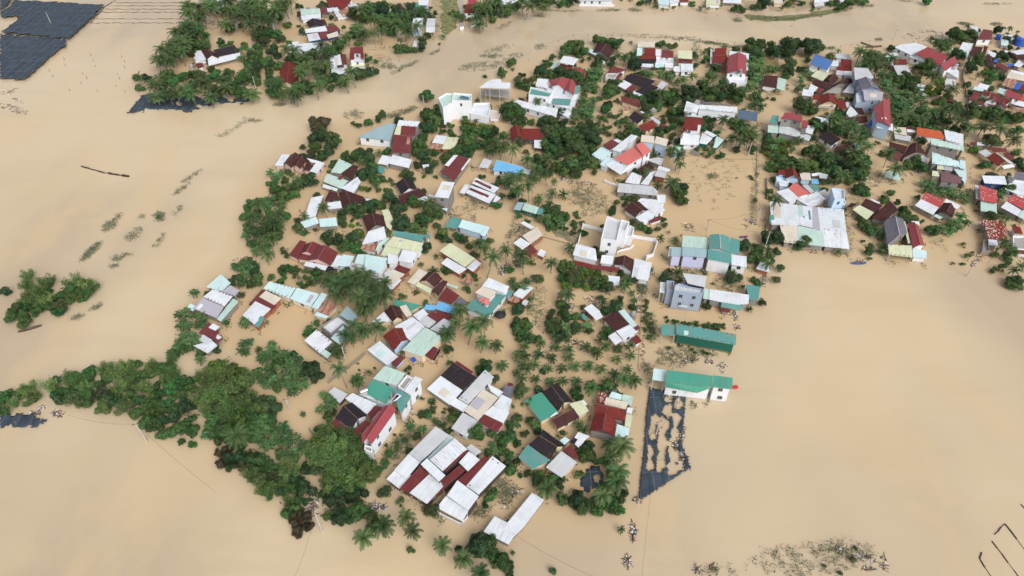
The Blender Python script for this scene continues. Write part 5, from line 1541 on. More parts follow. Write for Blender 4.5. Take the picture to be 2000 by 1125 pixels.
def build_house(short, label, wall, pieces):
    rng = random.Random(short)
    allp = [p for pc in pieces if pc[4] for p in pc[4]]
    c0 = at(sum(p[0] for p in allp)/len(allp), sum(p[1] for p in allp)/len(allp), 3.0)
    cat = short.split()[-1]
    nm = {'house': 'house', 'villa': 'villa', 'shed': 'shed', 'sheds': 'shed', 'hut': 'hut', 'warehouse': 'warehouse', 'hall': 'hall', 'mansion': 'mansion', 'cottage': 'cottage'}.get(cat, 'house')
    root = empty(nm, (c0.x, c0.y, 0), label, nm)
    HOUSES.append((short, Vector((c0.x, c0.y, 0))))
    WB = MB(); nw = 0; tank = 0
    for kind, col, h, rise, px in pieces:
        h = h*.66 if h <= 3.8 else min(h, 2.51+(h-3.8)*1.9)
        if kind == 'k':
            p = at(px[0][0], px[0][1], h); m = MB(); a = rng.uniform(0, 3.14); d = Vector((math.cos(a), math.sin(a), 0))*.75
            q = Vector((p.x, p.y, h+.35)); m.bar(q-d, q+d, .48, n=12)
            tk = m.build('water_tank', M_steel, root); s = MB(); s.box((p.x, p.y, h-.9), 1.1, .9, .95, a); st = s.build('stand', M_post, root); st.parent = tk
            continue
        hs = [h]*len(px)
        if len(px) == 4 and kind in 'slcg': hs = [h, h, h+rise, h+rise]
        P = [at(p[0], p[1], z) for p, z in zip(px, hs)]
        if kind == 'g':
            a0, a1, r1, r0 = P
            b0 = Vector((2*r0.x-a0.x, 2*r0.y-a0.y, h)); b1 = Vector((2*r1.x-a1.x, 2*r1.y-a1.y, h))
            m = MB(); low = a1-a0
            A = [a0, a1, r1, r0]; B = [b1, b0, r0, r1]
            if area2(A) < 0: A = A[::-1]
            if area2(B) < 0: B = B[::-1]
            roof_face(m, A, low); roof_face(m, B, low)
            ro = m.build('roof', T[col], root)
            cm = MB(); cm.bar(r0+Vector((0, 0, .03)), r1+Vector((0, 0, .03)), .09, n=5)
            co = cm.build('ridge_cap', M_cap if col in 'DKFQJO' else M_capr if col in 'RPCB' else M_capw, root); co.parent = ro
            R2 = [a0, a1, r1, b1, b0, r0]; zz = [h-.12, h-.12, h+rise-.15, h-.12, h-.12, h+rise-.15]
            F = [(p.x, p.y) for p in R2]
            if area2(F) < 0: F = F[::-1]; zz = zz[::-1]
            I = inset(F, .3); ring = [(q[0], q[1], z) for q, z in zip(I, zz)]; wall_ring(WB, ring)
            nw += windows(root, [(q[0], q[1], h-.12) for q in ring], rng) if nw < 10 else 0
            RPOLY.append(([(p[0], p[1]) for p in F], h+rise)); continue
        order = list(range(len(P)))
        low = P[1]-P[0] if len(P) == 4 else None
        if area2(P) < 0: P = P[::-1]; hs = hs[::-1]; px = px[::-1]
        F = [(p.x, p.y) for p in P]; RPOLY.append((F, h+rise))
        if kind == 'f':
            # parapet round a sunk flat roof
            I = inset(F, .22); m = MB(); n = len(F); zp = h; zr = h-.55
            for i in range(n):
                j = (i+1) % n
                o0, o1, i0, i1 = F[i], F[j], I[i], I[j]
                WB.face([(o0[0], o0[1], -1), (o1[0], o1[1], -1), (o1[0], o1[1], zp), (o0[0], o0[1], zp)])
                WB.face([(o0[0], o0[1], zp), (o1[0], o1[1], zp), (i1[0], i1[1], zp), (i0[0], i0[1], zp)])
                WB.face([(i0[0], i0[1], zp), (i1[0], i1[1], zp), (i1[0], i1[1], zr-.1), (i0[0], i0[1], zr-.1)])
            I2 = inset(F, .21)
            roof_face(m, [Vector((q[0], q[1], zr)) for q in I2], None, .2); m.build('roof', T[col], root)
            if nw < 10: nw += windows(root, [(q[0], q[1], h-.6) for q in F], rng)
            continue
        m = MB(); roof_face(m, P, low)
        ro = m.build('roof' if kind != 'c' else 'canopy', T[col] if not (kind == 'l' and col == 'B') else M_tarp, root)  # some loose black slabs only paint the dark inside roof openings
        ar = abs(area2(F))
        if len(P) == 4 and kind in 'sc' and col in 'WGXAMYRTLI' and ar > 22:
            e1, e2 = P[1]-P[0], P[3]-P[0]; up = (P[1]-P[0]).cross(P[3]-P[0]).normalized()*.05
            def bl(u, v): return P[0].lerp(P[1], u).lerp(P[3].lerp(P[2], u), v)+up
            for q in range(1+int(ar > 60)):
                if rng.random() < .45:
                    du = 1.07*rng.choice((1, 1, 2))/max(e1.length, 2); dv = rng.uniform(.25, .7); u0 = rng.uniform(.04, .95-du) if du < .85 else .05; v0 = rng.uniform(.02, .95-dv)
                    c4 = [bl(u0, v0), bl(u0+du, v0), bl(u0+du, v0+dv), bl(u0, v0+dv)]
                    if min(e1.length, e2.length) > 2.2:
                        m2 = MB(); roof_face(m2, c4, low, .03); pc = m2.build('roof_patch', T[rng.choice('WGXGAGML' if col != 'R' else 'GHR')], root); pc.parent = ro
            if rng.random() < .4:
                m2 = MB()
                for q in range(int(e1.length/1.1)):
                    for v in (.06, .93):
                        if rng.random() < .75: p = bl((q+.5)*1.1/e1.length, v); m2.box((p.x, p.y, p.z-.03), .28, .2, .14, rng.random())
                w_ = m2.build('roof_weights', M_post2, root)
                if w_: w_.parent = ro; w_['kind'] = 'stuff'
        if rise >= .8 and kind == 's' and col in 'DKFQJORPCBSTVE' :
            q = [p for p, z in zip(P, hs) if z > h]
            if len(q) == 2:
                cm = MB(); cm.bar(q[0]+Vector((0, 0, .04)), q[1]+Vector((0, 0, .04)), .08, n=5)
                co = cm.build('ridge_cap', M_cap if col in 'DKFQJO' else M_capr if col in 'RPCB' else M_capw, root); co.parent = ro
        if kind == 's':
            I = inset(F, .35); pn = (P[1]-P[0]).cross(P[2]-P[0]); pn2 = (P[2]-P[0]).cross(P[3]-P[0]) if len(P) > 3 else pn
            def zroof(q):
                return min(P[0].z-((q[0]-P[0].x)*k.x+(q[1]-P[0].y)*k.y)/k.z for k in ((pn, pn2) if len(P) == 4 else (Vector((0, 0, 1)),)))
            ring = [(q[0], q[1], zroof(q)-.13) for q in I]; wall_ring(WB, ring)
            if nw < 10: nw += windows(root, ring, rng, 4)
        if kind == 'c':
            I = inset(F, .18); pts = list(zip(I, hs)); n = len(pts)
            for i in range(n):
                (a, za), (b, zb) = pts[i], pts[(i+1) % n]; Ln = math.dist(a, b); k = max(1, int(Ln/3.2))
                for q in range(k):
                    t = q/k; m = MB(); m.bar((a[0]+(b[0]-a[0])*t, a[1]+(b[1]-a[1])*t, -1), (a[0]+(b[0]-a[0])*t, a[1]+(b[1]-a[1])*t, za+(zb-za)*t-.05), .11)
                    m.build('post', M_post, root)
    if WB.f: WB.build('wall', WM[wall], root)
x0 = y0 = 0.0; sc = 1.0; cur = None
for ln in DATA_H.strip().splitlines()+['H end||']:
    p = ln.split()
    if p[0] == 'T': x0, y0, sc = map(float, p[1:])
    elif p[0] == 'H':
        if cur: build_house(*cur)
        a = ln[2:].strip().split('|'); cur = (a[0], a[1], a[2], [])
    else:
        if p[0] == 'k':
            x, y = map(float, p[1].split(',')); cur[3].append(('k', '', float(p[2]), 0, [(x0+x/sc, y0+y/sc)]))
        else:
            pts = [(x0+float(q.split(',')[0])/sc, y0+float(q.split(',')[1])/sc) for q in p[4:]]
            cur[3].append((p[0], p[1], float(p[2]), float(p[3]), pts))
# ---------------------------------------------------------------- plants: one mesh set per look, every plant a thing of its own
def V3(x, y, z): return Vector((x, y, z))
def leafq(mb, c, d, w, l, n=None):
    d = d.normalized(); s = d.cross(n if n is not None else Vector((0, 0, 1)))
    if s.length < .1: s = Vector((1, 0, 0))
    s = s.normalized()*w/2; mb.face([c-s*.5, c-s+d*l*.5, c+d*l, c+s+d*l*.5])
def frond(mb, base, az, el, Ln, rng, droop=1.0, wid=.62, n=11):
    p = Vector(base); e = el; d0 = Vector((math.cos(az), math.sin(az), 0)); pts = [p.copy()]; dirs = []
    for i in range(n):
        d = d0*math.cos(e)+Vector((0, 0, math.sin(e))); dirs.append(d); p = p+d*(Ln/n); pts.append(p.copy()); e -= droop*(.10+.016*i)
    dirs.append(dirs[-1]); side = Vector((-math.sin(az), math.cos(az), 0))
    for i in range(n):                                              # rib
        a, b = pts[i], pts[i+1]; s = side*(.035*(1-i/n)+.012); mb.face([a-s, a+s, b+s, b-s])
    for i in range(1, n*2):
        t = i/2.0; k = int(t); c = pts[k].lerp(pts[min(k+1, n)], t-k); d = dirs[min(k, n)]; f = t/n
        ll = wid*(math.sin(math.pi*min(1, f*.9+.12)))**.6*rng.uniform(.8, 1.1)
        for sg in (-1, 1):
            tip = c+side*sg*ll*.85+d*ll*.7+Vector((0, 0, -ll*rng.uniform(.15, .45)))
            w = d*.075; mb.face([c-w, tip-w*.3, tip+w*.3, c+w])
def palm_crown(seed, Ln, nf, wid=.7, droop=1.0, dead=2):
    rng = random.Random(seed); mb = MB()
    for i in range(nf):
        az = i*2.399+rng.uniform(-.25, .25); f = i/nf
        frond(mb, (0, 0, 0), az, math.radians(64-72*f+rng.uniform(-7, 7)), Ln*rng.uniform(.85, 1.08), rng, droop*(1.1 if f < .3 else .9), wid)
    return mb
def trunk_mesh(h, r0, r1, lean, rng, n=7, sides=7):
    mb = MB(); a = rng.uniform(0, 6.28); p = Vector((-math.cos(a)*lean, -math.sin(a)*lean, -.6)); q0 = p
    for i in range(1, n+1):
        t = i/n; q = Vector((-math.cos(a)*lean*(1-t)**1.6, -math.sin(a)*lean*(1-t)**1.6, -.6+(h+.6)*t))
        mb.bar(q0, q, r0+(r1-r0)*(i-1)/n, r0+(r1-r0)*t, sides); q0 = q
    return mb
def lobes_crown(seed, R, H, nl, nleaf, leaf, flat=.75, low=.15):
    rng = random.Random(seed); mb = MB(); lob = []
    for i in range(nl):
        a = rng.uniform(0, 6.28); r = R*math.sqrt(rng.random())*.72; z = H*(low+(1-low)*rng.uniform(.15, .85)*(1-.45*(r/R)**2))
        lob.append((Vector((math.cos(a)*r, math.sin(a)*r, z)), R*rng.uniform(.26, .46)))
    tot = sum(l[1]**2 for l in lob)
    for c, r in lob:
        for k in range(int(nleaf*r*r/tot)):
            u = rng.uniform(-.75, 1); a = rng.uniform(0, 6.28); s = math.sqrt(1-u*u)
            d = Vector((s*math.cos(a), s*math.sin(a), u)); rr = r*(rng.uniform(.72, 1.12) if rng.random() < .85 else rng.uniform(.3, 1.35))
            p = c+Vector((d.x*rr, d.y*rr, d.z*rr*flat))
            o = (d+Vector((rng.gauss(0, .45), rng.gauss(0, .45), rng.gauss(0, .3)))).normalized()
            t = o.cross(Vector((rng.gauss(0, 1), rng.gauss(0, 1), rng.gauss(0, 1))))
            if t.length < .01: continue
            t.normalize(); b = o.cross(t); q = leaf*rng.uniform(.6, 1.25)
            mb.face([p-t*q*.5, p+b*q*.32, p+t*q*.5, p-b*q*.32])
    return mb, lob
def limbs(mb, h0, lob, rng, r=.12):
    for c, rr in lob[:7]: mb.bar((0, 0, h0), (c.x*.8, c.y*.8, c.z), r, r*.3, 5)
PROTO = {}
def proto(kind, parts, height): PROTO.setdefault(kind, []).append((parts, height))
for i in range(5):
    rng = random.Random(100+i); h = 4.0+i*.6
    cr = palm_crown(20+i, 3.3+.12*i, 22, .70, .85); tr = trunk_mesh(h, .17, .11, rng.uniform(.2, 1.2), rng)
    cr.v = [(v[0], v[1], v[2]+h) for v in cr.v]
    dd = MB()
    for q in range(2+i % 3): frond(dd, (0, 0, h-.1), rng.uniform(0, 6.28), math.radians(-32-10*q), 2.4, rng, .35, .4)
    proto('palm', [('trunk', tr.mesh('trunk'), M_palmbark), ('crown', cr.mesh('crown'), L['palm']), ('dead_frond', dd.mesh('dead_frond'), L['brn'])], h)
for i in range(3):
    rng = random.Random(140+i); h = 1.5+i*.4
    cr = palm_crown(40+i, 2.7, 16, .58, .7); tr = trunk_mesh(h, .2, .14, .15, rng)
    cr.v = [(v[0], v[1], v[2]+h) for v in cr.v]
    proto('young', [('trunk', tr.mesh('trunk'), M_palmbark), ('crown', cr.mesh('crown'), L['palm'])], h)
for i in range(2):
    rng = random.Random(160+i); h = 6.5+i*1.5
    cr = palm_crown(50+i, 1.5, 11, .42, 1.4); tr = trunk_mesh(h, .09, .06, .5, rng)
    cr.v = [(v[0], v[1], v[2]+h) for v in cr.v]
    proto('areca', [('trunk', tr.mesh('trunk'), M_palmbark), ('crown', cr.mesh('crown'), L['palm'])], h)
for i in range(4):                                                   # banana: a clump of stems with long broad leaves
    rng = random.Random(180+i); st = MB(); lf = MB()
    for s in range(4):
        b = Vector((rng.uniform(-1.1, 1.1), rng.uniform(-1.1, 1.1), 0)); hh = rng.uniform(1.6, 2.8); st.bar(b+V3(0, 0, -.6), b+V3(0, 0, hh), .14, .08, 6)
        for k in range(8):
            az = k*2.4+rng.uniform(-.3, .3); e = math.radians(rng.uniform(20, 75)); Ln = rng.uniform(1.6, 2.4); p = b+V3(0, 0, hh); d0 = V3(math.cos(az), math.sin(az), 0); sd_ = V3(-math.sin(az), math.cos(az), 0); pr = None; n = 6
            for j in range(n+1):
                f = j/n; w = .34*math.sin(math.pi*min(1, .12+f*.86))**.7*rng.uniform(.75, 1.1); dz = V3(0, 0, -.10*w*3)
                cu = (p-sd_*w+dz, p, p+sd_*w+dz)
                if pr and rng.random() > .08: lf.face([pr[0], pr[1], cu[1], cu[0]]); lf.face([pr[1], pr[2], cu[2], cu[1]])
                pr = cu; p = p+(d0*math.cos(e)+V3(0, 0, math.sin(e)))*(Ln/n); e -= .30
    proto('ban', [('stem', st.mesh('stem'), L['ban']), ('crown', lf.mesh('crown'), L['ban'])], 3.2)
for mk, kd in (('tree', 'tree'), ('dark', 'dark'), ('yel', 'yel'), ('brn', 'brn'), ('oli', 'oli'), ('rnd', 'rnd'), ('spr', 'spr')):
    for i in range(3 if mk in ('tree', 'dark', 'oli', 'rnd', 'spr') else 2):
        sd2 = {'tree': 200, 'dark': 260, 'yel': 300, 'brn': 340, 'oli': 520, 'rnd': 560, 'spr': 600}[mk]+i; rng = random.Random(sd2)
        cr, lob = lobes_crown(sd2, 2.6, (3.6 if mk == 'rnd' else 4.2)+.3*i, (8 if mk == 'rnd' else 12)+i*2, 3200, .44 if mk != 'oli' else .34); tr = MB(); tr.bar((0, 0, -.6), (0, 0, 1.8), .22, .15, 7); limbs(tr, 1.5, lob, rng)
        proto(kd, [('trunk', tr.mesh('trunk'), M_bark), ('crown', cr.mesh('crown'), L[mk])], 4.4)
for i in range(3):                                                   # round clipped bush
    cr, lob = lobes_crown(400+i, 1.05, 1.25, 6, 520, .24, .9, .0)
    proto('shrub', [('crown', cr.mesh('crown'), L['tree'])], 1.1)
for i in range(4):                                                   # bamboo: culms that end in drooping feathery plumes
    rng = random.Random(440+i); cu = MB(); lf = MB()
    for k in range(11):
        az = k*2.4+rng.uniform(-.5, .5); e = math.radians(rng.uniform(62, 86)); p = V3(rng.uniform(-.6, .6), rng.uniform(-.6, .6), -.5); H = rng.uniform(4.0, 6.8); n = 7
        for j in range(n):
            d = V3(math.cos(az)*math.cos(e), math.sin(az)*math.cos(e), math.sin(e)); q = p+d*(H/n); cu.bar(p, q, .05, .04, 4)
            if j > 1:
                R = .28+.62*math.sin(math.pi*(j-1)/(n-.5))
                for t in range(30):
                    o = V3(rng.gauss(0, 1), rng.gauss(0, 1), rng.gauss(0, 1)).normalized()*R*rng.random()**.35; c = p.lerp(q, rng.random())+o
                    a = (o.normalized()*.7+V3(rng.gauss(0, .5), rng.gauss(0, .5), rng.uniform(-.9, .3))).normalized(); leafq(lf, c, a, .30, rng.uniform(.4, .75), V3(rng.gauss(0, .5), rng.gauss(0, .5), 1))
            p = q; e -= .04+.03*j*.5
    proto('bam', [('culm', cu.mesh('culm'), M_bark), ('crown', lf.mesh('crown'), L['bam'])], 5.0)
cy = MB(); rng = random.Random(5)
for i in range(26): frond(cy, (0, 0, .3), i*2.4, math.radians(60-45*i/26), 1.3, rng, .8, .22, 7)
proto('cycad', [('crown', cy.mesh('crown'), L['palm'])], .8)
KNAME = {'palm': ('coconut_palm', 'coconut palm', 'palm'), 'young': ('young_palm', 'young coconut palm', 'palm'), 'areca': ('areca_palm', 'thin areca palm', 'palm'),
         'ban': ('banana_plant', 'banana clump', 'banana plant'), 'tree': ('broadleaf_tree', 'leafy green tree', 'tree'), 'dark': ('dark_tree', 'dark dense tree', 'tree'),
         'yel': ('yellow_green_tree', 'yellow green tree', 'tree'), 'brn': ('browning_tree', 'browning tree', 'tree'), 'oli': ('olive_green_tree', 'olive green tree', 'tree'), 'spr': ('spreading_tree', 'spreading mid green tree', 'tree'), 'rnd': ('round_dense_tree', 'round dense tree', 'tree'), 'shrub': ('shrub', 'small shrub', 'shrub'),
         'bam': ('bamboo_clump', 'feathery bamboo clump', 'bamboo'), 'cycad': ('cycad', 'spiky cycad', 'plant')}
RBASE = {'spr': 2.55, 'oli': 2.55, 'rnd': 2.5, 'palm': 2.75, 'young': 2.25, 'areca': 1.5, 'ban': 2.1, 'tree': 2.55, 'dark': 2.55, 'yel': 2.75, 'brn': 2.75, 'shrub': 1.15, 'bam': 2.5, 'cycad': 1.3}
PL = []                                                              # (kind, x, y, scale)
prng = random.Random(77)
def pick(r, opts):  # deals broadleaf trees at random over added look variants
    k = r.choice(opts)
    if sum(1 for q in PL if q[0] == k) < 285: return k
    return min(('tree', 'rnd', 'spr', 'oli', 'dark'), key=lambda t: sum(1 for q in PL if q[0] == t))
def put(kind, px, py, rad=None):
    """px, py: middle of the crown on the survey photograph; rad: crown radius in its pixels"""
    z = {'palm': 4.8, 'young': 1.9, 'areca': 7, 'ban': 2.0, 'shrub': .5, 'bam': 4.5, 'cycad': .5}.get(kind, 2.3)
    if kind in ('tree', 'dark'): kind = pick(prng, {'tree': ['tree', 'rnd', 'spr', 'oli'], 'dark': ['dark', 'dark', 'tree', 'spr']}[kind])
    mpx = (py+FPX*math.tan(PITCH)-562.5)*cp/CAM_H
    s = 1.0 if rad is None else (rad/mpx)/RBASE[kind]
    if rad is None: s = prng.uniform(.8, 1.15)
    p = at(px, py, z*s); PL.append((kind, p.x, p.y, s))
def onroof(kind, x, y, s):
    r = RBASE[kind]*s*.35
    for F, h in RPOLY:
        if abs(F[0][0]-x) > 45 or abs(F[0][1]-y) > 45: continue
        for dx, dy in ((0, 0), (r, 0), (-r, 0), (0, r), (0, -r)):
            if inside((x+dx, y+dy), F): return True
    return False
UNDER = []
def fill(kinds, sp, *pts, keep=1.0, rad=None):
    if 'shrub' not in kinds and 'bam' not in kinds: UNDER.append(pts)
    sp *= 1.24 if kinds == 'ban' else 1.14
    xs = [p[0] for p in pts]; ys = [p[1] for p in pts]; got = []
    tries = int((max(xs)-min(xs))*(max(ys)-min(ys))/(sp*sp)*14)+30
    ks = kinds.split()
    for _ in range(tries):
        x, y = prng.uniform(min(xs), max(xs)), prng.uniform(min(ys), max(ys))
        if not inside((x, y), pts): continue
        if any((x-a)**2+((y-b)*1.25)**2 < sp*sp for a, b in got): continue
        k = prng.choice(ks); n0 = len(PL)
        if prng.random() > keep: continue
        put(k, x, y, (rad or sp*(.62 if k == 'bam' else .8))*prng.uniform(.75, 1.25) if k not in ('palm',) else sp*prng.uniform(.95, 1.2))
        if onroof(*PL[-1]): PL.pop(); continue
        got.append((x, y))
for ln in DATA_V.strip().splitlines():
    p = ln.split()
    if p[0] == 'T': x0, y0, sc = map(float, p[1:])
    elif p[0] == 'F': fill(p[1].replace('+', ' '), float(p[2]), *[(x0+float(q.split(',')[0])/sc, y0+float(q.split(',')[1])/sc) for q in p[3:]])
    else:
        for q in p[1:]:
            a = [float(t) for t in q.split(',')]; put(p[0], x0+a[0]/sc, y0+a[1]/sc, a[2] if len(a) > 2 else None)

# gardens: shrubs and small trees between the roofs, off the lanes and the open plots
LANES = [[(530, 540), (560, 440), (600, 370), (640, 320), (690, 260)], [(470, 600), (520, 520), (545, 480)], [(450, 690), (480, 600), (530, 510)], [(545, 480), (700, 480)], [(800, 560), (860, 500), (900, 440), (960, 420)], [(880, 640), (940, 580), (960, 540), (1000, 480)], [(860, 620), (1000, 660)],
         [(860, 420), (900, 350), (950, 300)], [(590, 800), (700, 700), (730, 680)], [(600, 800), (560, 720), (540, 700)], [(600, 800), (610, 860)], [(740, 905), (800, 800), (830, 720), (850, 690)], [(800, 815), (900, 860), (940, 870)], [(1265, 430), (1268, 600), (1255, 760), (1245, 980)],
         [(1488, 100), (1490, 250), (1488, 480)], [(1550, 120), (1550, 200), (1500, 230)], [(1880, 140), (1895, 240), (1895, 330), (1900, 420), (1895, 540)], [(500, 190), (530, 120), (560, 30)], [(650, 660), (570, 690)]]
OPEN = [[(548, 585), (612, 610), (600, 660), (560, 680), (515, 650)], [(1000, 560), (1090, 560), (1090, 600), (1040, 665), (990, 665), (1000, 610)], [(1300, 300), (1478, 305), (1478, 430), (1500, 480), (1300, 460), (1290, 440)], [(1120, 370), (1195, 370), (1185, 420), (1140, 425)],
        [(1170, 225), (1235, 225), (1230, 262), (1180, 285)], [(860, 395), (1000, 400), (1030, 480), (960, 480)], [(1650, 340), (1900, 330), (1900, 540), (1800, 540), (1650, 500)], [(940, 930), (1040, 940), (1020, 1000), (930, 1030)], [(1240, 480), (1300, 480), (1290, 560), (1240, 560)], [(1140, 460), (1180, 450), (1180, 480), (1135, 480)], [(1210, 470), (1280, 470), (1270, 505), (1210, 500)],
        [(860, 560), (1000, 630), (1000, 700), (930, 720), (880, 700)], [(1290, 600), (1440, 610), (1440, 640), (1290, 640)], [(1270, 650), (2100, 480), (2100, 1200), (1245, 1200), (1240, 740)], [(870, 900), (1500, 1000), (1500, 1200), (870, 1200)]]
LN3 = [[at(*p).xy for p in Q] for Q in LANES]; OP3 = [[tuple(at(*p).xy) for p in Q] for Q in OPEN]
def seg(p, a, b_): ab = b_-a; t = max(0, min(1, (p-a).dot(ab)/ab.length_squared)); return (a+ab*t-p).length
GARD = []; tries = 0; grng = random.Random(123)
while len(GARD) < 460 and tries < 40000:
    tries += 1; F, h = grng.choice(RPOLY); c = Vector(F[grng.randrange(len(F))]); p = c+Vector((grng.gauss(0, 3.2), grng.gauss(0, 3.2)))
    if any(inside(p, Q) for Q in OP3) or any(seg(p, Q[i], Q[i+1]) < 2.6 for Q in LN3 for i in range(len(Q)-1)): continue
    k = grng.choice(['shrub', 'ban', 'tree', 'tree', 'young', 'ban'])
    if k == 'tree': k = pick(grng, ['spr', 'rnd', 'oli', 'dark'])
    if sum(1 for q in PL if q[0] == k) > 292: continue
    s_ = grng.uniform(.8, 1.5) if k == 'shrub' else grng.uniform(.7, 1.0) if k == 'palm' else grng.uniform(.42, .8)
    if onroof(k, p.x, p.y, s_*2.0 if k != 'shrub' else s_*2) or any((p.x-x)**2+(p.y-y)**2 < 4.5 for _, x, y, _ in PL): continue
    u_, v_ = topx((p.x, p.y, 1))
    if not (-20 < u_ < 2020 and -10 < v_ < 1140): continue
    PL.append((k, p.x, p.y, s_)); GARD.append(p)
from collections import Counter
print('PLANTS', Counter(k for k, *_ in PL))
# ---------------------------------------------------------------- labels for plants: counted from one roof towards the next
LM = [(s, p) for s, p in HOUSES if len(s.split()) <= 4 and s != 'end']
for s, x, y in (('flooded tree islet', 90, 590), ('west bamboo belt', 250, 770), ('torn west net', 40, 825), ('ragged river net', 340, 205), ('big square net', 90, 40),
                ('torn black field net', 1300, 870), ('coconut orchard', 1120, 715), ('southern palm point', 800, 1050), ('lone river tree', 830, 190)):
    LM.append((s, at(x, y)))
ORD = ['first', 'second', 'third', 'fourth', 'fifth', 'sixth', 'seventh', 'eighth', 'ninth', 'tenth', 'eleventh', 'twelfth', 'thirteenth', 'fourteenth', 'fifteenth',
       'sixteenth', 'seventeenth', 'eighteenth', 'nineteenth', 'twentieth']
keys = {}
for i, (k, x, y, s) in enumerate(PL):
    d = sorted((math.hypot(p.x-x, p.y-y), n) for n, p in LM)
    dx = {n: q for q, n in d[:6]}
    key = (k, d[0][1], d[1][1]); keys.setdefault(key, []).append((d[0][0], i))
LAB = {}
for (k, a, b), L_ in keys.items():
    L_.sort(); nm = KNAME[k][1]
    for q, (dd, i) in enumerate(L_):
        if len(L_) == 1: LAB[i] = '%s between the %s and the %s' % (nm, a, b)
        else:
            o = ORD[q] if q < 20 else 'outermost'
            LAB[i] = '%s %s from %s towards %s' % (o, nm, a, b)
        w = LAB[i].split()
        if len(w) > 16: LAB[i] = ' '.join(w[:16])
GRP = {'spr': 'spreading mid green trees of the village', 'oli': 'olive green trees of the village', 'rnd': 'round dense trees of the village', 'palm': 'tall coconut palms of the village', 'young': 'young coconut palms in the orchard', 'areca': 'thin areca palms', 'ban': 'banana clumps in the gardens', 'tree': 'leafy green trees of the village',
       'dark': 'dark dense trees of the village', 'yel': 'yellow green trees', 'brn': 'browning trees', 'shrub': 'small drowned shrubs', 'bam': 'bamboo clumps on the bank', 'cycad': 'cycads'}
irng = random.Random(9)
for i, (k, x, y, s) in enumerate(PL):
    parts, hh = PROTO[k][irng.randrange(len(PROTO[k]))]
    nm, _, cat = KNAME[k]
    root = empty(nm, (x, y, 0), LAB[i], cat, GRP[k], irng.uniform(0, 6.283), 1.0)
    zs = s*irng.uniform(.85, 1.15)
    if k in ('palm', 'young', 'areca'): zs = (.45+.55*s)*irng.uniform(.75, 1.25)
    root.scale = (s, s, zs)
    if k in ('palm', 'young', 'areca', 'tree', 'oli'): root.rotation_euler = (irng.gauss(0, .07), irng.gauss(0, .07), root.rotation_euler[2])
    for pn, me, mt in parts:
        o = bpy.data.objects.new(pn, me); C.objects.link(o); o.parent = root
        if not me.materials: me.materials.append(mt)
# ---------------------------------------------------------------- shade nets
M_net, n, b = newmat('shade_net')
geo = N(n, 'ShaderNodeNewGeometry').outputs['Position']
x = mixc(n, ramp(n, noise(n, .35, 4, geo, .6), .3, .7), srgb(40, 52, 64), srgb(64, 78, 90))
wv = N(n, 'ShaderNodeTexWave'); wv.inputs['Scale'].default_value = .11; wv.inputs['Distortion'].default_value = 1.5; wv.inputs['Detail'].default_value = 2; n.links.new(geo, wv.inputs[0])
x = mixc(n, mth(n, 'MULTIPLY', ramp(n, wv.outputs[1], .75, 1.0), .5), x, srgb(30, 40, 52))
sxn = N(n, 'ShaderNodeSeparateXYZ'); n.links.new(geo, sxn.inputs[0])
ln_ = mth(n, 'MAXIMUM', mth(n, 'LESS_THAN', mth(n, 'FRACT', mth(n, 'DIVIDE', sxn.outputs[0], 3.1)), .05), mth(n, 'LESS_THAN', mth(n, 'FRACT', mth(n, 'DIVIDE', sxn.outputs[1], 9.3)), .02))
x = mixc(n, mth(n, 'MULTIPLY', ln_, .5), x, srgb(104, 118, 128))
n.links.new(x, b.inputs[0]); b.inputs['Roughness'].default_value = .8
def at_w(cx, cy, rx, ry, t, z):
    w = 1+.13*math.sin(3*t+cx)+.10*math.sin(5*t+cy*1.7); p = at(cx+rx*w*math.cos(t), cy+ry*w*math.sin(t), z); return p.x, p.y
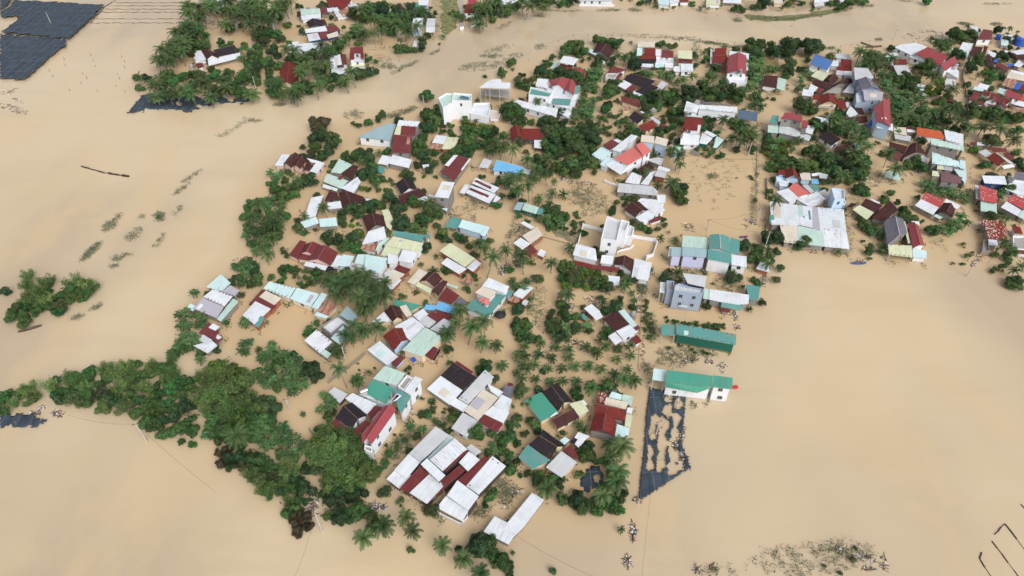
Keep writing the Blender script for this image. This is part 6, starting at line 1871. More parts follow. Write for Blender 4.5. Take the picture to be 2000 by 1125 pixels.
def net(label, pts, holes=(), z=.45, cell=.8, rag=0.0, seed=1, wave=.12, cat='shade net'):
    rng = random.Random(seed); P = [(at(a, b, z).x, at(a, b, z).y) for a, b in pts]; HO = [[(at_w(cx, cy, rx, ry, t, z)[0], at_w(cx, cy, rx, ry, t, z)[1]) for t in [6.283*i/20 for i in range(20)]] for cx, cy, rx, ry in holes]
    x0, x1 = min(p[0] for p in P), max(p[0] for p in P); y0, y1 = min(p[1] for p in P), max(p[1] for p in P)
    nx, ny = int((x1-x0)/cell)+2, int((y1-y0)/cell)+2; vid = {}; vs = []; fs = []
    ph = [rng.uniform(0, 6.28) for _ in range(6)]
    def zz(X, Y): return z+wave*(math.sin(X*.7+ph[0])+math.sin(Y*.9+X*.2+ph[1])+.6*math.sin(X*1.9+Y*1.3+ph[2]))
    def jx(i, j): r = random.Random(i*9973+j*7+seed); return x0+(i+r.uniform(-.4, .4))*cell, y0+(j+r.uniform(-.4, .4))*cell
    def ins(X, Y):
        r = rag*(math.sin(X*1.7+ph[3])+math.sin(Y*2.3+ph[4])+math.sin(X*.6-Y*.9+ph[5]))
        return inside((X+r, Y-r), P) and not any(inside((X, Y), H) for H in HO)
    for i in range(nx):
        for j in range(ny):
            q = [jx(i, j), jx(i+1, j), jx(i+1, j+1), jx(i, j+1)]; cx = sum(a[0] for a in q)/4; cy_ = sum(a[1] for a in q)/4
            if not ins(cx, cy_): continue
            f = []
            for (ii, jj), (a, b_) in zip(((i, j), (i+1, j), (i+1, j+1), (i, j+1)), q):
                if (ii, jj) not in vid: vid[(ii, jj)] = len(vs); vs.append((a, b_, zz(a, b_)))
                f.append(vid[(ii, jj)])
            fs.append(f)
    me = bpy.data.meshes.new('shade_net'); me.from_pydata(vs, [], fs)
    for p in me.polygons: p.use_smooth = True
    root = empty('shade_net', (sum(p[0] for p in P)/len(P), sum(p[1] for p in P)/len(P), 0), label, cat, 'dark shade nets over drowned plots')
    L0 = root.location
    for v in me.vertices: v.co.x -= L0.x; v.co.y -= L0.y
    o = link('sheet', me, M_net, root); sd_ = o.modifiers.new('t', 'SOLIDIFY'); sd_.thickness = .05
    n_ = len(P)
    for i in range(n_):
        a, b_ = P[i], P[(i+1) % n_]
        if not rag:
            k = max(1, min(5, int(math.dist(a, b_)/6)))
            for q in range(k):
                m = MB(); X, Y = a[0]+(b_[0]-a[0])*q/k, a[1]+(b_[1]-a[1])*q/k; m.bar((X, Y, -.5), (X, Y, z+.5), .06); m.build('post', M_bark, root)
net('big dark net with a square notch cut from one side', [(30, 0), (205, 9), (136, 76), (4, 62), (34, 38), (32, 30), (0, 34), (2, 26)], cell=1.3, z=.9)
net('wide dark net under the notched one, edged by the slanting bank', [(0, 66), (130, 77), (128, 88), (100, 108), (48, 155), (0, 151)], cell=1.3, z=.9, seed=2)
net('small corner of dark net above the notched one', [(0, -5), (27, -5), (0, 22)], cell=1.0, z=.9, seed=3)
net('ragged dark net washed against the palm fringed bank', [(245, 224), (262, 206), (275, 190), (300, 184), (340, 186), (380, 187), (402, 196), (430, 190), (470, 192), (495, 196), (460, 202), (420, 200), (385, 210), (372, 219), (330, 212), (290, 214), (262, 222)], cell=.6, rag=.45, seed=4, wave=.16, z=.25)
net('torn dark net sagging in front of the bamboo belt', [(0, 812), (14, 806), (30, 812), (58, 812), (76, 815), (98, 817), (68, 834), (40, 832), (0, 833)], cell=.5, rag=.25, seed=5, wave=.15, z=.35)
net('black field net with round holes below the emerald hall', [(1270, 757), (1340, 771), (1338, 800), (1334, 838), (1330, 862), (1349, 912), (1300, 945), (1248, 978), (1250, 945), (1258, 880), (1263, 800)],
    holes=[(1306, 778, 9, 8), (1305, 802, 10, 14), (1326, 788, 9, 12), (1322, 818, 9, 14), (1280, 818, 8, 10), (1296, 830, 12, 16), (1275, 842, 8, 20), (1294, 862, 10, 24), (1320, 848, 10, 16), (1271, 884, 7, 16), (1293, 894, 9, 14), (1316, 880, 11, 26), (1270, 908, 8, 12), (1290, 910, 9, 13), (1315, 915, 13, 14), (1330, 895, 9, 14), (1330, 912, 9, 7)], cell=.26, z=.35, seed=6, wave=.05)
net('black net scrap with holes between palms and white barrel roof', [(1130, 945), (1150, 918), (1170, 912), (1178, 930), (1172, 950), (1150, 962), (1140, 955)], holes=[(1166, 935, 6, 9), (1158, 955, 5, 3)], cell=.45, rag=.2, z=.3, seed=7)
# ---------------------------------------------------------------- dark ropes of net left on the water
def tube(name, pts, r, mat, label, cat, group=None, z=.06, jit=.0, seed=1, thick=None):
    rng = random.Random(seed); m = MB(); Q = []
    for i in range(len(pts)-1):
        a, b_ = at(*pts[i], z), at(*pts[i+1], z); k = max(1, int((b_-a).length/1.2))
        for q in range(k): Q.append(a.lerp(b_, q/k)+Vector((rng.gauss(0, jit), rng.gauss(0, jit), 0)))
    Q.append(at(*pts[-1], z))
    for a, b_ in zip(Q, Q[1:]): rr = r*rng.uniform(.4, 1.5); m.bar(a, b_, rr, rr, 5)
    c0 = Q[len(Q)//2]; o = m.build(name, mat); tag(o, label, cat, group); return o
M_rope = plain('wet_net_rope', srgb(62, 52, 50))
for i, (a, b_, y) in enumerate(((225, 378, 5), (215, 380, 11), (206, 378, 17.5), (197, 370, 23.5), (186, 362, 36.5), (176, 350, 44.5))):
    pts = [(a+(b_-a)*t/14, y+(.9 if t % 2 else -.3)) for t in range(15)]
    tube('trellis_line', pts, .09, M_rope, ['uppermost', 'second', 'third', 'fourth', 'fifth', 'lowest'][i]+' of six wavy trellis lines in the flooded field', 'trellis line', 'wavy trellis lines', jit=.08, seed=i)
tube('trellis_edge', [(226, 0), (205, 13), (190, 30), (176, 45)], .16, M_rope, 'thick dark edge rope joining the wavy trellis lines', 'rope', jit=.1)
tube('floating_boom', [(158, 325), (175, 329), (205, 338), (252, 345)], .32, M_rope, 'long black floating roll of net in open water', 'net roll', jit=.1)
tube('trellis_line', [(1994, 985), (2010, 1002)], .09, M_rope, 'short dark net rope end near a pale tangle', 'net rope', 'slanting net ropes')
tube('trellis_line', [(1942, 1045), (1963, 1022), (1985, 1052), (2010, 1085)], .11, M_rope, 'dark slanting net rope with a kinked top', 'net rope', 'slanting net ropes', jit=.08)
tube('trellis_line', [(1937, 1058), (1958, 1082), (1992, 1130)], .10, M_rope, 'middle dark slanting net rope', 'net rope', 'slanting net ropes', jit=.08)
tube('trellis_line', [(1917, 1080), (1913, 1090), (1936, 1126)], .11, M_rope, 'lowest dark slanting net rope', 'net rope', 'slanting net ropes', jit=.08)
# ---------------------------------------------------------------- banks, tracks, grass
def patch(name, pts, mat, z, label, jit=1.0, seed=1, step=2.0, kind='structure'):
    rng = random.Random(seed); P = [at(a, b_, z) for a, b_ in pts]; Q = []
    for i in range(len(P)):
        a, b_ = P[i], P[(i+1) % len(P)]; k = max(1, int((b_-a).length/step))
        for q in range(k): p = a.lerp(b_, q/k); Q.append((p.x+rng.gauss(0, jit*.4), p.y+rng.gauss(0, jit*.4), z))
    bm = bmesh.new(); vs = [bm.verts.new(q) for q in Q]; vb = [bm.verts.new((q[0]*1.0, q[1]*1.0, -.5)) for q in Q]
    f = bm.faces.new(vs)
    for i in range(len(vs)): j = (i+1) % len(vs); bm.faces.new((vs[i], vb[i], vb[j], vs[j]))
    bmesh.ops.triangulate(bm, faces=[f]); bmesh.ops.recalc_face_normals(bm, faces=bm.faces[:])
    me = bpy.data.meshes.new(name); bm.to_mesh(me); bm.free(); return link(name, me, mat, label=label, kind=kind)
def ground_mat(name, a, b_, c=None):
    m, n, b = newmat(name); geo = N(n, 'ShaderNodeNewGeometry').outputs['Position']
    x = mixc(n, ramp(n, noise(n, .5, 5, geo, .7), .38, .62), a, b_)
    if c: x = mixc(n, ramp(n, noise(n, 1.7, 4, geo, .7), .5, .66), x, c)
    n.links.new(x, b.inputs[0]); b.inputs['Roughness'].default_value = .95
    return m
G_grass = ground_mat('bank_grass', (.07, .105, .03), (.14, .17, .06), srgb(186, 160, 122))
G_mud = ground_mat('mud_bank', srgb(150, 132, 104), srgb(176, 158, 128))
G_conc = ground_mat('concrete_track', srgb(158, 152, 142), srgb(176, 170, 160))
patch('grass_bank', [(864, -8), (893, -8), (894, 30), (888, 55), (872, 66), (862, 62), (862, 30)], G_grass, .30, 'grassy flood bank between two tracks', 1.2)
patch('dirt_track', [(842, -8), (863, -8), (861, 40), (858, 70), (846, 78), (844, 40)], G_mud, .20, 'rutted dirt track running to the landing', .5)
patch('concrete_path', [(897, -8), (905, -8), (906, 52), (898, 52)], G_conc, .32, 'straight concrete path to a white gate', .1)
patch('grass_bank', [(1454, 30), (1462, 28), (1500, 32), (1560, 28), (1610, 20), (1650, 13), (1655, 18), (1600, 31), (1540, 40), (1500, 42), (1465, 40)], G_grass, .1, 'thin grassy dyke along the upper bank road', 1.3, 3)
patch('mud_yard', [(1478, 112), (1520, 114), (1522, 138), (1500, 148), (1484, 140)], ground_mat('weedy_yard', srgb(150, 124, 84), srgb(112, 108, 62), (.06, .08, .03)), .12, 'weedy brown yard among bananas', 1.0, 4)
patch('mud_yard', [(1450, 0), (1480, 0), (1475, 18), (1455, 20)], G_mud, .12, 'mud yard on the upper bank', .8, 5)
patch('mud_yard', [(1502, 0), (1530, 0), (1530, 20), (1502, 22)], G_mud, .12, 'mud yard by the yellow walled hut', .8, 6)
patch('mud_yard', [(1548, 0), (1590, 0), (1590, 14), (1555, 24)], G_mud, .12, 'bare mud slope on the upper bank', .8, 7)
patch('gravel_plot', [(1078, 455), (1100, 450), (1130, 465), (1125, 475), (1085, 462)], ground_mat('gravel', srgb(146, 132, 110), srgb(100, 104, 70)), .15, 'stony strip below the green plot', .8, 8)
# ---------------------------------------------------------------- rafts of litter and drowned weeds
M_lit = [plain('white_litter', srgb(226, 228, 230), var=.1), plain('brown_litter', srgb(120, 96, 78)), plain('grey_litter', srgb(160, 156, 152)), plain('dark_litter', srgb(66, 58, 54)), plain('red_litter', srgb(170, 74, 66)), plain('blue_litter', srgb(80, 120, 180))]
lrng = random.Random(31); LIT = MB(); LMI = []
def litter(px, py, rx, ry, n, rot=0.0, w=(1.8, 5, 3, 3.5, .2, .15), s=.26):
    for _ in range(int(n*.7)):
        a = lrng.uniform(0, 6.28); r = lrng.random()**.6; X, Y = rx*r*math.cos(a), ry*r*math.sin(a); c_, s_ = math.cos(rot), math.sin(rot)
        p = at(px+X*c_-Y*s_, py+X*s_+Y*c_); mi = lrng.choices(range(6), w)[0]
        q0 = len(LIT.f)
        if mi in (1, 3) and lrng.random() < .7: LIT.box((p.x, p.y, -.02), lrng.uniform(.5, 1.9), .09, .09, lrng.uniform(0, 3.14))
        else: LIT.box((p.x, p.y, -.02), s*lrng.uniform(.4, 1.5), s*lrng.uniform(.4, 1.3), lrng.uniform(.05, .2), lrng.uniform(0, 3.14))
        LMI.extend([mi]*(len(LIT.f)-q0))
wrng = random.Random(32); WD = MB()
def weeds(px, py, rx, ry, n, rot=0.0, tuft=.38, k=7):
    for _ in range(int(n*(.4 if (px < 560 and 220 < py < 640) or py > 1060 else .85))):
        a = wrng.uniform(0, 6.28); r = wrng.random()**.6; X, Y = rx*r*math.cos(a), ry*r*math.sin(a); c_, s_ = math.cos(rot), math.sin(rot)
        p = at(px+X*c_-Y*s_, py+X*s_+Y*c_)
        for q in range(k):
            c = p+Vector((wrng.gauss(0, tuft), wrng.gauss(0, tuft), wrng.uniform(.0, .35))); d = Vector((wrng.gauss(0, 1), wrng.gauss(0, 1), wrng.uniform(0, 1)))
            leafq(WD, c, d, .16, wrng.uniform(.25, .6), Vector((wrng.gauss(0, 1), wrng.gauss(0, 1), .5)))
for a in ((28, 213, 34, 7, 150, .28), (10, 180, 14, 5, 25), (24, 178, 12, 4, 25, -.6), (36, 197, 12, 3, 40, .4), (1842, 70, 34, 7, 170, -.15), (1800, 80, 26, 10, 80), (1778, 72, 18, 8, 40), (1820, 62, 26, 3, 50),
          (1336, 895, 7, 24, 200, -.35), (1322, 870, 9, 10, 110), (1331, 848, 4, 18, 90), (612, 985, 8, 22, 120, .3), (605, 1005, 10, 12, 60), (605, 960, 14, 8, 50), (70, 806, 12, 5, 50), (112, 808, 14, 7, 70), (80, 797, 10, 3, 25),
          (1135, 358, 30, 4, 150, .06), (1105, 350, 12, 3, 60), (985, 526, 14, 9, 260, -.5), (1008, 513, 7, 7, 70), (878, 472, 6, 8, 40), (1334, 398, 12, 5, 50), (1345, 445, 14, 8, 60, .5), (1305, 455, 9, 4, 15),
          (1236, 1038, 4, 20, 90), (1224, 1096, 7, 12, 70), (1362, 1112, 6, 6, 30), (1392, 1108, 7, 8, 35), (1470, 434, 18, 5, 60, .45), (1455, 443, 6, 4, 12), (1115, 598, 9, 6, 60), (1110, 610, 8, 6, 30), (1243, 605, 12, 8, 70), (1254, 575, 10, 14, 60),
          (1345, 703, 20, 6, 50), (1385, 706, 12, 6, 40), (1410, 715, 10, 6, 30), (1412, 726, 6, 4, 12), (1490, 546, 5, 14, 90), (1480, 560, 5, 8, 50), (1436, 612, 4, 18, 70), (1437, 640, 8, 8, 35), (1050, 665, 14, 8, 60), (1085, 668, 10, 5, 40), (1120, 668, 16, 5, 60),
          (1070, 690, 16, 14, 50), (1195, 765, 18, 6, 70), (727, 992, 16, 12, 90), (745, 990, 8, 6, 40), (1025, 570, 22, 6, 8), (1150, 560, 16, 5, 40), (1175, 560, 10, 6, 30), (1185, 572, 6, 4, 16), (1096, 577, 8, 8, 40), (1165, 585, 26, 9, 90, 0),
          (985, 985, 18, 10, 26), (1010, 960, 14, 8, 22), (1252, 545, 4, 3, 8), (475, 505, 20, 4, 30, -.2), (503, 478, 2, 2, 3), (1690, 505, 18, 3, 14), (1776, 482, 4, 3, 6), (1905, 512, 12, 6, 40, -.8), (1915, 500, 8, 4, 24), (1862, 447, 10, 4, 16), (1710, 363, 5, 4, 16),
          (1240, 640, 3, 16, 24), (1256, 690, 2, 30, 40), (1700, 460, 4, 26, 18), (1545, 50, 3, 2, 4), (1705, 350, 30, 10, 50), (1880, 415, 8, 12, 30), (1690, 370, 6, 6, 14), (1775, 340, 20, 5, 40), (735, 95, 22, 3, 40), (760, 92, 12, 3, 20), (800, 95, 14, 4, 30),
          (830, 94, 8, 5, 18), (870, 820, 12, 8, 8), (735, 118, 22, 10, 26), (1640, 1072, 16, 5, 40, .4), (1690, 1088, 22, 6, 70, .5), (1725, 1098, 8, 14, 30), (1700, 1110, 16, 6, 30), (1240, 975, 5, 6, 22), (1000, 420, 0, 0, 0), (1010, 448, 4, 11, 60, .4), (1030, 475, 14, 4, 30), (1212, 600, 22, 8, 30)):
    litter(*a[:5], rot=a[5] if len(a) > 5 else 0.0)
for i in range(140): litter(prng.uniform(540, 1260), prng.uniform(340, 1000), 2, 2, 1)
for i in range(60): litter(prng.uniform(1260, 1960), prng.uniform(100, 520), 2, 2, 1)
for a in ((1150, 395, 38, 30, 260), (1130, 380, 30, 20, 120), (1190, 250, 36, 16, 90), (900, 430, 30, 26, 130), (930, 400, 20, 14, 60), (1025, 460, 20, 18, 90), (1000, 450, 6, 26, 60, .3), (600, 545, 30, 16, 90), (1050, 600, 20, 46, 130), (1340, 690, 60, 14, 120), (1320, 705, 40, 12, 90),
          (1425, 555, 30, 20, 120), (1345, 535, 44, 8, 80), (1395, 350, 50, 60, 110), (1390, 345, 12, 6, 50), (1372, 470, 16, 6, 30), (985, 960, 26, 26, 150), (940, 1000, 20, 12, 60, -.5), (780, 870, 16, 44, 240, .75), (1650, 1080, 60, 30, 170), (1560, 1100, 110, 28, 240), (1590, 1075, 90, 14, 80),
          (1400, 1115, 60, 12, 60), (880, 300, 6, 8, 20), (940, 130, 46, 9, 180, -.1), (1000, 115, 24, 8, 70, -.4), (960, 110, 22, 5, 90), (975, 96, 30, 6, 60, -.2), (1055, 92, 14, 6, 40), (215, 442, 16, 9, 170, -.6), (230, 425, 10, 4, 50, -.7), (262, 458, 20, 9, 130, -.6), (312, 424, 11, 9, 150), (178, 492, 26, 6, 330, -.75),
          (276, 424, 5, 4, 26), (312, 470, 18, 5, 60, -.9), (230, 505, 12, 5, 70), (248, 498, 10, 4, 40), (222, 520, 8, 5, 40), (355, 370, 22, 3, 90, -.65), (375, 345, 22, 3, 90, -.6), (350, 410, 14, 4, 50, -.8), (150, 620, 14, 4, 60, -.2), (188, 600, 12, 4, 60, -.5), (475, 240, 22, 6, 70, -.6), (440, 262, 20, 4, 50, -.4), (500, 236, 12, 4, 60), (545, 205, 12, 3, 50),
          (690, 225, 20, 10, 80), (770, 225, 26, 6, 140, -.3), (800, 215, 16, 5, 90, -.4), (640, 138, 12, 4, 40), (780, 136, 20, 4, 60, -.5), (805, 125, 14, 3, 50, -.5), (735, 120, 30, 14, 90), (760, 130, 16, 6, 80), (850, 102, 12, 3, 40, -.5), (1065, 20, 20, 2, 50), (1190, 20, 26, 3, 90), (1240, 20, 14, 4, 70), (1100, 22, 40, 2, 60), (985, 50, 18, 4, 40, -.4), (1050, 32, 14, 2, 40), (1390, 85, 36, 3, 180, .12), (1340, 78, 30, 3, 60, .05), (1300, 74, 60, 2, 60), (1240, 70, 60, 2, 40), (1430, 92, 26, 2, 60), (1440, 40, 10, 4, 60), (1500, 36, 46, 4, 200, .05), (1570, 34, 40, 3, 120, -.15),
          (1640, 22, 30, 3, 70, -.2), (1690, 12, 18, 3, 60), (1620, 95, 14, 3, 60), (1715, 78, 8, 2, 30), (1885, 47, 16, 3, 90, .1), (1945, 48, 12, 3, 60), (1950, 8, 30, 2, 40), (1770, 2, 20, 2, 30), (1360, 105, 10, 22, 130), (1385, 108, 4, 14, 40), (1655, 470, 16, 30, 60), (1700, 345, 30, 20, 90), (1680, 380, 26, 20, 70), (1830, 480, 20, 20, 20), (1320, 290, 4, 18, 30), (1500, 165, 10, 26, 50), (1478, 340, 4, 40, 70), (1470, 400, 3, 40, 60), (1720, 492, 26, 4, 60), (560, 500, 6, 14, 20), (1290, 240, 20, 10, 20), (1380, 245, 20, 8, 50), (1400, 255, 16, 6, 40), (715, 1000, 18, 12, 60), (470, 905, 20, 8, 50), (1225, 545, 10, 10, 40), (1275, 640, 4, 30, 60), (1265, 720, 12, 14, 40), (620, 45, 2, 2, 1), (410, 48, 30, 12, 90), (1255, 560, 10, 16, 120), (820, 395, 6, 6, 20), (860, 825, 20, 12, 50), (720, 730, 14, 8, 20)):
    weeds(*a[:5], rot=a[5] if len(a) > 5 else 0.0)
UG = MB(); urng = random.Random(55)
for pts in UNDER:
    P3 = [at(a, b_) for a, b_ in pts]; F3 = [(p.x, p.y) for p in P3]; n_ = int(abs(area2(F3))*1.1)
    xs = [p[0] for p in F3]; ys = [p[1] for p in F3]
    for _ in range(n_*2):
        X, Y = urng.uniform(min(xs), max(xs)), urng.uniform(min(ys), max(ys))
        if not inside((X, Y), F3) or math.sin(X*.35)+math.sin(Y*.41+1)+math.sin(X*.13-Y*.17) < -.35: continue
        if any(abs(F[0][0]-X) < 40 and abs(F[0][1]-Y) < 40 and inside((X, Y), F) for F, h in RPOLY): continue
        for q in range(4): c = Vector((X+urng.gauss(0, .35), Y+urng.gauss(0, .35), urng.uniform(0, .8))); leafq(UG, c, Vector((urng.gauss(0, 1), urng.gauss(0, 1), urng.uniform(.1, 1))), .3, urng.uniform(.35, .8), Vector((urng.gauss(0, 1), urng.gauss(0, 1), .5)))
for F, h in RPOLY:                                              # plants and floating leaves gather against the walls
    for i in range(len(F)):
        a, b_ = Vector(F[i]), Vector(F[(i+1) % len(F)]); Ln = (b_-a).length; nn = Vector((b_.y-a.y, a.x-b_.x)).normalized()
        if urng.random() < .45: continue
        t0 = urng.random()
        for _ in range(int(Ln*1.6)):
            p = a.lerp(b_, min(1, max(0, t0+urng.gauss(0, .22))))+nn*abs(urng.gauss(.1, .8))
            if any(inside(p, Q) for Q, _h in RPOLY if abs(Q[0][0]-p.x) < 30 and abs(Q[0][1]-p.y) < 30): continue
            for q in range(4): c = Vector((p.x+urng.gauss(0, .3), p.y+urng.gauss(0, .3), urng.uniform(0, .5))); leafq(UG, c, Vector((urng.gauss(0, 1), urng.gauss(0, 1), urng.uniform(.1, 1))), .25, urng.uniform(.3, .6), Vector((urng.gauss(0, 1), urng.gauss(0, 1), .5)))
link('undergrowth', UG.mesh('undergrowth'), L['under'], label='low green undergrowth under the garden trees', kind='stuff')
me = LIT.mesh('floating_litter')
for m in M_lit: me.materials.append(m)
me.polygons.foreach_set('material_index', LMI)
o = bpy.data.objects.new('floating_litter', me); C.objects.link(o); tag(o, 'scattered litter, twigs and foam floating on the flood', kind='stuff')
link('floating_weeds', WD.mesh('floating_weeds'), L['weed'], label='drowned weeds and grass tips poking out of the flood', kind='stuff')
# ---------------------------------------------------------------- walls, fences, poles
def lowwall(pts, h, mat, label, cat='wall', t=.2, name='boundary_wall', posts=True):
    P = [at(a, b_, h) for a, b_ in pts]; root = empty(name, (P[0].x, P[0].y, 0), label, cat); m = MB()
    for a, b_ in zip(P, P[1:]):
        d = b_-a; L_ = d.length; c = (a+b_)/2; m.box((c.x, c.y, -.6), L_, t, h+.6, math.atan2(d.y, d.x))
    m.build('panel', mat, root)
    if posts:
        for a, b_ in zip(P, P[1:]):
            k = max(1, int((b_-a).length/3.5))
            for q in range(k): p = a.lerp(b_, q/k); m = MB(); m.box((p.x, p.y, -.6), t*1.6, t*1.6, h+.72, math.atan2((b_-a).y, (b_-a).x)); m.build('post', mat, root)
lowwall([(1178, 447), (1139, 437), (1129, 475)], 1.5, WM['W'], 'white wall closing the empty side of the villa yard')
lowwall([(1237, 459), (1279, 466), (1284, 471), (1276, 495), (1264, 499), (1262, 508)], 1.5, WM['W'], 'white wall curving round the villa front yard')
lowwall([(1205, 492), (1212, 488), (1230, 484), (1238, 478)], .9, WM['W'], 'small wavy white wall at the villa steps', posts=False)
lowwall([(1182, 352), (1208, 362)], 1.0, WM['W'], 'white kerb wall below the big coral roof')
lowwall([(1335, 292), (1340, 294)], 1.6, WM['Z'], 'grey gate wall beside the red tiled narrow house')
lowwall([(1350, 293), (1368, 298)], 1.6, WM['Z'], 'grey railing wall on the flooded square')
lowwall([(1480, 180), (1485, 215)], .4, WM['Z'], 'sunken wall top in the colonnade yard', posts=False)
lowwall([(1806, 213), (1808, 222)], .6, WM['Z'], 'short wall among bananas', posts=False)
lowwall([(1884, 130), (1882, 150), (1886, 168)], 1.3, WM['Z'], 'grey lane wall below the twin poles')
lowwall([(1887, 172), (1888, 186), (1893, 188), (1889, 198), (1891, 222), (1893, 240)], .8, WM['Z'], 'picket lane wall beside the twin white gables')
lowwall([(1499, 385), (1498, 345)], .9, WM['Z'], 'thin lane wall beside the blue white gable')
lowwall([(905, 52), (898, 53)], 1.6, WM['W'], 'white gate pillars at the river end of the path')
lowwall([(920, 50), (933, 46), (935, 38)], 1.3, WM['W'], 'white fence wall of the red roof gate house')
lowwall([(1132, 8), (1180, 9), (1200, 9)], 1.2, WM['W'], 'white fence along the grey top terrace')
lowwall([(891, 838), (900, 843), (925, 848), (945, 842), (960, 838)], .8, WM['Z'], 'curved low garden wall round the grey bush')
lowwall([(838, 988), (860, 1002), (900, 1022), (914, 1008)], 1.0, WM['W'], 'white balustrade in front of the sprawling compound', t=.12)
lowwall([(1262, 730), (1318, 738)], .2, WM['W'], 'low plinth beside the emerald hall', posts=False)
lowwall([(800, 790), (801, 806), (830, 815), (845, 822)], .35, WM['Z'], 'sunken garden kerb by the banana pair', posts=False)
lowwall([(640, 745), (700, 700), (712, 688)], .8, WM['Z'], 'mossy lane wall beside the palms', posts=False)
lowwall([(460, 745), (458, 758)], .8, WM['Z'], 'bit of wall in the bamboo', posts=False)
lowwall([(603, 835), (620, 858)], .9, WM['Z'], 'mossy wall corner beside the bamboo', posts=False)
lowwall([(988, 458), (1065, 463), (1120, 478)], .3, WM['Z'], 'thin sunken wall under the green plot', posts=False)
lowwall([(1182, 905), (1186, 912)], .3, WM['Z'], 'sunken kerb under palms', posts=False)
lowwall([(1258, 510), (1255, 560), (1252, 620), (1246, 720)], .12, WM['Z'], 'long sunken kerb of the flooded road', posts=False, t=.15)
lowwall([(1480, 235), (1478, 300), (1477, 395), (1477, 432)], .12, WM['Z'], 'long sunken kerb of the northern lane', posts=False, t=.15)
lowwall([(1340, 302), (1400, 310), (1478, 311)], .15, WM['Z'], 'sunken kerb round the flooded square', posts=False, t=.15)
lowwall([(1470, 188), (1487, 192)], 1.1, WM['Z'], 'grey gate of the colonnade cottage yard')
lowwall([(1876, 432), (1882, 422)], .8, WM['Z'], 'leaning wall piece by the lane'); lowwall([(1912, 436), (1925, 437)], 1.0, WM['W'], 'grey gate with white posts below the salmon roof')
M_wood = plain('weathered_post', srgb(96, 84, 74))
def fence(pts, gap, h, label, wire=True):
    P = [at(a, b_) for a, b_ in pts]; root = empty('wire_fence', (P[0].x, P[0].y, 0), label, 'fence'); r = random.Random(label); prev = None; w = MB(); c = 0
    for a, b_ in zip(P, P[1:]):
        k = max(1, int((b_-a).length/gap))
        for q in range(k):
            if c > 95: break
            p = a.lerp(b_, q/k)+Vector((r.gauss(0, .3), r.gauss(0, .3), 0)); t = p+Vector((r.gauss(0, .15), r.gauss(0, .15), h*r.uniform(.6, 1.3))); m = MB(); m.bar(p-Vector((0, 0, .4)), t, .09, .07, 5); m.build('post', M_wood, root); c += 1
            if prev is not None and wire: w.bar(prev, t, .02, .02, 3)
            prev = t
    if w.f: w.build('wire', M_wood, root)
fence([(1060, 92), (1120, 72), (1200, 66), (1300, 72), (1400, 82), (1470, 90)], 6, .8, 'row of drowned fence posts along the inner river bank')
fence([(1640, 92), (1680, 86), (1740, 72)], 5, .9, 'short row of bank posts near the green boats')
fence([(700, 245), (760, 232), (830, 210), (880, 190), (940, 160), (1000, 140), (1060, 100)], 9, .6, 'drowned posts along the sunken bank path', False)
fence([(800, 75), (870, 62), (940, 42), (1010, 30)], 7, .5, 'post row off the upper river landing', False)
fence([(1400, 30), (1480, 33), (1560, 22), (1640, 14)], 7, .7, 'post row on the grassy dyke', False)
fence([(1080, 660), (1100, 672)], 3, .8, 'few posts behind the orchard')
fence([(1195, 690), (1245, 695), (1248, 760)], 4, .8, 'orchard corner fence posts')
fence([(300, 158), (310, 152)], 3, .8, 'two posts at the palm fringe')
fence([(1250, 980), (1252, 900), (1256, 860), (1262, 790)], 2.2, .9, 'leaning poles along the black field net')
fence([(1268, 855), (1290, 835), (1320, 800), (1340, 770)], 2.6, .8, 'bent branch poles across the black field net')
fence([(1260, 900), (1300, 902), (1350, 912)], 2.6, .7, 'bent poles along the lower holes of the field net')
fence([(1890, 510), (1920, 490), (1940, 470)], 3.5, .9, 'leaning poles on the lane end')
fence([(1890, 330), (1895, 360), (1898, 345)], 3, .8, 'grey pickets in the lane by the white corner')
for j, (yy, xs) in enumerate(((106, 115), (117, 128), (128, 130), (140, 95), (150, 105), (163, 160), (176, 135))):
    fence([(xs, yy), (300, yy+9)], 11, .9, ['uppermost', 'second', 'third', 'fourth', 'fifth', 'sixth', 'lowest'][j]+' row of thin stakes in the flooded field', False)
def pole(bx, by, h, label, arms=1, r=.16):
    p = at(bx, by); root = empty('power_pole', (p.x, p.y, 0), label, 'power pole'); m = MB(); m.bar((p.x, p.y, -1), (p.x, p.y, h), r, r*.65, 8); m.build('shaft', M_post, root)
    for q in range(arms): m = MB(); m.box((p.x, p.y, h-.35-q*.7), 1.5, .12, .12, .4); m.build('crossarm', M_wood, root)
    return Vector((p.x, p.y, h-.2))
po = {}
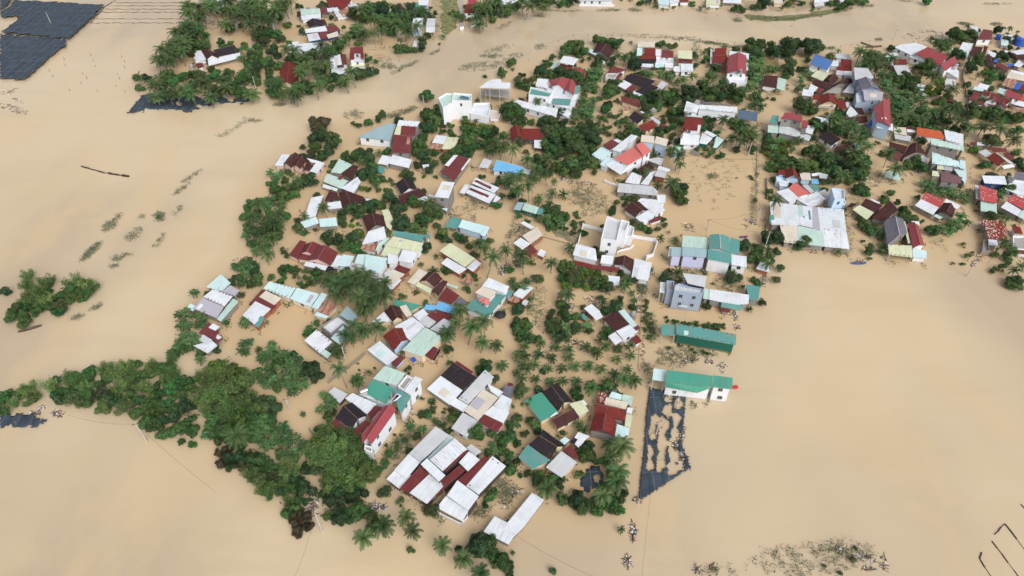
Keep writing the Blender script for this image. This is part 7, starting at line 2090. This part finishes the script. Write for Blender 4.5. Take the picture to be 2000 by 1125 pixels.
for k, bx, by, h, lb in (('a', 287, 863, 6.5, 'concrete pole leaning over water beside the west bamboo'), ('b', 629, 1038, 6.5, 'concrete pole standing off the southern tree point'), ('c', 500, 174, 5, 'concrete pole near the ragged river net'),
        ('d', 494, 193, 4, 'shorter concrete pole in the ragged net end'), ('e', 540, 74, 6, 'pole with transformer in the upper palms'), ('f', 1493, 486, 6, 'pale pole below the patchwork warehouse'), ('g', 828, 209, 4.5, 'pole in front of the lone river tree'),
        ('h', 1461, 305, 4.5, 'pale pole in the square corner palms'), ('i', 566, 800, 4, 'pole with crossarms at the banana junction'), ('j', 1879, 131, 5, 'slanting pole of the twin poles by the crimson hall'), ('k', 1886, 138, 5.5, 'upright pole of the twin poles by the crimson hall'),
        ('l', 1281, 850, 5, 'pole with crossarms inside the black field net'), ('m', 101, 49, 5.5, 'pale pole standing in the big square net'), ('n', 1477, 437, 5.5, 'pole at the pale raft in the northern lane'), ('o', 1380, 450, 4, 'pole in open water by the mint block'),
        ('p', 1744, 78, 4.5, 'dark pole at the river steps'), ('q', 1353, 95, 4, 'thin pole behind the twin white pillars'), ('r', 981, 150, 4, 'pale pole in the bank bush'), ('s', 675, 706, 5, 'pole under the palms by the lane'), ('t', 1246, 985, 2, 'short pole at the net tip'), ('u', 1888, 540, 4, 'thin slanting pole in the lower lane')):
    po[k] = pole(bx, by, h, lb)
M_wire = plain('black_wire', srgb(60, 58, 56))
def wire(a, b_, label, sag=1.2):
    m = MB(); n_ = 14; Q = [a.lerp(b_, i/n_)-Vector((0, 0, sag*4*(i/n_)*(1-i/n_))) for i in range(n_+1)]
    for p, q in zip(Q, Q[1:]): m.bar(p, q, .02, .02, 3)
    tag(m.build('power_cable', M_wire), label, 'cable', 'power cables between the poles')
wire(po['l'], po['o'], 'power cable from the field net pole to the open water pole'); wire(po['l'], at(1250, 1160, 6), 'power cable from the field net pole to the near shore'); wire(po['o'], po['n'], 'power cable across the flooded square to the lane')
wire(po['o'], po['f'], 'power cable from open water to the warehouse pole'); wire(po['n'], po['h'], 'power cable up the northern lane'); wire(po['b'], at(560, 1160, 6), 'power cable from the southern point out of the picture'); wire(po['a'], at(420, 960, 6), 'power cable running along the west bamboo')
wire(po['a'], at(130, 810, 6), 'power cable from the bamboo pole to the torn net'); wire(po['i'], at(440, 690, 5), 'power cable over the banana junction'); wire(po['l'], at(1345, 760, 5.2), 'power cable from net pole to the emerald hall'); wire(po['m'], at(-20, 20, 5), 'power cable over the notched net'); wire(po['c'], po['e'], 'power cable up the palm lane')
wire(at(1000, 1040, 3), at(1170, 1130, 6), 'low cable from the bolted shed over open water')
# ---------------------------------------------------------------- boats
M_bt = {'w': plain('boat_white', srgb(214, 216, 214)), 'd': plain('boat_wood', srgb(98, 84, 70)), 'g': plain('boat_green', srgb(92, 112, 84)), 'v': plain('boat_purple', srgb(120, 84, 128)), 'r': plain('float_red', srgb(196, 54, 58)), 'b': plain('boat_blue', srgb(70, 118, 176))}
def boat(px, py, Ln, wd, rot, mk, label, load=False):
    p = at(px, py); root = empty('boat', (p.x, p.y, 0), label, 'boat', rz=rot); m = MB(); n_ = 12; R = []
    for i in range(n_+1):
        t = i/n_; w = wd/2*math.sin(math.pi*min(1, .04+t*.92))**.55; x = (t-.5)*Ln; up = .14*abs(2*t-1)**2.5
        R.append([(x, -w, .34+up), (x, -w*.65, -.12), (x, w*.65, -.12), (x, w, .34+up), (x, w*.86, .32+up), (x, w*.5, .02), (x, -w*.5, .02), (x, -w*.86, .32+up)])
    for a, b_ in zip(R, R[1:]):
        for q in range(8): z = (q+1) % 8; m.face([a[q], b_[q], b_[z], a[z]])
    m.face(R[0][::-1]); m.face(R[-1])
    link('hull', m.mesh('hull'), M_bt[mk], root)
    for t in (-.25, .2): s = MB(); s.box((t*Ln, 0, .22), .22, wd*.72, .05); link('seat', s.mesh('seat'), M_bt['d'], root)
    return p
boat(1677, 515, 4.0, 1.1, .05, 'b', 'blue boat carrying people beside the slate hip roof house')
boat(1452, 464, 2.2, .9, .1, 'v', 'small purple boat behind the twin teal roofs')
boat(59, 643, 5.0, .9, .45, 'd', 'thin dark canoe below the flooded islet')
boat(1270, 530, 2.0, .9, 1.2, 'b', 'small blue boat pushed along the flooded road')
boat(1693, 88, 5.5, 1.4, -.9, 'g', 'upright stranded green boat near the crimson hall')
boat(1706, 92, 7.5, 1.3, .15, 'd', 'long dark boat by the stranded green boat')
m = MB(); c = at(1436, 757); m.box((c.x, c.y, -.1), 1.1, .8, .4, .3); bmf = m.build('red_float', M_bt['r']); tag(bmf, 'red float drifting beyond the emerald hall', 'float')
def tank(px, py, r, h, mat, label):
    p = at(px, py, h); root = empty('water_tank', (p.x, p.y, 0), label, 'water tank'); m = MB(); m.bar((p.x, p.y, -.5), (p.x, p.y, h), r, r, 16); m.bar((p.x, p.y, h), (p.x, p.y, h+.35), r, r*.45, 16); m.build('tank', mat, root); m = MB(); m.bar((p.x, p.y, h+.34), (p.x, p.y, h+.5), r*.3, r*.3, 10); m.build('lid', M_post, root)
tank(1617, 229, 1.0, 2.0, M_tarp, 'round blue tank beside the white tin roof'); tank(1996, 75, 2.0, 2.8, M_tarp, 'huge blue tank at the river corner'); tank(1952, 68, 1.0, 2.0, M_tarp, 'blue tank behind the areca palms'); tank(373, 128, .8, 1.5, M_steel, 'steel tank on a stand by the palm fringed house')
tank(1237, 612, .8, 2.0, WM['Z'], 'concrete ring tank beside the rust tile columned house'); tank(1210, 818, 1.0, .1, M_dark, 'old concrete ring by the emerald front house')
tank(785, 748, .6, 1.2, M_steel, 'steel tank near the hub roofs'); tank(1276, 214, 1.4, 1.6, WM['Z'], 'round stone basin beside the twin brown gables')
m = MB()
for q in range(8): a = q*.785; c = at(977, 620, .3); m.bar((c.x, c.y, 2.0), (c.x+1.5*math.cos(a), c.y+1.5*math.sin(a), 1.3), .05); m.face([(c.x, c.y, 2.0), (c.x+1.5*math.cos(a), c.y+1.5*math.sin(a), 1.3), (c.x+1.5*math.cos(a+.785), c.y+1.5*math.sin(a+.785), 1.25)])
m.bar((c.x, c.y, -.5), (c.x, c.y, 2), .06); tag(m.build('umbrella', M_dark), 'black parasol standing in water by the teal villa', 'umbrella')
# ---------------------------------------------------------------- people, waist deep or in boats
M_skin = plain('skin', srgb(150, 108, 84), var=.1); M_hair = plain('hair', srgb(34, 28, 26), var=.1)
def person(px, py, z, cloth, pose, label, rz=0.0, boatp=False):
    p = at(px, py, max(z, 0)); root = empty('person', (p.x, p.y, z), label, 'person', 'people wading or in boats', rz)
    # z is the height of the soles; the body is one skinned figure
    ar = {'wade': ((-.35, .30, 1.05), (.35, .32, 1.08)), 'pole': ((-.30, .35, 1.25), (.22, .42, 1.5)), 'sit': ((-.28, .30, .55), (.28, .30, .55))}[pose]
    if pose == 'sit': J = [(0, 0, .25), (0, 0, .5), (0, .02, .72), (0, .02, .82), (0, .03, .93), (0, .03, 1.05), (-.1, .02, .25), (-.14, .42, .38), (-.14, .5, 0), (.1, .02, .25), (.14, .42, .38), (.14, .5, 0), (-.2, .02, .73), (-.27, .12, .5), ar[0], (.2, .02, .73), (.27, .12, .5), ar[1]]
    else: J = [(0, 0, .92), (0, 0, 1.15), (0, 0, 1.38), (0, 0, 1.48), (0, .02, 1.58), (0, .02, 1.70), (-.1, 0, .88), (-.11, .04, .48), (-.12, -.02, .06), (.1, 0, .88), (.12, .10, .5), (.12, .06, .06), (-.2, 0, 1.4), (-.28, .08, 1.14), ar[0], (.2, 0, 1.4), (.28, .08, 1.2), ar[1]]
    E = [(0, 1), (1, 2), (2, 3), (3, 4), (4, 5), (0, 6), (6, 7), (7, 8), (0, 9), (9, 10), (10, 11), (2, 12), (12, 13), (13, 14), (2, 15), (15, 16), (16, 17)]
    rad = [.15, .14, .15, .055, .10, .085, .10, .075, .05, .10, .075, .05, .07, .05, .035, .07, .05, .035]
    me = bpy.data.meshes.new('body'); me.from_pydata(J, E, []); o = bpy.data.objects.new('body', me); C.objects.link(o); o.parent = root
    sk = o.modifiers.new('skin', 'SKIN')
    for i, r in enumerate(rad): v = me.skin_vertices[0].data[i]; v.radius = (r, r*.8); v.use_root = (i == 0)
    sb = o.modifiers.new('sub', 'SUBSURF'); sb.levels = 1; sb.render_levels = 1; me.materials.append(M_skin)
    lo, hi = (.3, .76) if pose == 'sit' else (.86, 1.42); m = MB(); m.bar((0, .01, lo), (0, .01, (lo+hi)/2), .175, .18, 10); m.bar((0, .01, (lo+hi)/2), (0, .01, hi), .18, .13, 10); link('shirt', m.mesh('shirt'), M_bt[cloth], root)
    h = 1.0 if pose == 'sit' else 1.66; m = MB(); m.bar((0, 0, h), (0, 0, h+.1), .125, .08, 10); m.bar((0, 0, h-.04), (0, 0, h+.001), .11, .125, 10); link('hair', m.mesh('hair'), M_hair, root)
person(1297, 534, -.85, 'r', 'wade', 'person in red wading on the flooded road'); person(1275, 526, -.85, 'd', 'pole', 'person pushing the small blue boat', .8); person(1307, 455, -.85, 'd', 'wade', 'person in dark clothes wading near the villa wall', 2.)
person(1672, 513.5, .02, 'r', 'sit', 'person in red sitting at one end of the blue boat', 1.5); person(1677.5, 513.5, .02, 'b', 'sit', 'person in blue sitting amid the blue boat', 1.5); person(1683, 513.5, .02, 'r', 'sit', 'person in red sitting near the bow of the blue boat', 1.5)
person(805, 803, -.85, 'w', 'wade', 'person in white wading in the sunken lane', .4); person(616, 320, -.85, 'd', 'wade', 'person in dark clothes in the bent lane', 1.)
person(1330, 462, -.85, 'd', 'wade', 'person wading alone on the square'); person(586, 414, -.85, 'r', 'wade', 'person in red wading up the palm lane')
